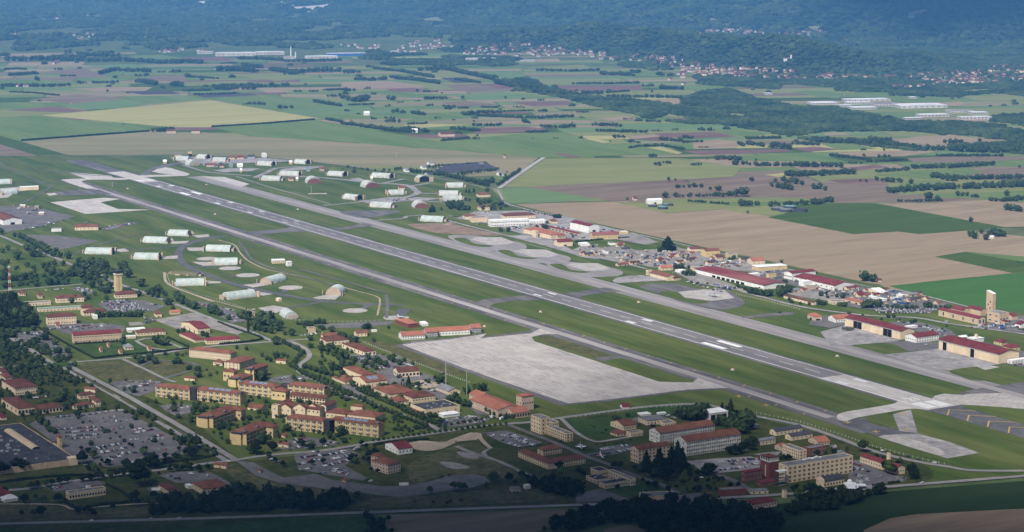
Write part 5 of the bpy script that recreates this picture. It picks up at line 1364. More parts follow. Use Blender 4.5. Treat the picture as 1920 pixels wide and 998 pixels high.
bld('T',430,150,400,520,26,'brown-roofed shed near the big conifer',rm='brown',rise=.2,name='brown_shed',alpha=18)
bld('T',760,205,725,830,36,'tan block behind two small trees in the vehicle pool',**FG,wall='tan',name='tan_block',cat='building',alpha=18)
bld('T',1640,600,1600,1760,26,'cream shed row beside the shrubs near the bus park',**FG,w1=(1,5),name='shed_row',cat='shed',alpha=18)
# ---- region F: north flight line
bld('F',985,566,-38,1218,26,'wide administrative building with brown roof facing the north car park',**HB,rise=.12,w1=(1,10),name='admin_building',cat='office',alpha=16)
bld('F',742,592,655,854,36,'cream windowless store beside the wide brown-roofed office',**FG,wall='cream',name='cream_store',cat='building',alpha=16)
bld('F',690,568,655,775,26,'red-roofed cream lean-to of the windowless store',**HT,rise=.15,name='lean_to',cat='building',alpha=16,on=True)
bld('F',880,624,820,1168,46,'long white avionics shop with two strips of windows',roof='flat',rm='white',wall='white',w1=(2,14),ws=(3,1.3),name='avionics_shop',cat='workshop',alpha=16)
bld('F',1330,718,1125,1438,36,'passenger terminal with bright orange hipped roofs',rd=2,roof='hip',rm='orange',rise=.2,w1=(1,6),w2=(1,10),name='passenger_terminal')
bld('F',1215,702,1188,1234,48,'square cream turret of the orange-roofed passenger terminal',**FG,w1=(2,1),w2=(2,1),name='turret',cat='tower',on=True)
bld('F',1380,716,1310,1440,26,'low orange-roofed front of the passenger terminal',roof='hip',rm='orange',rise=.15,w1=(1,5),name='terminal_front',cat='terminal',on=True)
bld('F',1530,690,1245,1560,18,'long dark maroon open shed behind the passenger terminal',rd=2,rm='maroon',rise=.2,wall='tan',open2=[(.1+.09*i,8,3.4) for i in range(10)],name='long_shed')
bld('F',1612,672,1472,1692,56,'white hangar-like store with maroon roof near the field fence',rd=2,rm='maroon',rise=.14,wall='white',open1=[(.5,8,7)],name='white_store',cat='warehouse')
bld('F',1580,662,1465,1620,22,'low maroon lean-to along the white store',rd=2,roof='mono',rm='maroon',rise=.2,wall='tan',name='store_lean_to',cat='shed',on=True)
bld('F',1642,722,1612,1832,38,'yellow gabled stable-like building with faded red roof',rd=1,rm='faded',rise=.25,wall='yellow',w1=(1,7),name='yellow_building',alpha=14)
bld('F',1382,772,1337,1492,36,'cream small arms store with maroon roof by the taxi bays',rd=1,rm='maroon',rise=.2,wall='cream',open1=[(.5,6,4)],name='small_store',cat='building',alpha=18)
bld('F',790,402,730,876,22,'red-roofed cream villa among trees by the shelters',**HT,rise=.25,w1=(1,5),name='shelter_villa',cat='house',alpha=16)
bld('F',800,502,740,872,28,'red-roofed cream lodge half hidden in trees',**HT,rise=.25,w1=(1,3),name='lodge',cat='house',alpha=16)
bld('F',1180,600,1120,1295,22,'low white office row beside the long avionics shop',roof='flat',rm='white',wall='white',w1=(1,6),name='office_row',cat='office',alpha=16)
bld('F',1340,600,1312,1385,20,'small red-roofed house near the round tree',**HT,rise=.3,name='track_house',alpha=16)
bld('F',1855,678,1838,1908,18,'small round-cornered yellow store by the field fence',roof='flat',rm='white',wall='yellow',name='yellow_store',cat='building',alpha=16)
bld('F',1775,762,1755,1815,20,'small white cabin in the fenced green plot',roof='slab',rm='grey',wall='white',name='plot_cabin',alpha=16,over=.1)
bld('F',1745,830,1700,1760,26,'small white cabin beside the gravel heap',roof='slab',rm='grey',wall='white',name='plot_cabin',alpha=16,over=.1)
bld('F',1560,770,1530,1620,20,'white trailer near the gravel yard gate',**SW,name='trailer',alpha=16,over=.1)
# hangar at the far end and scattered sheds of the western shelters
bld('E',290,95,230,320,32,'tan hangar with high flat centre among the western shelters',**FG,wall='yellow',open1=[(.5,12,8)],name='far_hangar',alpha=10)
bld('E',190,100,150,240,18,'low tan wing of the western tan hangar',roof='gable',rm='grey',wall='yellow',rise=.15,name='hangar_wing',cat='hangar',alpha=10,on=True)
bld('E',855,105,840,880,30,'small white square tower near the western shelters',roof='flat',rm='white',wall='white',name='white_turret',cat='tower',alpha=20)
for i, (nx,ny,l,rr,m,w_,lab) in enumerate(((600,118,570,640,'terra','yellow','yellow shed with red roof among the western shelters'),(660,118,635,710,'maroon','pink','maroon shed among the western shelters'),(740,112,700,790,'dark','grey','dark shed among the western shelters'),(430,175,395,500,'terra','pink','reddish workshop beside the western concrete apron'),(530,180,490,560,'brown','pink','brown workshop beside the western concrete apron'),(600,178,575,625,'teal','grey','teal-roofed store by the western taxiway'),(680,215,655,695,'white','yellow','tan hut by the western taxiway bend'),(660,178,630,700,'white','white','row of white cabins by the western taxiway'),(105,150,80,130,'white','yellow','tan hut by the taxiway to the western end'),(1280,205,1250,1310,'terra','pink','red-roofed hut behind the middle shelters'),(1180,208,1150,1205,'teal','grey','teal-roofed hut behind the middle shelters'),(1045,280,1010,1080,'terra','cream','red-roofed hut between the middle shelters'),(1050,155,1030,1070,'white','yellow','tan hut between two western shelters'),(1100,280,1088,1115,'white','yellow','tan box hut between the middle shelters'),(1660,275,1638,1672,'white','yellow','tan hut beside the north-east shelter'),(1870,345,1840,1912,'terra','cream','long hut with red roof behind the dark-mouthed shelter'))):
 bld('E',nx,ny,l,rr,16,lab,alpha=12,rm=m,wall=w_,rise=.25,name='shelter_hut',group='huts among the shelters')
bld('E',1190,378,1185,1330,8,'low walled aerial compound with a tan cabin on the grass',alpha=5,roof='slab',rm='grey',wall='cream',hm=2,name='aerial_compound',over=.1)
bld('K',750,312,735,850,26,'low white flat-roofed glide-path station by the taxiway',alpha=12,roof='slab',rm='white',wall='cream',w1=(1,6),name='glide_station',cat='building',over=.3)
bld('K',870,334,855,905,36,'small square white lookout tower on the airfield grass',alpha=25,**SW,w1=(2,2),w2=(2,2),ws=(1.2,1.2),name='lookout_tower',over=.4)
bld('K',800,608,778,826,24,'small cream box store on the grass inside the dispersal loop',alpha=40,roof='slab',rm='white',wall='cream',name='box_store',cat='building',over=.1)
bld('K',1035,856,1020,1090,40,'tan flat store by the trees below the baseball-like pad',alpha=20,**FG,wall='tan',name='tan_store',cat='building')
bld('K',1140,905,1130,1255,42,'cream block with red gable roof above the club building',alpha=22,rm='terra',rise=.2,w1=(1,4),name='gable_block',cat='building')
bld('K',1405,880,1390,1495,36,'small cream house with red roof on the lawn by the wide car park',alpha=20,rm='terra',rise=.2,w1=(1,3),name='lawn_house')
bld('D',25,612,-120,165,40,'big red-roofed hangar hall by the western apron',roof='gable',rd=2,rm='terra',rise=.25,wall='white',open1=[(.5,10,6)],name='edge_hangar')
bld('D',560,650,542,735,26,'low cream workshop with red roofs on the airfield grass',alpha=8,rm='terra',rise=.3,w1=(1,6),name='field_workshop')
bld('D',385,660,355,460,26,'row of small white sheds beside the airfield workshop',alpha=10,roof='slab',rm='grey',wall='white',name='field_shed',over=.1)
bld('D',150,350,0,290,26,'flat pale concrete bunker shed west of the stepped pads',alpha=14,roof='slab',rm='white',wall='cream',name='bunker_shed',over=.1)
for i, (nx,ny,l,rr) in enumerate(((150,480,110,190),(260,485,200,290),(290,535,262,330))):
 bld('D',nx,ny,l,rr,18,['tan container store on the western apron beside the fence','tan container store on the western apron beside the fuel tanks','tan low store in the middle of the western apron'][i],alpha=12,roof='slab',rm='teal' if i == 1 else 'white',wall='tan',name='apron_store',over=.1)
# farm of long dark sheds beyond the shelters
for i in range(6):
 x0, y0 = 470 - 36 * i, 168 + 13 * i
 bld('F',500 - 30*i+60,178+12*i,-22,880+20*(i - 2) if i > 1 else 860,9,'long low farm shed with dark purple-brown roof inside the tree ring',alpha=32,rm='dark',rise=.25,wall='grey',name='farm_shed',cat='barn',group='long farm sheds')
for nx, ny, l, rr, lab in ((370,190,345,400,'small white farmhouse among the long dark sheds'),(245,212,220,272,'white feed tower house at the shed farm corner'),(945,240,915,975,'white farm cabin at the open end of the shed farm'),(420,160,395,455,'white silo shed behind the long dark sheds'),(800,170,770,830,'pale silo shed at the back of the shed farm')):
 bld('F',nx,ny,l,rr,14,lab,alpha=20,rm='grey',wall='white',rise=.3,name='farm_cabin',cat='farmhouse',group='shed farm cabins')
# biogas tanks and barn in the brown fields
bld('H',262,212,243,366,26,'white barn with pale roof beside the dark round tanks',alpha=14,rm='white',wall='wall' if 'wall_wall' in MATS else 'white',rise=.2,open1=[(.5,6,4)],name='barn')
def tank(r,x,y,rx,hz,label,roofm):
 m = mpp(r,x,y)
 X, Y = G(r,x,y)
 t = thing('round_tank',label,'tank',(X,Y+rx*m),0,'round farm tanks')
 h = hz * m
 b = MB(); b.cyl(0,0,-.3,h,rx*m,None,24); b.build('wall',[MATS['metal_dark']],t)
 b = MB(); b.cyl(0,0,h,h+1.6,rx*m+.3,rx*m*.3,24); b.build('cover',[MATS[roofm]],t)
for q in (('H',296,236,33,16,'dark round tank with pale lid nearest the white barn','roof_grey'),('H',372,252,38,18,'dark round tank with teal lid before the white barn','roof_teal'),('H',398,226,30,12,'small dark round tank behind the teal-lidded one','roof_teal'),('H',430,226,20,14,'smallest dark round tank at the farm by the white barn','roof_dark'),
  ('I',75,262,48,20,'dark round tank with pale teal lid at the green square field corner','roof_grey'),('I',170,248,50,18,'round tank with bright teal lid behind the others by the green field','roof_teal'),('I',140,274,50,20,'round tank with grey-blue lid in front by the green field','roof_grey'),('I',250,274,52,20,'black round tank without bright lid by the green field','roof_dark')):
 tank(*q)
for r, nx, ny, l, rr, lab in (('A',940,752,905,990,'red-roofed farmhouse beside dark trees at the yellow field'),('A',1080,752,1050,1125,'maroon barn standing alone at the yellow field tip'),('H',155,185,140,180,'small grey shed by the biogas farm lane'),('I',830,795,815,852,'small red brick shed beside two field trees'),('B',130,650,100,160,'long white greenhouse shed in the open fields'),('B',400,748,370,430,'white farm shed behind the long hedge'),('B',560,770,-40,640,'low dark farm yard building behind the long hedge'),('I',1665,470,1655,1690,'tiny white hut between two dark groves'),('B',918,892,912,926,'tiny lone hut in the stubble field')):
 bld(r,nx,ny,l,rr,14,lab,alpha=14,rm='white' if 'white' in lab else 'brown',wall='white' if 'white' in lab else 'pink',rise=.3,name='farm_building',cat='farm')
# ---------------------------------------------------------------- hardened aircraft shelters
def shelter(loc,ang,L,Wd,label,left='vent',right='door',skin='shelter_skin',H=None):
 """axis along local x from 0 to L; the long side nearer the camera is y = 0"""
 H = H or Wd * 0.5
 t = thing('aircraft_shelter',label,'shelter',loc,ang,'hardened aircraft shelters')
 n = 14
 ring = lambda e: [(Wd/2 - (Wd/2+e)*math.cos(math.pi*i/n),(H+e)*math.sin(math.pi*i/n) ** 0.85 if 0 < i < n else 0.0) for i in range(n+1)]
 b = MB()
 k = max(6,int(L/2.4)) * 2
 xs = [L*i/k for i in range(k+1)]
 vs = []
 for j, x in enumerate(xs):
  vs += [(x,y,z - .3) for y,z in ring(0.16 if j % 2 else 0.0)]
 m = n + 1
 fs = [(j*m+i,(j+1)*m+i,(j+1)*m+i+1,j*m+i+1) for j in range(k) for i in range(n)]
 b.add(vs,fs)
 b.build('shell',[MATS[skin]],t)
 for x, kind, sg in ((0,left,-1),(L,right,1)):
  e = MB()
  rr = ring(-.1)
  e.add([(x+sg*-.15,y,z - .3) for y,z in rr],[tuple(range(m))])
  e.build('end_wall',[MATS['dark_open' if kind == 'dark' else 'shelter_door' if kind == 'door' else 'shelter_old']],t)
  if kind == 'door':
   for q in range(5):
    y = Wd * (.14+.18*q)
    zt = H * math.sin(math.acos(1 - 2*y/Wd)) ** .85 - .5
    d = MB(); d.box(min(x,x+sg*.5),y - .25,-.3,max(x,x+sg*.5),y+.25,zt); d.build('door_rib',[MATS['wall_tan']],t)
   for q in (-1,1):
    d = MB()
    y0 = Wd * (.5+q*.62)
    xx = sorted((x+sg*.2,x+sg*5.5))
    d.add([(xx[0],y0 - .5,-.3),(xx[1],y0 - .5,-.3),(xx[1],y0+.5,-.3),(xx[0],y0+.5,-.3),(xx[0],y0 - .5,H*.75),(xx[1],y0 - .5,H*.3),(xx[1],y0+.5,H*.3),(xx[0],y0+.5,H*.75)],[(0,1,5,4),(1,2,6,5),(2,3,7,6),(3,0,4,7),(4,5,6,7)])
    d.build('blast_wall',[MATS['shelter_door']],t)
  elif kind == 'dark':
   for q in (-1,1):
    d = MB()
    y0 = Wd * (.5+q*.58)
    xx = sorted((x+sg*1.0,x+sg*3.6))
    d.box(xx[0],y0 - Wd*.16,-.3,xx[1],y0+Wd*.16,H*.82)
    d.build('door_leaf',[MATS['wall_tan']],t)
  elif kind == 'vent':
   d = MB(); xx = sorted((x+sg*.1,x+sg*5.0)); d.box(xx[0],Wd*.3,-.3,xx[1],Wd*.7,H*.42); d.build('exhaust_duct',[MATS['wall_tan']],t)
   d = MB(); xx = sorted((x+sg*5.0,x+sg*7.0)); d.box(xx[0],Wd*.2,-.3,xx[1],Wd*.8,H*.62); d.build('blast_deflector',[MATS['shelter_door']],t)
  elif kind == 'rust':
   d = MB(); xx = sorted((x+sg*.2,x+sg*3.0)); 
   d.add([(xx[i],y*1.1 - Wd*.05,z*.8 - .3) for i in (0,1) for y,z in ring(0)],[(i,m+i,m+i+1,i+1) for i in range(n)]+[tuple(range(m)),tuple(range(2*m - 1,m - 1,-1))])
   d.build('blast_wall',[MATS['rust_wall']],t)
 d = MB(); d.box(L*.18,-2.2,-.3,L*.36,.6,2.4); d.build('side_annex',[MATS['wall_tan']],t)
 d = MB(); d.box(L*.62,-1.2,-.3,L*.68,.6,2.8); d.build('side_door',[MATS['shelter_door']],t)
 return t
def has(r,x1,y1,x2,y2,label,left='vent',right='door',Wd=25.0,skin='shelter_skin',H=None):
 a, b = np.array(G(r,x1,y1)), np.array(G(r,x2,y2))
 d = b - a
 return shelter(tuple(a),math.atan2(d[1],d[0]),float(np.linalg.norm(d)),Wd,label,left,right,skin,H)
def has_end(r,x1,y1,x2,y2,L,label,front='door',skin='shelter_skin',turn=0.0):
 """front arch faces the camera between the two base points; the body runs away from it"""
 a, b = np.array(G(r,x1,y1)), np.array(G(r,x2,y2))
 d = b - a
 Wd = float(np.linalg.norm(d))
 ang = math.atan2(d[1],d[0]) + math.pi / 2
 return shelter(tuple(b),ang,L,Wd,label,front,'vent',skin)
SP_ = 'white ribbed aircraft shelter '
has('D',1255,690,1400,694,SP_+'at the taxiway end of the southern loop, brown door towards taxiway','vent','door')
has('D',1068,742,1242,748,SP_+'second down outside the southern loop, brown door','vent','door')
has('D',636,827,830,830,SP_+'farthest out from the southern loop near the fence corner','vent','dark')
has('D',1000,867,1180,870,SP_+'outside the southern loop with a box on the grass behind it','vent','dark')
has('K',228,216,418,221,SP_+'inside the southern loop by the sandy path bend','dark','vent')
has('K',300,322,480,319,SP_+'inside the southern loop beside a round pad, with brown open doors','door','vent')
has('J',1372,156,1592,150,SP_+'beside the olive hangar below the southern loop','vent','dark')
has('K',410,596,628,570,SP_+'below the southern loop near the fence path','vent','dark')
has('K',745,474,863,442,SP_+'with brown door between the round pads','door','vent')
has_end('K',1165,556,1290,560,34,SP_+'showing its brown door head-on above the loop','door')
has_end('K',850,742,955,735,38,SP_+'end-on by the wide car park beside the striped mast','vent')
has('K',-40,398,160,412,'long olive-brown earth-coloured hangar beside the southern loop','vent','vent',18,'olive_roof',7)
has('D',-60,306,80,302,SP_+'by the western fence, without an open mouth','vent','dark')
has('D',15,384,132,374,SP_+'by the western fence with dark open mouth','dark','vent')
N_ = 'pale aircraft shelter '
has('E',195,126,287,129,N_+'in front of the tan hangar at the western runway end','dark','vent',25,'shelter_old')
has('E',352,112,420,116,N_+'east of the tan hangar at the western runway end','vent','dark',25,'shelter_old')
has_end('E',300,165,378,160,30,N_+'end-on before the tan hangar at the western runway end','vent','shelter_old')
has('E',472,136,568,138,N_+'beside the reddish workshops at the western runway end','vent','vent',25,'shelter_old')
has('E',805,163,912,168,N_+'with dark mouth beside the small white turret','vent','dark',25,'shelter_old')
has('E',1083,149,1168,154,N_+'with dark mouth by the stubble field track','vent','dark',25,'shelter_old')
has('E',838,276,975,280,N_+'closed at both ends beside the long northern taxiway','vent','vent',25,'shelter_old')
has('E',970,239,1112,243,N_+'with dark mouth behind the closed shelter','vent','dark',25,'shelter_old')
has('E',1330,239,1445,246,N_+'with dark mouth before the grassy mound','vent','dark',25,'shelter_old')
has('E',1660,252,1795,260,N_+'with dark mouth nearest the lane trees','vent','dark',25,'shelter_old')
has_end('E',1185,300,1285,296,32,N_+'end-on between two rust-brown blast walls','rust','shelter_old')
has_end('E',1620,332,1712,326,34,N_+'end-on with rust-brown wall behind the grey jet','rust','shelter_old')
has('E',1445,413,1545,424,N_+'with dark mouth nearest the long northern taxiway','vent','dark',25,'shelter_old')
has('E',1790,386,1908,383,N_+'with dark mouth towards the white pole','dark','vent',25,'shelter_old')
has('E',1648,474,1805,484,N_+'with rust-brown wall nearest the grey jet','rust','vent',25,'shelter_old')
has_end('F',335,288,425,284,32,N_+'showing its dark mouth head-on by the farm trees','dark','shelter_old')
has('F',550,330,672,330,N_+'with dark mouth by the three conifers','dark','vent',25,'shelter_old')
has('F',490,390,634,391,N_+'closed, beside the red-roofed villa','rust','vent',25,'shelter_old')
has('F',532,432,668,427,N_+'closed, half hidden by round trees','vent','vent',25,'shelter_old')
has_end('F',312,484,410,480,34,N_+'end-on beside the dark bushy tree','rust','shelter_old')
has('F',352,582,518,589,N_+'standing alone by the bare red earth','vent','vent',25,'shelter_skin')
# ---------------------------------------------------------------- masts, huts on the field, planes
def mast(r,x,y,ytop,label,striped=True,w=1.1,name='radio_mast'):
 h = (y - ytop) * mpp(r,x,y)
 t = thing(name,label,'mast',(*G(r,x,y),0))
 n = 8 if striped else 1
 for i in range(n):
  b = MB()
  z0, z1 = h * i / n, h * (i+1) / n
  w0, w1 = w * (1 - .5*i/n), w * (1 - .5*(i+1)/n)
  for sx, sy in ((-1,-1),(1,-1),(1,1),(-1,1)):
   b.tube((sx*w0,sy*w0,z0),(sx*w1,sy*w1,z1),.16 if striped else .3,4)
  if striped:
   for a, c in (((-1,-1),(1,-1)),((1,-1),(1,1)),((1,1),(-1,1)),((-1,1),(-1,-1))):
    b.tube((a[0]*w0,a[1]*w0,z0),(c[0]*w1,c[1]*w1,z1),.10,4)
    b.tube((c[0]*w0,c[1]*w0,z0),(a[0]*w1,a[1]*w1,z1),.10,4)
  b.build('section',[MATS['mast_red' if i % 2 == 0 and striped else 'mast_white' if striped else 'metal_grey']],t)
 b = MB(); b.box(-w*1.4,-w*1.4,h*(.93 if striped else .8),w*1.4,w*1.4,h*(.95 if striped else .83)); b.build('platform',[MATS['metal_grey']],t)
mast('J',78,215,-10,'tall red and white lattice radio mast beside the park lawn',w=2.0)
mast('K',606,745,660,'red and white striped lattice mast beside the parked cars and trees',w=2.2)
mast('M',982,615,365,'slender grey antenna pole by the apron, standing beside the sandy lot',False,.25,'antenna_pole')
mast('M',1144,680,450,'slender grey antenna pole by the apron, beside the large tree',False,.25,'antenna_pole')
mast('M',778,590,500,'thin grey light pole over the sandy lot',False,.15,'light_pole')
mast('J',279,372,275,'thin grey flagpole above the greenish roof',False,.15,'flag_pole')
mast('C',908,575,525,'lattice pylon among the white factory sheds',False,1.2,'pylon')
mast('E',1212,372,310,'white pole of the aerial compound',False,.4,'aerial_pole')
mast('E',1850,108,60,'thin pole behind the western shelters',False,.4,'aerial_pole')
mast('D',842,322,285,'small tripod aerial on the grass beside the western runway end',False,1.0,'aerial')
def field_hut(r,x,y,label):
 t = thing('equipment_hut',label,'hut',(*G(r,x,y),.6),RA,'orange and white equipment huts')
 t.scale = (.7,.7,.7)
 for i in range(2):
  for j in range(2):
   b = MB(); b.box(-3+3*i,-2.4+2.4*j,0,3*i,2.4*j,1.9); b.build('panel',[MATS['orange_paint' if (i+j) % 2 else 'mast_white']],t)
   b = MB(); b.box(-3+3*i,-2.4+2.4*j,1.9,3*i,2.4*j,3.7); b.build('panel',[MATS['mast_white' if (i+j) % 2 else 'orange_paint']],t)
for r, x, y, lab in (('V',404,380,'orange and white hut west of the runway opposite the big apron'),('V',1060,316,'orange and white hut between runway and northern taxiway, opposite the helicopter pad'),('V',1688,768,'orange and white hut between runway and big apron, nearer the threshold'),('D',955,340,'orange and white hut beside the tripod aerial'),('D',1610,532,'orange and white hut in the grass above the dispersal loop'),('E',428,310,'orange and white hut across the runway from the tripod aerial'),('E',1112,496,'orange and white hut across the runway above the taxiway link'),('S',45,680,'orange and white hut in the grass before the long hangar'),('D',1545,310,'orange and white hut on the grass near the pale apron corner'),('V',30,478,'orange and white hut by the squadron building')):
 field_hut(r,x,y,lab)
def plane(r,x,y,ang,span,paint,label,name='jet',wing='paint_grey',kind='jet'):
 t = thing(name,label,'aircraft' if kind != 'heli' else 'helicopter',(*G(r,x,y),GZ),math.radians(ang))
 s = span / 10.0
 b = MB()
 prof = [(-7.5,.15,1.9),(-6,.5,1.9),(-3,.8,2.0),(0,.9,2.0),(4,.85,2.0),(7,.6,2.1)]
 n = 8
 vs, fs = [], []
 for px_, r_, zc in prof:
  vs += [(px_*s,r_*s*math.cos(2*math.pi*i/n),(zc+r_*math.sin(2*math.pi*i/n))*s) for i in range(n)]
 fs = [(j*n+i,j*n+(i+1) % n,(j+1)*n+(i+1) % n,(j+1)*n+i) for j in range(len(prof) - 1) for i in range(n)] + [tuple(range(n)),tuple(range(6*n - 1,5*n - 1,-1))]
 b.add(vs,fs); b.build('fuselage',[MATS[paint]],t)
 if kind == 'jet':
  for sg in (-1,1):
   w = MB()
   q = [(-2.2,.6),(1.6,5.0),(3.2,5.0),(3.6,.6)]
   w.add([(x_*s,sg*y_*s,z_*s) for z_ in (1.9,2.05) for x_,y_ in q],[(0,1,2,3),(7,6,5,4),(0,4,5,1),(1,5,6,2),(2,6,7,3),(3,7,4,0)]); w.build('wing',[MATS[wing]],t)
   w = MB()
   q = [(4.8,.5),(6.8,2.6),(7.8,2.6),(7.4,.5)]
   w.add([(x_*s,sg*y_*s,z_*s) for z_ in (2.0,2.12) for x_,y_ in q],[(0,1,2,3),(7,6,5,4),(0,4,5,1),(1,5,6,2),(2,6,7,3),(3,7,4,0)]); w.build('tailplane',[MATS[wing]],t)
  w = MB()
  q = [(3.6,2.6),(6.2,5.4),(7.4,5.4),(7.2,2.4)]
  w.add([(x_*s,y_*s,z_*s) for y_ in (-.09,.09) for x_,z_ in q],[(0,1,2,3),(7,6,5,4),(0,4,5,1),(1,5,6,2),(2,6,7,3),(3,7,4,0)]); w.build('fin',[MATS[paint]],t)
  w = MB(); w.box(-5.0*s,-.45*s,2.5*s,-2.4*s,.45*s,3.2*s); w.build('canopy',[MATS['glass']],t)
  w = MB()
  for x_, y_ in ((-4.5,0),(2,-1.2),(2,1.2)):
   w.box((x_ - .3)*s,(y_ - .15)*s,-.02,(x_+.3)*s,(y_+.15)*s,1.3*s)
  w.build('undercarriage',[MATS['rubber']],t)
 else:
  w = MB(); w.box(6.5*s,-.2*s,1.8*s,8.2*s,.2*s,4.4*s); w.build('tail_fin',[MATS[paint]],t)
  for a in range(4):
   w = MB(); c_, s_ = math.cos(a*math.pi/2+.4), math.sin(a*math.pi/2+.4)
   w.add([((x_*c_ - y_*s_ - 1)*s,(x_*s_+y_*c_)*s,z_*s) for z_ in (3.5,3.6) for x_,y_ in ((.3,-.2),(7.5,-.25),(7.5,.25),(.3,.2))],[(0,1,2,3),(7,6,5,4),(0,4,5,1),(1,5,6,2),(2,6,7,3),(3,7,4,0)]); w.build('rotor_blade',[MATS['metal_dark']],t)
  w = MB(); w.cyl(-1*s,0,2.7*s,3.6*s,.35*s); w.build('rotor_hub',[MATS['metal_dark']],t)
  w = MB()
  for sg in (-1,1):
   w.box(-4*s,(sg*1.1 - .12)*s,-.02,2*s,(sg*1.1+.12)*s,.3*s)
   for x_ in (-2.5,.8):
    w.box((x_ - .1)*s,(sg*1.1 - .1)*s,.3*s,(x_+.1)*s,(sg*.6+.1)*s,1.5*s)
  w.build('skids',[MATS['metal_dark']],t)
plane('P',1507,400,95,13,'paint_silver','white display jet on the small lawn before the barrack','display_jet','paint_white')
plane('Q',186,466,100,13,'paint_white','red and white aerobatic display jet on bare ground by the road','display_jet','paint_red')
plane('T',625,535,150,16,'paint_silver','pale helicopter parked on the hexagonal concrete pad','helicopter',kind='heli')
plane('F',168,432,25,13,'paint_grey','grey fighter jet on the taxi spur among the northern shelters','fighter_jet')
plane('E',1640,298,40,12,'paint_grey','grey fighter jet nosing out beside the rust-walled shelter','fighter_jet')
plane('S',138,462,200,14,'canvas_green','dark green helicopter on the apron before the long hangar','helicopter',kind='heli')
plane('T',1775,815,190,13,'metal_dark','dark helicopter on the apron corner near the flight line shed','helicopter',kind='heli')
plane('M',640,76,160,12,'paint_silver','grey jet parked on the pale stub apron above the squadron building','fighter_jet')
# ---------------------------------------------------------------- hedges, fences
def hedge(r,pts,label,hgt=3.0,w=3.0):
 P = smooth(GP(r,pts),6) if len(pts) > 2 else GP(r,pts)
 b = MB()
 rn = random.Random(len(pts)*31+int(pts[0][0]))
 L = []
 for a, c in zip(P[:-1],P[1:]):
  d = math.dist(a,c)
  for i in range(max(1,int(d/2.6))):
   t = i / max(1,int(d/2.6))
   L.append((a[0]+(c[0] - a[0])*t,a[1]+(c[1] - a[1])*t))
 L.append(P[-1])
 ring = []
 for i, p in enumerate(L):
  q0, q1 = L[max(i - 1,0)], L[min(i+1,len(L) - 1)]
  dx, dy = q1[0] - q0[0], q1[1] - q0[1]
  n_ = math.hypot(dx,dy) or 1
  nx, ny = -dy / n_, dx / n_
  hh, ww = hgt * rn.uniform(.8,1.2), w * rn.uniform(.8,1.2) / 2
  ring.append([(p[0]+nx*ww,p[1]+ny*ww,.3),(p[0]+nx*ww*rn.uniform(.8,1.1),p[1]+ny*ww*.9,hh*.7+.6),(p[0]+rn.uniform(-.3,.3),p[1],hh+.6),(p[0] - nx*ww*rn.uniform(.8,1.1),p[1] - ny*ww*.9,hh*.7+.6),(p[0] - nx*ww,p[1] - ny*ww,.3)])
 for i in range(len(ring) - 1):
  b.add(ring[i]+ring[i+1],[(j,5+j,6+j,j+1) for j in range(4)])
 if ring:
  b.add(ring[0],[(0,1,2,3,4)]); b.add(ring[-1],[(4,3,2,1,0)])
 o = b.build('hedge',[MATS['leaf_dark']])
 tag(o,label,'hedge','clipped hedges')
hedge('J',[(300,480),(420,550),(560,630),(740,722)],'dark clipped hedge running down the side of the long warehouse plot')
hedge('J',[(740,722),(900,705),(1200,675),(1472,648)],'dark clipped hedge along the road below the hut lawn')
hedge('J',[(580,612),(760,600),(930,588)],'dark clipped hedge at the foot of the long warehouse wall')
hedge('J',[(1310,560),(1470,632)],'dark clipped hedge beside the looping drive')
hedge('K',[(330,770),(480,830),(640,880),(680,905)],'dark clipped hedge along the road by the gravel yard')
hedge('K',[(680,905),(560,925),(340,945)],'dark clipped hedge behind the long low barrack')
hedge('N',[(0,648),(300,610),(640,590)],'dark hedge below the shopping hall lawn')
hedge('N',[(780,562),(1000,540),(1300,490),(1547,455)],'dark hedge along the south side of the big car park')
hedge('N',[(430,730),(560,830),(800,800),(950,780),(880,710),(770,660)],'dark hedge round the flat-roofed clinic inside the footpath')
hedge('O',[(0,440),(200,400)],'dark hedge on the crossing corner of the boulevard')
hedge('F',[(1510,740),(1700,720),(1916,705)],'low dark hedge round the green plot beside the gravel heap')
hedge('A',[(120,794),(400,773),(840,740)],'thin dark hedge line under the green field in the west',5,5)
hedge('A',[(1190,716),(1500,697),(1770,675)],'thin dark hedge line under the yellow field',5,4)
hedge('P',[(0,378),(90,360),(400,330)],'dark hedge behind the crimson-roofed sports hall')
hedge('U',[(560,800),(640,790)],'short dark hedge by the headquarters car park')
_post = MB(); _post.box(-.16,-.16,0,.16,.16,2.4)
POST = _post.mesh('post',[MATS['frame_white']])
def fence(pts,step,label):
 P = [G(*q) for q in pts]
 t = thing('fence',label,'fence',(*P[0],GZ - .6),0,'white post fences')
 n = 0
 for a, c in zip(P[:-1],P[1:]):
  d = math.dist(a,c)
  k = int(d/step)
  for i in range(k):
   link('post',POST,t,(a[0]+(c[0] - a[0])*i/k - P[0][0],a[1]+(c[1] - a[1])*i/k - P[0][1],0))
  r_ = MB()
  for z in (1.0,2.0):
   r_.tube((a[0] - P[0][0],a[1] - P[0][1],z),(c[0] - P[0][0],c[1] - P[0][1],z),.05,4)
  r_.build('wire',[MATS['metal_grey']],t)
fence(Q_('M',335,262,640,385,960,505,1180,585),6,'white posted fence on the lawn beside the big apron')
fence(Q_('K',830,752,1300,770,1620,758),7,'white posted fence along the south side of the dispersal grass')
fence(Q_('R',350,135,700,205,1000,300,1250,390,1547,468,'U',1000,668),7,'white posted fence beside the perimeter road below the threshold')
fence(Q_('T',820,515,1080,570,1380,645),7,'white posted fence between helicopter pad and flight line road')
fence(Q_('F',1060,735,1230,775,1340,800),7,'white posted fence behind the taxi bay by the passenger terminal')
fence(Q_('Q',0,170,440,108,800,85),7,'white posted fence along the perimeter road above the barracks')
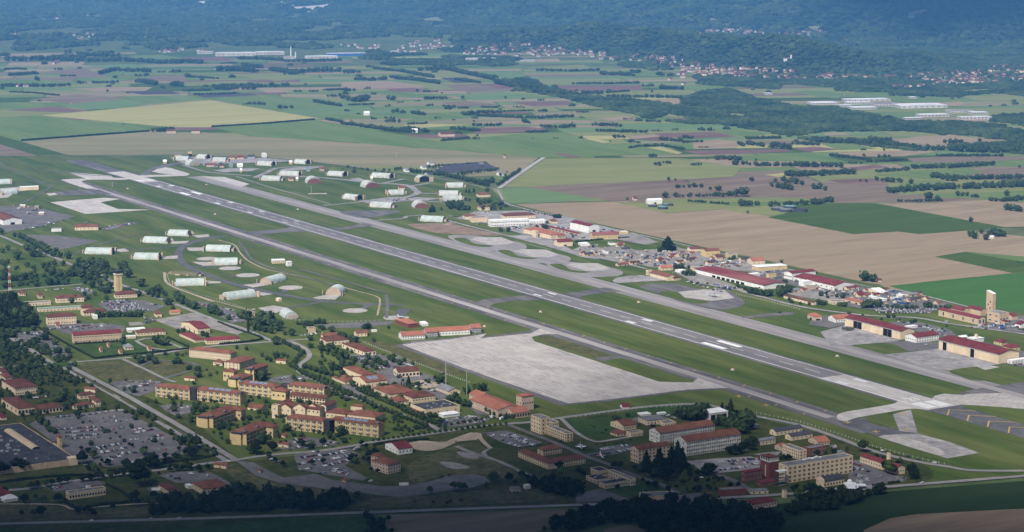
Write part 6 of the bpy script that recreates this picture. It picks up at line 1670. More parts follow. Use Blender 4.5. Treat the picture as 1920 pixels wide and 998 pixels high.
fence(Q_('J',1300,60,1330,150,'K',100,530,400,620,620,690),9,'white posted fence along the sandy path below the shelters')
# ---------------------------------------------------------------- far factories, church, houses
far_n = [0]
def factory(r,nx,ny,l,rr,hz,label,rm='white',wall='white',alpha=12):
 bld(r,nx,ny,l,rr,hz,label,alpha=alpha,roof='hip' if rm == 'white' else 'flat',rise=.05,rm='pale' if rm == 'white' else rm,wall='far' if wall == 'white' else wall,w1=(1,8),ws=(5,2.5),name='factory_shed',cat='factory',group='factory sheds')
for i, (nx,ny,l,rr,hz,rm) in enumerate(((730,592,-60,880,12,'white'),(925,572,-60,1170,10,'white'),(930,590,-40,1060,14,'white'),(960,618,-60,1095,12,'white'),(1085,600,-70,1230,12,'grey'),(1230,612,-90,1490,16,'white'),(1335,660,-40,1500,14,'white'),(1255,674,-25,1355,10,'white'),(1510,638,-50,1640,12,'grey'),(1570,674,-40,1740,14,'white'),(1630,645,-40,1720,12,'white'),(890,604,-30,950,12,'white'),(470,535,-30,505,10,'white'),(1284,556,-30,1318,9,'white'))):
 factory('C',nx,ny,l,rr,hz,['white factory shed at the west of the eastern estate, with reddish yard','long white factory shed at the back of the eastern estate','white factory shed in the second row of the eastern estate','white factory shed at the front west of the eastern estate','grey flat factory hall in the middle of the eastern estate','largest long pale factory hall of the eastern estate','bright white long shed at the front of the eastern estate','small bright white shed standing before the estate in the wood','grey flat hall at the east of the eastern estate','pale shed at the south-east corner of the eastern estate','white shed at the north-east corner of the eastern estate','small white shed between the western halls of the eastern estate','white-roofed farm hall west of the eastern estate','lone small white hall behind the eastern estate'][i],rm)
for i, (r,nx,ny,l,rr,hz,rm,wl) in enumerate((('A',1215,318,-60,1440,18,'white','white'),('A',1440,310,-60,1600,16,'white','white'),('A',1600,332,-40,1660,12,'grey','white'),('A',1720,332,-50,1900,14,'white','white'),('A',1840,318,-40,2060,16,'white','blue'),('A',1110,304,-30,1200,14,'grey','white'),('B',705,338,-40,870,8,'white','white'),('B',1010,348,-30,1090,8,'white','white'),('B',280,296,-30,370,7,'white','white'),('A',1070,18,-60,1170,10,'white','white'))):
 if wl == 'blue' and 'wall_blue' not in MATS:
  mat('wall_blue',(0.03,0.10,0.30),(0.04,0.12,0.34),0.05)
 factory(r,nx,ny,l,rr,hz,['long white factory hall with chimneys of the western estate','white factory hall east of the longest one in the western estate','grey factory block beside the thin chimneys','low white factory hall before the blue one','bright blue factory hall with white roof','grey hall at the outer end of the western estate','long pale warehouse below the hillside town','pale warehouse by the pasture below the hillside town','pale shed west of the hillside town','white works high on the wooded slope'][i],rm,wl)
for x, t_, lab in ((1637,262,'tall pale factory chimney at the western estate'),(1663,292,'shorter pale factory chimney at the western estate')):
 h = (328 - t_) * mpp('A',x,328)
 c = thing('chimney_stack',lab,'chimney',(*G('A',x,328),0))
 b = MB(); b.cyl(0,0,0,h,3.0,1.8,10); b.build('stack',[MATS['mast_white']],c)
 b = MB(); b.cyl(0,0,h,h+2,2.3,2.3,10); b.build('cap',[MATS['mast_red']],c)
# ---------------------------------------------------------------- hills and mountain foot
_fx = np.array([-400,0,600,900,1250,1600,1920,2300])
_fy = np.array([17000,16300,15000,13600,12500,11400,10700,10300.])
_fs = np.array([0.16,0.18,0.20,0.26,0.34,0.42,0.50,0.50])
_hx = np.array([800,900,1000,1130,1290,1400,1480,1560,1640,1700,1790,1860,1960,2100])
_hb = np.array([80,84,88,98,115,132,143,144,138,137,134,131,130,130.])       # photo row of the hill's foot
_hc = np.array([78,64,52,48,62,67,71,85,100,95,108,124,126,126.])
def vnoise(x,y,s,seed):
 x, y = np.asarray(x,float) / s + seed * 17.3, np.asarray(y,float) / s + seed * 9.1
 xi, yi = np.floor(x), np.floor(y)
 fx, fy = x - xi, y - yi
 fx, fy = fx * fx * (3 - 2*fx), fy * fy * (3 - 2*fy)
 h = lambda a, b: np.modf(np.abs(np.sin(a*127.1+b*311.7+seed*7.7)*43758.5453))[0]
 return (h(xi,yi)*(1 - fx)+h(xi+1,yi)*fx) * (1 - fy) + (h(xi,yi+1)*(1 - fx)+h(xi+1,yi+1)*fx) * fy
def terrain(X,Y):
 X, Y = np.asarray(X,float), np.asarray(Y,float)
 px = 960 + FPX * X / np.maximum(Y,1)
 yf = np.interp(px,_fx,_fy)
 sl = np.interp(px,_fx,_fs)
 d = np.maximum(Y - yf,0)
 m = sl * (d - 500*(1 - np.exp(-d/500)))
 rid = (vnoise(X,Y,1100,1) - .5) * .8 + (vnoise(X,Y,420,2) - .5) * .5
 m = np.minimum(m*(1+rid),560+120*vnoise(X,Y,1500,3))
 yb = FPX * CAMH / (np.interp(px,_hx,_hb) - HZ)
 yc = yb + 480
 hc = CAMH - (np.interp(px,_hx,_hc) - HZ) / FPX * yc
 t = np.clip((Y - yb)/480,0,1) * np.clip(1 - (Y - yc)/900,0,1)
 hill = np.maximum(hc,0) * (t*t*(3 - 2*t)) * (1+.25*(vnoise(X,Y,260,4) - .5)) * ((px > 800) & (px < 2100))
 return np.maximum(m,hill)
def in_poly(px,py,poly):
 px, py = np.asarray(px), np.asarray(py)
 r = np.zeros(px.shape,bool)
 n = len(poly)
 for i in range(n):
  x1, y1 = poly[i]
  x2, y2 = poly[(i+1) % n]
  if y1 == y2:
   continue
  c = ((y1 > py) != (y2 > py)) & (px < (x2 - x1)*(py - y1)/(y2 - y1)+x1)
  r ^= c
 return r
QUARRY = [[zpx('A',*q) for q in ((1570,2),(1640,30),(1720,28),(1870,25),(1830,45),(1770,55),(1765,78),(1710,86),(1712,74),(1740,62),(1640,45),(1600,30))],
  [zpx('A',*q) for q in ((1060,2),(1170,5),(1165,25),(1080,18))]]
ROCKS = [[zpx('C',*q) for q in ((1140,130),(1230,95),(1330,60),(1420,30),(1400,50),(1300,100),(1210,130))],
  [zpx('C',*q) for q in ((1700,150),(1800,100),(1900,80),(1860,120),(1760,160))]]
CLEAR = [[zpx('C',*q) for q in ((140,108),(205,110),(205,122),(150,122))],[zpx('C',*q) for q in ((690,140),(770,150),(760,170),(710,165))],
  [zpx('A',*q) for q in ((770,178),(890,180),(880,192),(790,192))],[zpx('A',*q) for q in ((1370,165),(1480,160),(1470,180),(1390,178))],[zpx('A',*q) for q in ((1230,155),(1300,155),(1300,175),(1240,175))],
  [zpx('A',*q) for q in ((160,108),(330,106),(340,122),(190,124))],[zpx('A',*q) for q in ((330,180),(520,155),(600,145),(590,160),(420,198))],[zpx('A',*q) for q in ((30,305),(310,300),(340,280),(350,310),(150,322))],
  [zpx('B',*q) for q in ((420,105),(560,95),(600,130),(480,135))],[zpx('B',*q) for q in ((0,180),(70,178),(100,200),(20,205))],[zpx('B',*q) for q in ((230,245),(380,240),(400,262),(260,265))]]
def build_terrain():
 us = np.linspace(-0.40,0.40,261)
 ys = np.concatenate([np.linspace(8300,12500,110),np.geomspace(12560,30000,90)])
 U, Yg = np.meshgrid(us,ys)
 Xg = U * Yg
 Zg = terrain(Xg,Yg)
 Zg = np.where(Zg < 0.5,-6.0,Zg)
 nu_, ny_ = len(us), len(ys)
 V = np.stack([Xg,Yg,Zg],-1).reshape(-1,3)
 idx = np.arange(nu_*ny_).reshape(ny_,nu_)
 F = np.stack([idx[:-1,:-1],idx[:-1,1:],idx[1:,1:],idx[1:,:-1]],-1).reshape(-1,4)
 me = bpy.data.meshes.new('mountain_slope')
 me.from_pydata(V.tolist(),[],F.tolist())
 c = V[F].mean(1)
 px, py = project(c[:,0],c[:,1],c[:,2])
 mi = np.zeros(len(F),int)
 for q in ROCKS:
  mi[in_poly(px,py,q) & (vnoise(c[:,0],c[:,1],90,6) > .45)] = 3
 for q in CLEAR:
  mi[in_poly(px,py,q)] = 1
 for q in QUARRY:
  mi[in_poly(px,py,q)] = 2
 for m in ('forest_floor','meadow','quarry_rock','slope_rock'):
  me.materials.append(MATS[m])
 me.polygons.foreach_set('material_index',mi.astype(np.int32))
 me.polygons.foreach_set('use_smooth',[True]*len(F))
 me.update()
 tag(link('mountain_slope',me),kind='structure')
build_terrain()
# ---------------------------------------------------------------- foliage meshes
def ico(sub=1):
 t = (1+5 ** .5) / 2
 v = [(-1,t,0),(1,t,0),(-1,-t,0),(1,-t,0),(0,-1,t),(0,1,t),(0,-1,-t),(0,1,-t),(t,0,-1),(t,0,1),(-t,0,-1),(-t,0,1)]
 f = [(0,11,5),(0,5,1),(0,1,7),(0,7,10),(0,10,11),(1,5,9),(5,11,4),(11,10,2),(10,7,6),(7,1,8),(3,9,4),(3,4,2),(3,2,6),(3,6,8),(3,8,9),(4,9,5),(2,4,11),(6,2,10),(8,6,7),(9,8,1)]
 v = [np.array(p)/np.linalg.norm(p) for p in v]
 for _ in range(sub):
  mid, nf = {}, []
  def mp_(a,b):
   k = (min(a,b),max(a,b))
   if k not in mid:
    q = v[a] + v[b]
    v.append(q/np.linalg.norm(q))
    mid[k] = len(v) - 1
   return mid[k]
  for a, b, c in f:
   x, y, z = mp_(a,b), mp_(b,c), mp_(c,a)
   nf += [(a,x,z),(b,y,x),(c,z,y),(x,y,z)]
  f = nf
 return np.array(v), np.array(f)
ICO0, ICO1 = ico(0), ico(1)
def lobe(c,r,rs,amp=.22,base=ICO1):
 v, f = base
 k = 1 + rs.uniform(-amp,amp,len(v))[:,None]
 return v * k * np.array(r) + np.array(c), f
def leaf_cards(c,r,n,rs,size):
 """small leaf-clump faces over a lobe, tilted outwards"""
 d = rs.normal(size=(n,3))
 d[:,2] = np.abs(d[:,2]) * .8 - .25
 d /= np.linalg.norm(d,axis=1)[:,None]
 p = d * np.array(r) * rs.uniform(.86,1.16,n)[:,None] + np.array(c)
 nn = d + rs.normal(size=(n,3)) * .5
 nn /= np.linalg.norm(nn,axis=1)[:,None]
 a = np.cross(nn,rs.normal(size=(n,3)))
 a /= np.linalg.norm(a,axis=1)[:,None]
 b = np.cross(nn,a)
 s = (size*rs.uniform(.6,1.3,n))[:,None]
 v = np.concatenate([(p+a*s)[:,None],(p+b*s*.8)[:,None],(p - a*s)[:,None],(p - b*s*.8)[:,None]],1).reshape(-1,3)
 f = np.arange(n*4).reshape(n,4)
 return v, f
def join(parts):
 V, F, o = [], [], 0
 for v, f in parts:
  V.append(v)
  F += [tuple(int(i)+o for i in q) for q in f]
  o += len(v)
 return np.concatenate(V), F
def crown_broad(seed,cards=170):
 """unit tree: height 1, crown about 0.8 wide"""
 rs = np.random.default_rng(seed)
 parts = []
 n = rs.integers(5,8)
 for i in range(n):
  a = 2 * math.pi * i / n + rs.uniform(-.4,.4)
  d = rs.uniform(.12,.24)
  z = rs.uniform(.45,.72)
  r = rs.uniform(.15,.22)
  c = (d*math.cos(a),d*math.sin(a),z)
  parts.append(lobe(c,(r,r,r*.85),rs,.25,ICO0))
  parts.append(leaf_cards(c,(r,r,r*.9),cards // (n+1),rs,.055))
 c = (0,0,.74)
 parts.append(lobe(c,(.2,.2,.22),rs,.25,ICO0))
 parts.append(leaf_cards(c,(.21,.21,.24),cards // (n+1)+8,rs,.055))
 return join(parts)
def crown_conifer(seed,slim=1.0):
 rs = np.random.default_rng(seed)
 parts = []
 for i in range(8):
  z = .12 + .80 * i / 8
  r = (.27*(1 - (i/8.3) ** 1.15)+.02) * slim
  k = 9
  ring = np.array([[r*(1+rs.uniform(-.28,.28))*math.cos(2*math.pi*(j+.5*(i % 2))/k),r*(1+rs.uniform(-.28,.28))*math.sin(2*math.pi*(j+.5*(i % 2))/k),z - rs.uniform(0,.05)] for j in range(k)])
  top = np.array([[0,0,z+.20]])
  parts.append((np.concatenate([ring,top]),[(j,(j+1) % k,k) for j in range(k)]))
  parts.append(leaf_cards((0,0,z+.03),(r,r,.07),12,rs,.045))
 return join(parts)
def crown_cypress(seed):
 rs = np.random.default_rng(seed)
 return join([lobe((0,0,.3),(.10,.10,.25),rs,.2),lobe((0,0,.58),(.09,.09,.28),rs,.2),lobe((0,0,.82),(.05,.05,.18),rs,.2),leaf_cards((0,0,.5),(.1,.1,.42),60,rs,.035)])
def np_mesh(name,V,F,m):
 me = bpy.data.meshes.new(name)
 me.from_pydata([tuple(p) for p in V],[],F)
 me.materials.append(MATS[m])
 me.update()
 return me
def trunk_mesh(top=.62,r=.022):
 b = MB()
 b.cyl(0,0,-.02,top,r,r*.45,6)
 for a in (.3,2.3,4.4):
  b.tube((0,0,top*.55),(.15*math.cos(a),.15*math.sin(a),top*.98),r*.4,4)
 return b.mesh('trunk',[MATS['bark']])
TRUNK = trunk_mesh()
TRUNK_C = trunk_mesh(.3,.018)
CROWNS = {
 'broad': [np_mesh('crown',*crown_broad(s),m) for s,m in ((1,'leaf_broad'),(2,'leaf_fresh'),(3,'leaf_dark'),(4,'leaf_broad'),(5,'leaf_fresh'))],
 'light': [np_mesh('crown',*crown_broad(s,130),m) for s,m in ((6,'leaf_light'),(7,'leaf_light'),(8,'leaf_broad'))],
 'dark': [np_mesh('crown',*crown_broad(s,200),'leaf_dark') for s in (9,10,11)],
 'conifer': [np_mesh('crown',*crown_conifer(s,k),'leaf_dark') for s,k in ((12,1.0),(13,1.15),(14,.9))],
 'cypress': [np_mesh('crown',*crown_cypress(s),'leaf_dark') for s in (15,16)],
}
TREES = []
def tree(r,x,y,hz,kind='broad',label='',group=None,jit=0.0,wide=1.0):
 X, Y = G(r,x,y)
 h = hz * mpp(r,x,y)
 TREES.append((Y,kind,X,Y,h*rng.uniform(1 - jit,1+jit),label,group,wide))
def trees(r,pts,hz,kind,label,group,jit=.15,wide=1.0):
 for q in pts:
  tree(r,q[0],q[1],q[2] if len(q) > 2 else hz,kind,label,group,jit,wide)
def trow(r,x1,y1,x2,y2,n,hz,kind,label,group,jit=.18,wob=4):
 for i in range(n):
  t = i / max(1,n - 1)
  tree(r,x1+(x2 - x1)*t+rng.uniform(-wob,wob),y1+(y2 - y1)*t+rng.uniform(-wob,wob)*.4,hz,kind,label,group,jit)
# avenue and street trees
AV, AVG = 'round leafy tree in the double row along the tree-lined avenue', 'avenue trees'
trow('L',1130,105,1275,180,9,40,'broad',AV,AVG)
trow('L',1275,190,1190,290,7,46,'broad',AV,AVG)
trow('L',1210,300,1300,360,5,48,'broad',AV,AVG)
trow('L',1280,350,1640,520,13,46,'broad',AV,AVG)
trow('L',1300,300,1663,420,10,46,'broad',AV,AVG)
trow('M',0,545,240,680,9,46,'broad',AV,AVG)
trow('M',20,620,200,720,6,46,'broad',AV,AVG)
trow('M',290,640,640,790,15,48,'broad',AV,AVG)
trow('M',240,680,470,790,8,46,'broad',AV,AVG)
trow('M',470,790,830,925,13,44,'broad',AV,AVG)
trow('M',640,800,930,915,11,44,'broad',AV,AVG)
ST, STG = 'young round street tree in the row beside the crossing road', 'street trees'
trow('M',680,996,1450,905,19,30,'light',ST,STG,wob=2)
trow('M',930,925,1450,840,12,34,'light','young round tree around the theatre car park','theatre car park trees')
trow('P',0,345,330,300,10,24,'light',ST,STG,wob=2)
trow('M',1180,745,1360,840,8,50,'broad','leafy tree along the theatre side wall','theatre trees')
tree('M',935,588,92,'dark','big dark round tree beside the antenna poles',None)
trees('M',[(1225,650,90),(1150,665,70),(1270,640,80)],80,'dark','big dark tree in the clump behind the theatre','theatre clump')
trees('M',[(1030,720),(1080,740),(1000,735),(1060,700),(1120,760),(1165,770)],60,'broad','leafy tree behind the black-roofed store','store trees')
trees('M',[(1470,850),(1500,858),(1440,860)],40,'broad','small tree at the theatre arches','theatre arch trees')
trees('M',[(560,620),(585,615),(635,612),(655,612),(675,610),(700,606)],40,'cypress','slim cypress beside the sandy lot','cypresses by the sandy lot')
tree('M',690,595,72,'conifer','pointed dark conifer beside the sandy lot',None)
tree('M',762,606,46,'broad','small round tree in the sandy lot',None)
trees('M',[(350,440),(410,460,66),(470,440),(510,455),(570,420),(620,440),(650,425,50),(720,440,38),(380,400),(575,385,40),(440,425,60),(335,460),(540,400)],54,'broad','leafy tree among the cars behind the fire station','fire station car park trees')
trees('M',[(90,330,80),(150,400,80),(110,370),(60,340),(180,440),(30,500,60),(130,480,60),(220,480),(90,470),(250,460),(10,330),(200,395)],66,'broad','leafy tree in the clump beside the club building','club trees')
trees('M',[(350,165,40),(380,155,48),(535,155,32),(740,115,24),(420,255,30),(160,225,44),(185,232,44),(245,260,48),(275,265,48),(30,115,36),(92,180,38),(20,165,34)],40,'broad','round tree on the lawns between the car park and the club','lawn trees by the club')
trees('M',[(420,780),(510,868,30),(580,860,36),(610,918,34),(690,965,28),(720,960,30),(470,835,60),(580,950,28),(160,990,66)],40,'broad','tree on the lawn beside the dormitory wing end','dormitory lawn trees')
trees('M',[(860,850),(900,850),(940,895,50),(720,830,50),(760,840,50),(800,850,50),(700,815,46)],48,'dark','dark shrub-like tree before the black-roofed store','store front trees')
# dormitory quarter
trees('L',[(455,325,60),(380,315,40),(465,370,54),(610,345,30),(555,360,36),(300,260,56),(275,265,40),(960,210,42),(1075,225,60),(1030,250,50),(1000,235,40),(1130,205,34),(1160,215,34)],46,'dark','round dark tree round the lodging hotel lawn','hotel lawn trees')
trees('L',[(90,225,50),(125,255,54),(20,250,56),(300,200,40),(205,195,24),(340,205,30),(765,150,30),(842,158,34)],44,'dark','dark tree between the hedge road and the hotel','hotel road trees')
trees('L',[(270,590,52),(330,605,34),(430,640,70),(410,720,76),(450,620,50),(310,690,40),(520,620,40),(490,640,46),(235,530,40),(290,540,46),(430,425,36),(535,555,44)],50,'dark','dark tree round the small car park before the dormitory wings','small car park trees')
trees('L',[(880,780,50),(960,890,90),(915,960,76),(1050,945,66),(950,395,90),(975,380,70),(990,570,36),(1060,760,50),(1160,790,60),(1262,780,74),(1580,815,72),(1490,845,66),(1265,905,56),(1350,900,46),(1440,905,66),(1190,700,40),(1020,610,40),(1600,880,56),(700,770,46),(620,740,50),(1210,830,46),(1360,790,34)],54,'dark','dark tree in the gardens between the dormitory wings','dormitory garden trees')
trees('L',[(1230,425,44),(1285,420,50),(1210,385,40)],44,'broad','round tree in the car park behind the courtyard block','courtyard car park trees')
tree('L',1068,115,70,'light','pale loose tree standing alone at the road fork',None)
trow('L',0,640,110,700,4,44,'dark','dark tree along the boulevard edge of the big car park','boulevard trees')
trees('L',[(460,920,80),(420,998,84),(380,870,50),(330,900,50),(345,850,40),(400,880,56),(590,970,44),(530,945,40),(1015,995,46),(40,980,60),(275,860,30),(180,900,26)],60,'dark','dark tree along the boulevard edge of the big car park','boulevard trees')
# the left quarter
trees('J',[(855,910,44),(395,810,70),(300,730,54),(250,760,60),(130,640,60),(200,680,60),(120,540,40),(270,620,70),(350,580,70),(430,620,60),(460,680,60),(460,720,50),(530,680,60),(430,680,50),(350,650,50),(300,600,50),(40,720,60),(20,690,50),(220,810,40),(280,800,50),(320,850,60),(280,860,60),(190,870,40),(430,860,44),(600,905,40),(710,945,36),(540,910,40),(980,900,24),(1040,990,54),(970,975,40),(540,720,30),(600,990,40),(510,990,50),(740,905,20)],54,'dark','dark tree in the leafy parking rows round the roundabout','roundabout trees')
trees('J',[(1095,760,60),(1165,735,60),(1210,765,56),(1050,725,44),(1380,755,56),(1400,765,50),(1375,700,36),(1290,695,30),(1545,825,60),(1480,810,40),(1550,865,54),(1640,860,36),(1510,920,30),(1610,815,24),(1450,690,24)],50,'dark','round dark tree on the dry lawns above the dormitories','dry lawn trees')
trees('J',[(1230,605,70),(1265,615,84),(1290,620,80),(1250,590,60),(955,605,52),(1200,580,40)],70,'dark','dark tree in the clump inside the looping drive','drive clump')
trees('J',[(1390,520,40),(1430,520,44),(1580,545,56),(1610,555,50),(1480,530,30)],44,'broad','tree beside the low dark red barracks','barrack trees')
trow('J',760,400,1100,395,9,54,'dark','dark conifer-like tree in the row below the tower car park','tower car park row')
trees('J',[(580,275,60),(560,290,50),(690,260,50),(660,230,44),(820,215,60),(850,205,60),(790,200,50),(740,230,40),(830,262,40),(960,240,40),(1010,230,60),(1080,235,50),(980,215,44)],50,'dark','dark tree round the operations building','operations trees')
trees('J',[(1100,160,80),(1300,305,70),(1330,300,60),(1240,205,60),(1205,215,70),(1160,225,70),(1190,240,70),(1230,250,60),(1350,350,44),(1510,335,60),(1420,290,66),(1390,270,60),(1375,250,56),(1460,300,50),(1480,320,50),(1640,370,56),(1290,235,40),(1270,215,40)],62,'broad','leafy tree along the road below the shelters','shelter road trees')
trees('J',[(720,80,70),(660,140,60),(720,170,70),(780,150,60),(540,80,80),(590,80,80),(640,90,90),(700,110,90),(760,90,70),(470,85,70),(400,75,50),(365,45,50),(340,85,40),(380,150,60),(430,145,50),(515,145,64),(400,145,50),(180,110,60),(120,115,46),(95,115,40),(20,110,60),(150,155,36),(280,95,40),(240,70,44),(270,50,30),(60,80,44),(215,150,30),(300,150,30),(980,70,90),(1000,90,90),(960,40,80),(830,60,60),(870,70,60),(800,30,60),(750,30,60),(840,25,50),(920,60,40)],60,'dark','dark tree on the park lawn west of the control tower','park lawn trees')
trees('J',[(95,290,60),(140,320,60),(60,320,70),(30,280,60),(20,350,70),(80,400,80),(130,420,90),(180,440,80),(240,460,90),(200,400,90),(150,380,70),(60,460,80),(20,440,80),(100,480,60),(210,330,50),(250,400,60),(270,440,60),(30,590,80),(60,560,70),(90,560,60),(15,540,80),(40,640,60),(580,275,40)],70,'dark','dark tree in the thick wood west of the headquarters','headquarters wood')
# D: row by the road at left
trees('D',[(110,700,36),(150,710,44),(180,725,50),(210,740,50),(240,760,56),(270,780,60),(300,790,60),(330,800,64),(250,810,60),(200,800,50),(130,870,90),(60,800,50),(20,820,50),(350,830,70),(300,850,60),(250,850,60),(400,850,50),(450,855,50),(510,865,70),(420,810,40),(10,680,60),(20,910,50),(60,900,40),(410,920,54),(470,915,50),(370,920,44),(590,900,50),(610,930,70),(690,925,76),(740,930,70),(780,940,76),(570,940,60),(640,950,60),(540,960,56),(350,950,40),(450,990,60),(390,990,60)],56,'dark','dark tree in the belt along the western approach road','western road tree belt')
# K: clump below shelters
trees('K',[(50,630,70),(140,660,66),(100,650,60),(20,610,60),(290,690,60),(340,720,60),(260,670,50),(410,755,56),(310,710,66)],62,'broad','leafy tree along the road below the shelters','shelter road trees')
trees('K',[(565,850,100),],90,'cypress','tall slim dark cypress at the road hedge',None)
trees('K',[(620,830,90),(650,840,60),(680,790,110),(720,800,110),(760,810,90),(800,820,80),(740,860,60),(510,745,70),(555,755,80),(850,870,44),(900,880,70),(720,850,50),(640,800,80),(790,840,70),(690,850,50)],80,'light','tall bright leafy tree in the clump by the striped mast','striped mast clump')
trees('K',[(950,790,30),(1000,795,50),(1030,800,50),(1055,805,44),(1085,785,44),(1118,780,44),(1152,785,40),(1120,820,34),(1145,830,40),(1215,850,56),(1000,815,30),(1275,890,60),(1300,895,60),(1320,895,50),(1370,925,70),(1395,930,60),(1470,830,50),(1500,820,56),(1540,925,40),(1050,915,50),(1048,972,50),(780,945,80),(1030,850,30),(975,790,30)],46,'dark','round tree on the lawns between dispersal grass and club','dispersal lawn trees')
# N / bottom left
trees('N',[(605,510,90),(685,580,80),(650,560,60),(1110,545,130),(1065,530,80),(1190,530,60),(1230,520,60),(1430,400,100),(1395,460,90),(1350,450,60),(1310,360,60),(1330,350,60),(1375,345,70),(1500,420,50),(1360,395,50),(1045,440,60),(1070,175,60),(1020,150,40),(1110,195,50),(960,150,40),(980,190,50),(1090,240,40),(600,215,24),(735,255,30),(590,410,40),(680,470,60),(640,430,44),(900,350,30),(565,165,60),(300,225,70),(340,250,70),(360,280,60),(400,290,60),(910,140,40),(840,290,20),(870,320,24),(800,330,24),(650,205,20),(1300,330,40),(940,550,60),(900,540,70),(1200,470,50),(780,520,50),(1270,470,40),(960,390,40),(940,380,30),(790,280,30),(1030,520,40),(920,520,60),(740,500,40)],50,'dark','dark tree in the islands of the big shopping car park','shopping car park trees')
trow('N',220,690,490,650,6,56,'dark','round clipped tree in the row by the flat-roofed clinic road','clinic road trees')
trow('N',600,640,950,590,8,52,'dark','round clipped tree in the row by the flat-roofed clinic road','clinic road trees')
trees('N',[(1010,680,190),(985,660,120),(1050,650,120)],150,'dark','huge dark oak on the lawn near the flat-roofed clinic','big clinic oaks')
trees('N',[(180,800,70),(320,790,60),(255,760,40),(980,780,80),(1000,810,60),(1070,800,60),(1120,760,60),(1180,770,60),(1360,770,60),(1280,800,100),(1240,790,80),(820,840,50),(680,890,60),(640,870,60),(570,870,50),(300,890,80),(245,890,60),(160,890,50),(40,720,50),(420,790,60),(1235,570,50),(1280,560,46),(1355,560,60),(1445,575,60),(1320,560,44),(1300,630,34),(430,60,60),(480,110,60),(540,100,60),(850,110,40),(580,120,50),(1260,130,50),(280,160,50),(230,150,46),(520,55,60),(470,40,60),(420,30,60),(990,590,50)],56,'dark','dark tree round the houses near the country road','country road house trees')
trees('N',[(80,540,60),(130,560,90),(170,560,90),(40,580,80),(10,590,90)],80,'dark','dark tree against the shopping hall wall','shopping hall trees')
# O / P
trees('O',[(870,335,50),(640,365,66),(605,420,40),(655,455,44),(715,490,60),(945,330,50),(1028,325,66),(945,480,44),(1030,470,50),(1255,460,70),(1280,470,70),(1330,325,46),(1385,460,60),(1435,400,66),(1390,420,60),(1350,440,40),(1285,430,40),(1370,345,40),(505,400,100),(450,390,60),(480,380,80),(240,190,60),(170,380,50),(115,370,40),(30,340,90),(10,410,80),(440,180,50),(55,530,50),(1460,540,40),(1410,520,30)],54,'dark','dark round tree about the visitor car parks','visitor car park trees')
trees('O',[(1300,750,70),(1350,750,56),(1272,785,30),(1545,920,60)],60,'broad','small leafy tree beside the country road','country road trees')
trees('P',[(410,725,54),(580,700,70),(620,710,70),(660,705,54),(820,680,40),(875,650,80),(985,645,80),(1075,620,80),(920,665,50),(435,800,30),(300,800,36),(635,790,34),(560,790,30),(535,810,30),(500,615,30),(550,600,20),(1030,665,40),(600,350,16)],60,'broad','leafy tree beside the old asphalt sweep','asphalt sweep trees')
trees('P',[(1120,630,60),(1350,555,70),(1365,620,100),(1310,600,50),(1490,570,50),(1520,590,40),(1360,350,24),(1300,640,70)],60,'dark','dark tree beside the U-shaped barrack','U-shaped barrack trees')
# Q / R
trees('Q',[(510,560,140),(605,590,190),(690,560,190),(735,540,170),(770,530,150),(720,570,160),(570,590,100),(650,590,120)],150,'conifer','tall dark conifer before the weathered barracks','tall conifers')
trees('Q',[(1120,145,96),(1060,115,50),(1090,140,60)],80,'conifer','dark pointed conifer beside the white hangar shed','hangar shed conifers')
trees('Q',[(800,190,110),(840,195,130),(870,190,120),(910,160,100),(940,130,80),(780,180,100),(1180,270,120),(1220,260,140),(1160,240,130),(1200,220,110),(1130,270,100),(1240,230,110),(1060,230,80),(1020,230,60),(1100,260,80),(1260,190,90),(1050,210,60),(820,170,90),(900,190,100),(1210,290,80)],100,'dark','big dark tree in the thick clump by the weathered barracks','barracks clump')
trees('Q',[(285,190,50),(370,205,40),(375,165,36),(310,190,40),(710,150,40),(745,165,44),(215,268,26),(205,365,24),(148,372,20),(332,350,24),(398,340,22),(460,235,24),(130,245,20),(190,288,20)],34,'broad','small round tree on the lawns by the mess hall','mess lawn trees')
trees('Q',[(280,545,50),(310,550,56),(330,510,24),(15,575,36),(55,595,34),(145,450,20),(480,640,30),(570,690,66),(508,720,34),(300,700,50),(870,650,50),(825,580,50),(880,600,46),(915,590,40),(855,705,36),(620,620,60),(700,630,36),(660,600,40),(580,600,60),(540,600,50),(820,545,40),(950,640,24),(970,580,90),(990,575,60),(660,690,30),(1000,660,30),(1270,340,60),(1240,400,70),(1270,410,76),(1200,430,70),(1120,440,66),(1150,445,70),(1180,440,60),(1100,425,50),(1290,380,60)],50,'dark','dark tree in the grounds between barracks and gate','gate ground trees')
trees('R',[(610,485,50),(580,480,40),(940,440,44),(820,455,46),(1035,415,36),(1150,425,86),(1345,585,100),(1320,570,80),(1370,590,80),(1505,600,90),(1520,620,80),(1250,470,40),(1300,480,36),(1400,520,40),(45,590,90),(20,580,70),(100,620,24),(560,480,34),(880,440,30),(1420,500,36)],56,'dark','dark round tree round the headquarters','headquarters trees')
trees('R',[(670,740,90),(710,740,100),(800,760,120),(830,760,110),(770,740,90),(850,765,80),(690,760,80),(925,760,70),(970,755,70),(1020,760,60),(1290,720,80),(1270,730,70),(1080,755,60),(1130,750,60),(1190,745,50)],90,'dark','dark tree along the country road below the headquarters','country road belt')
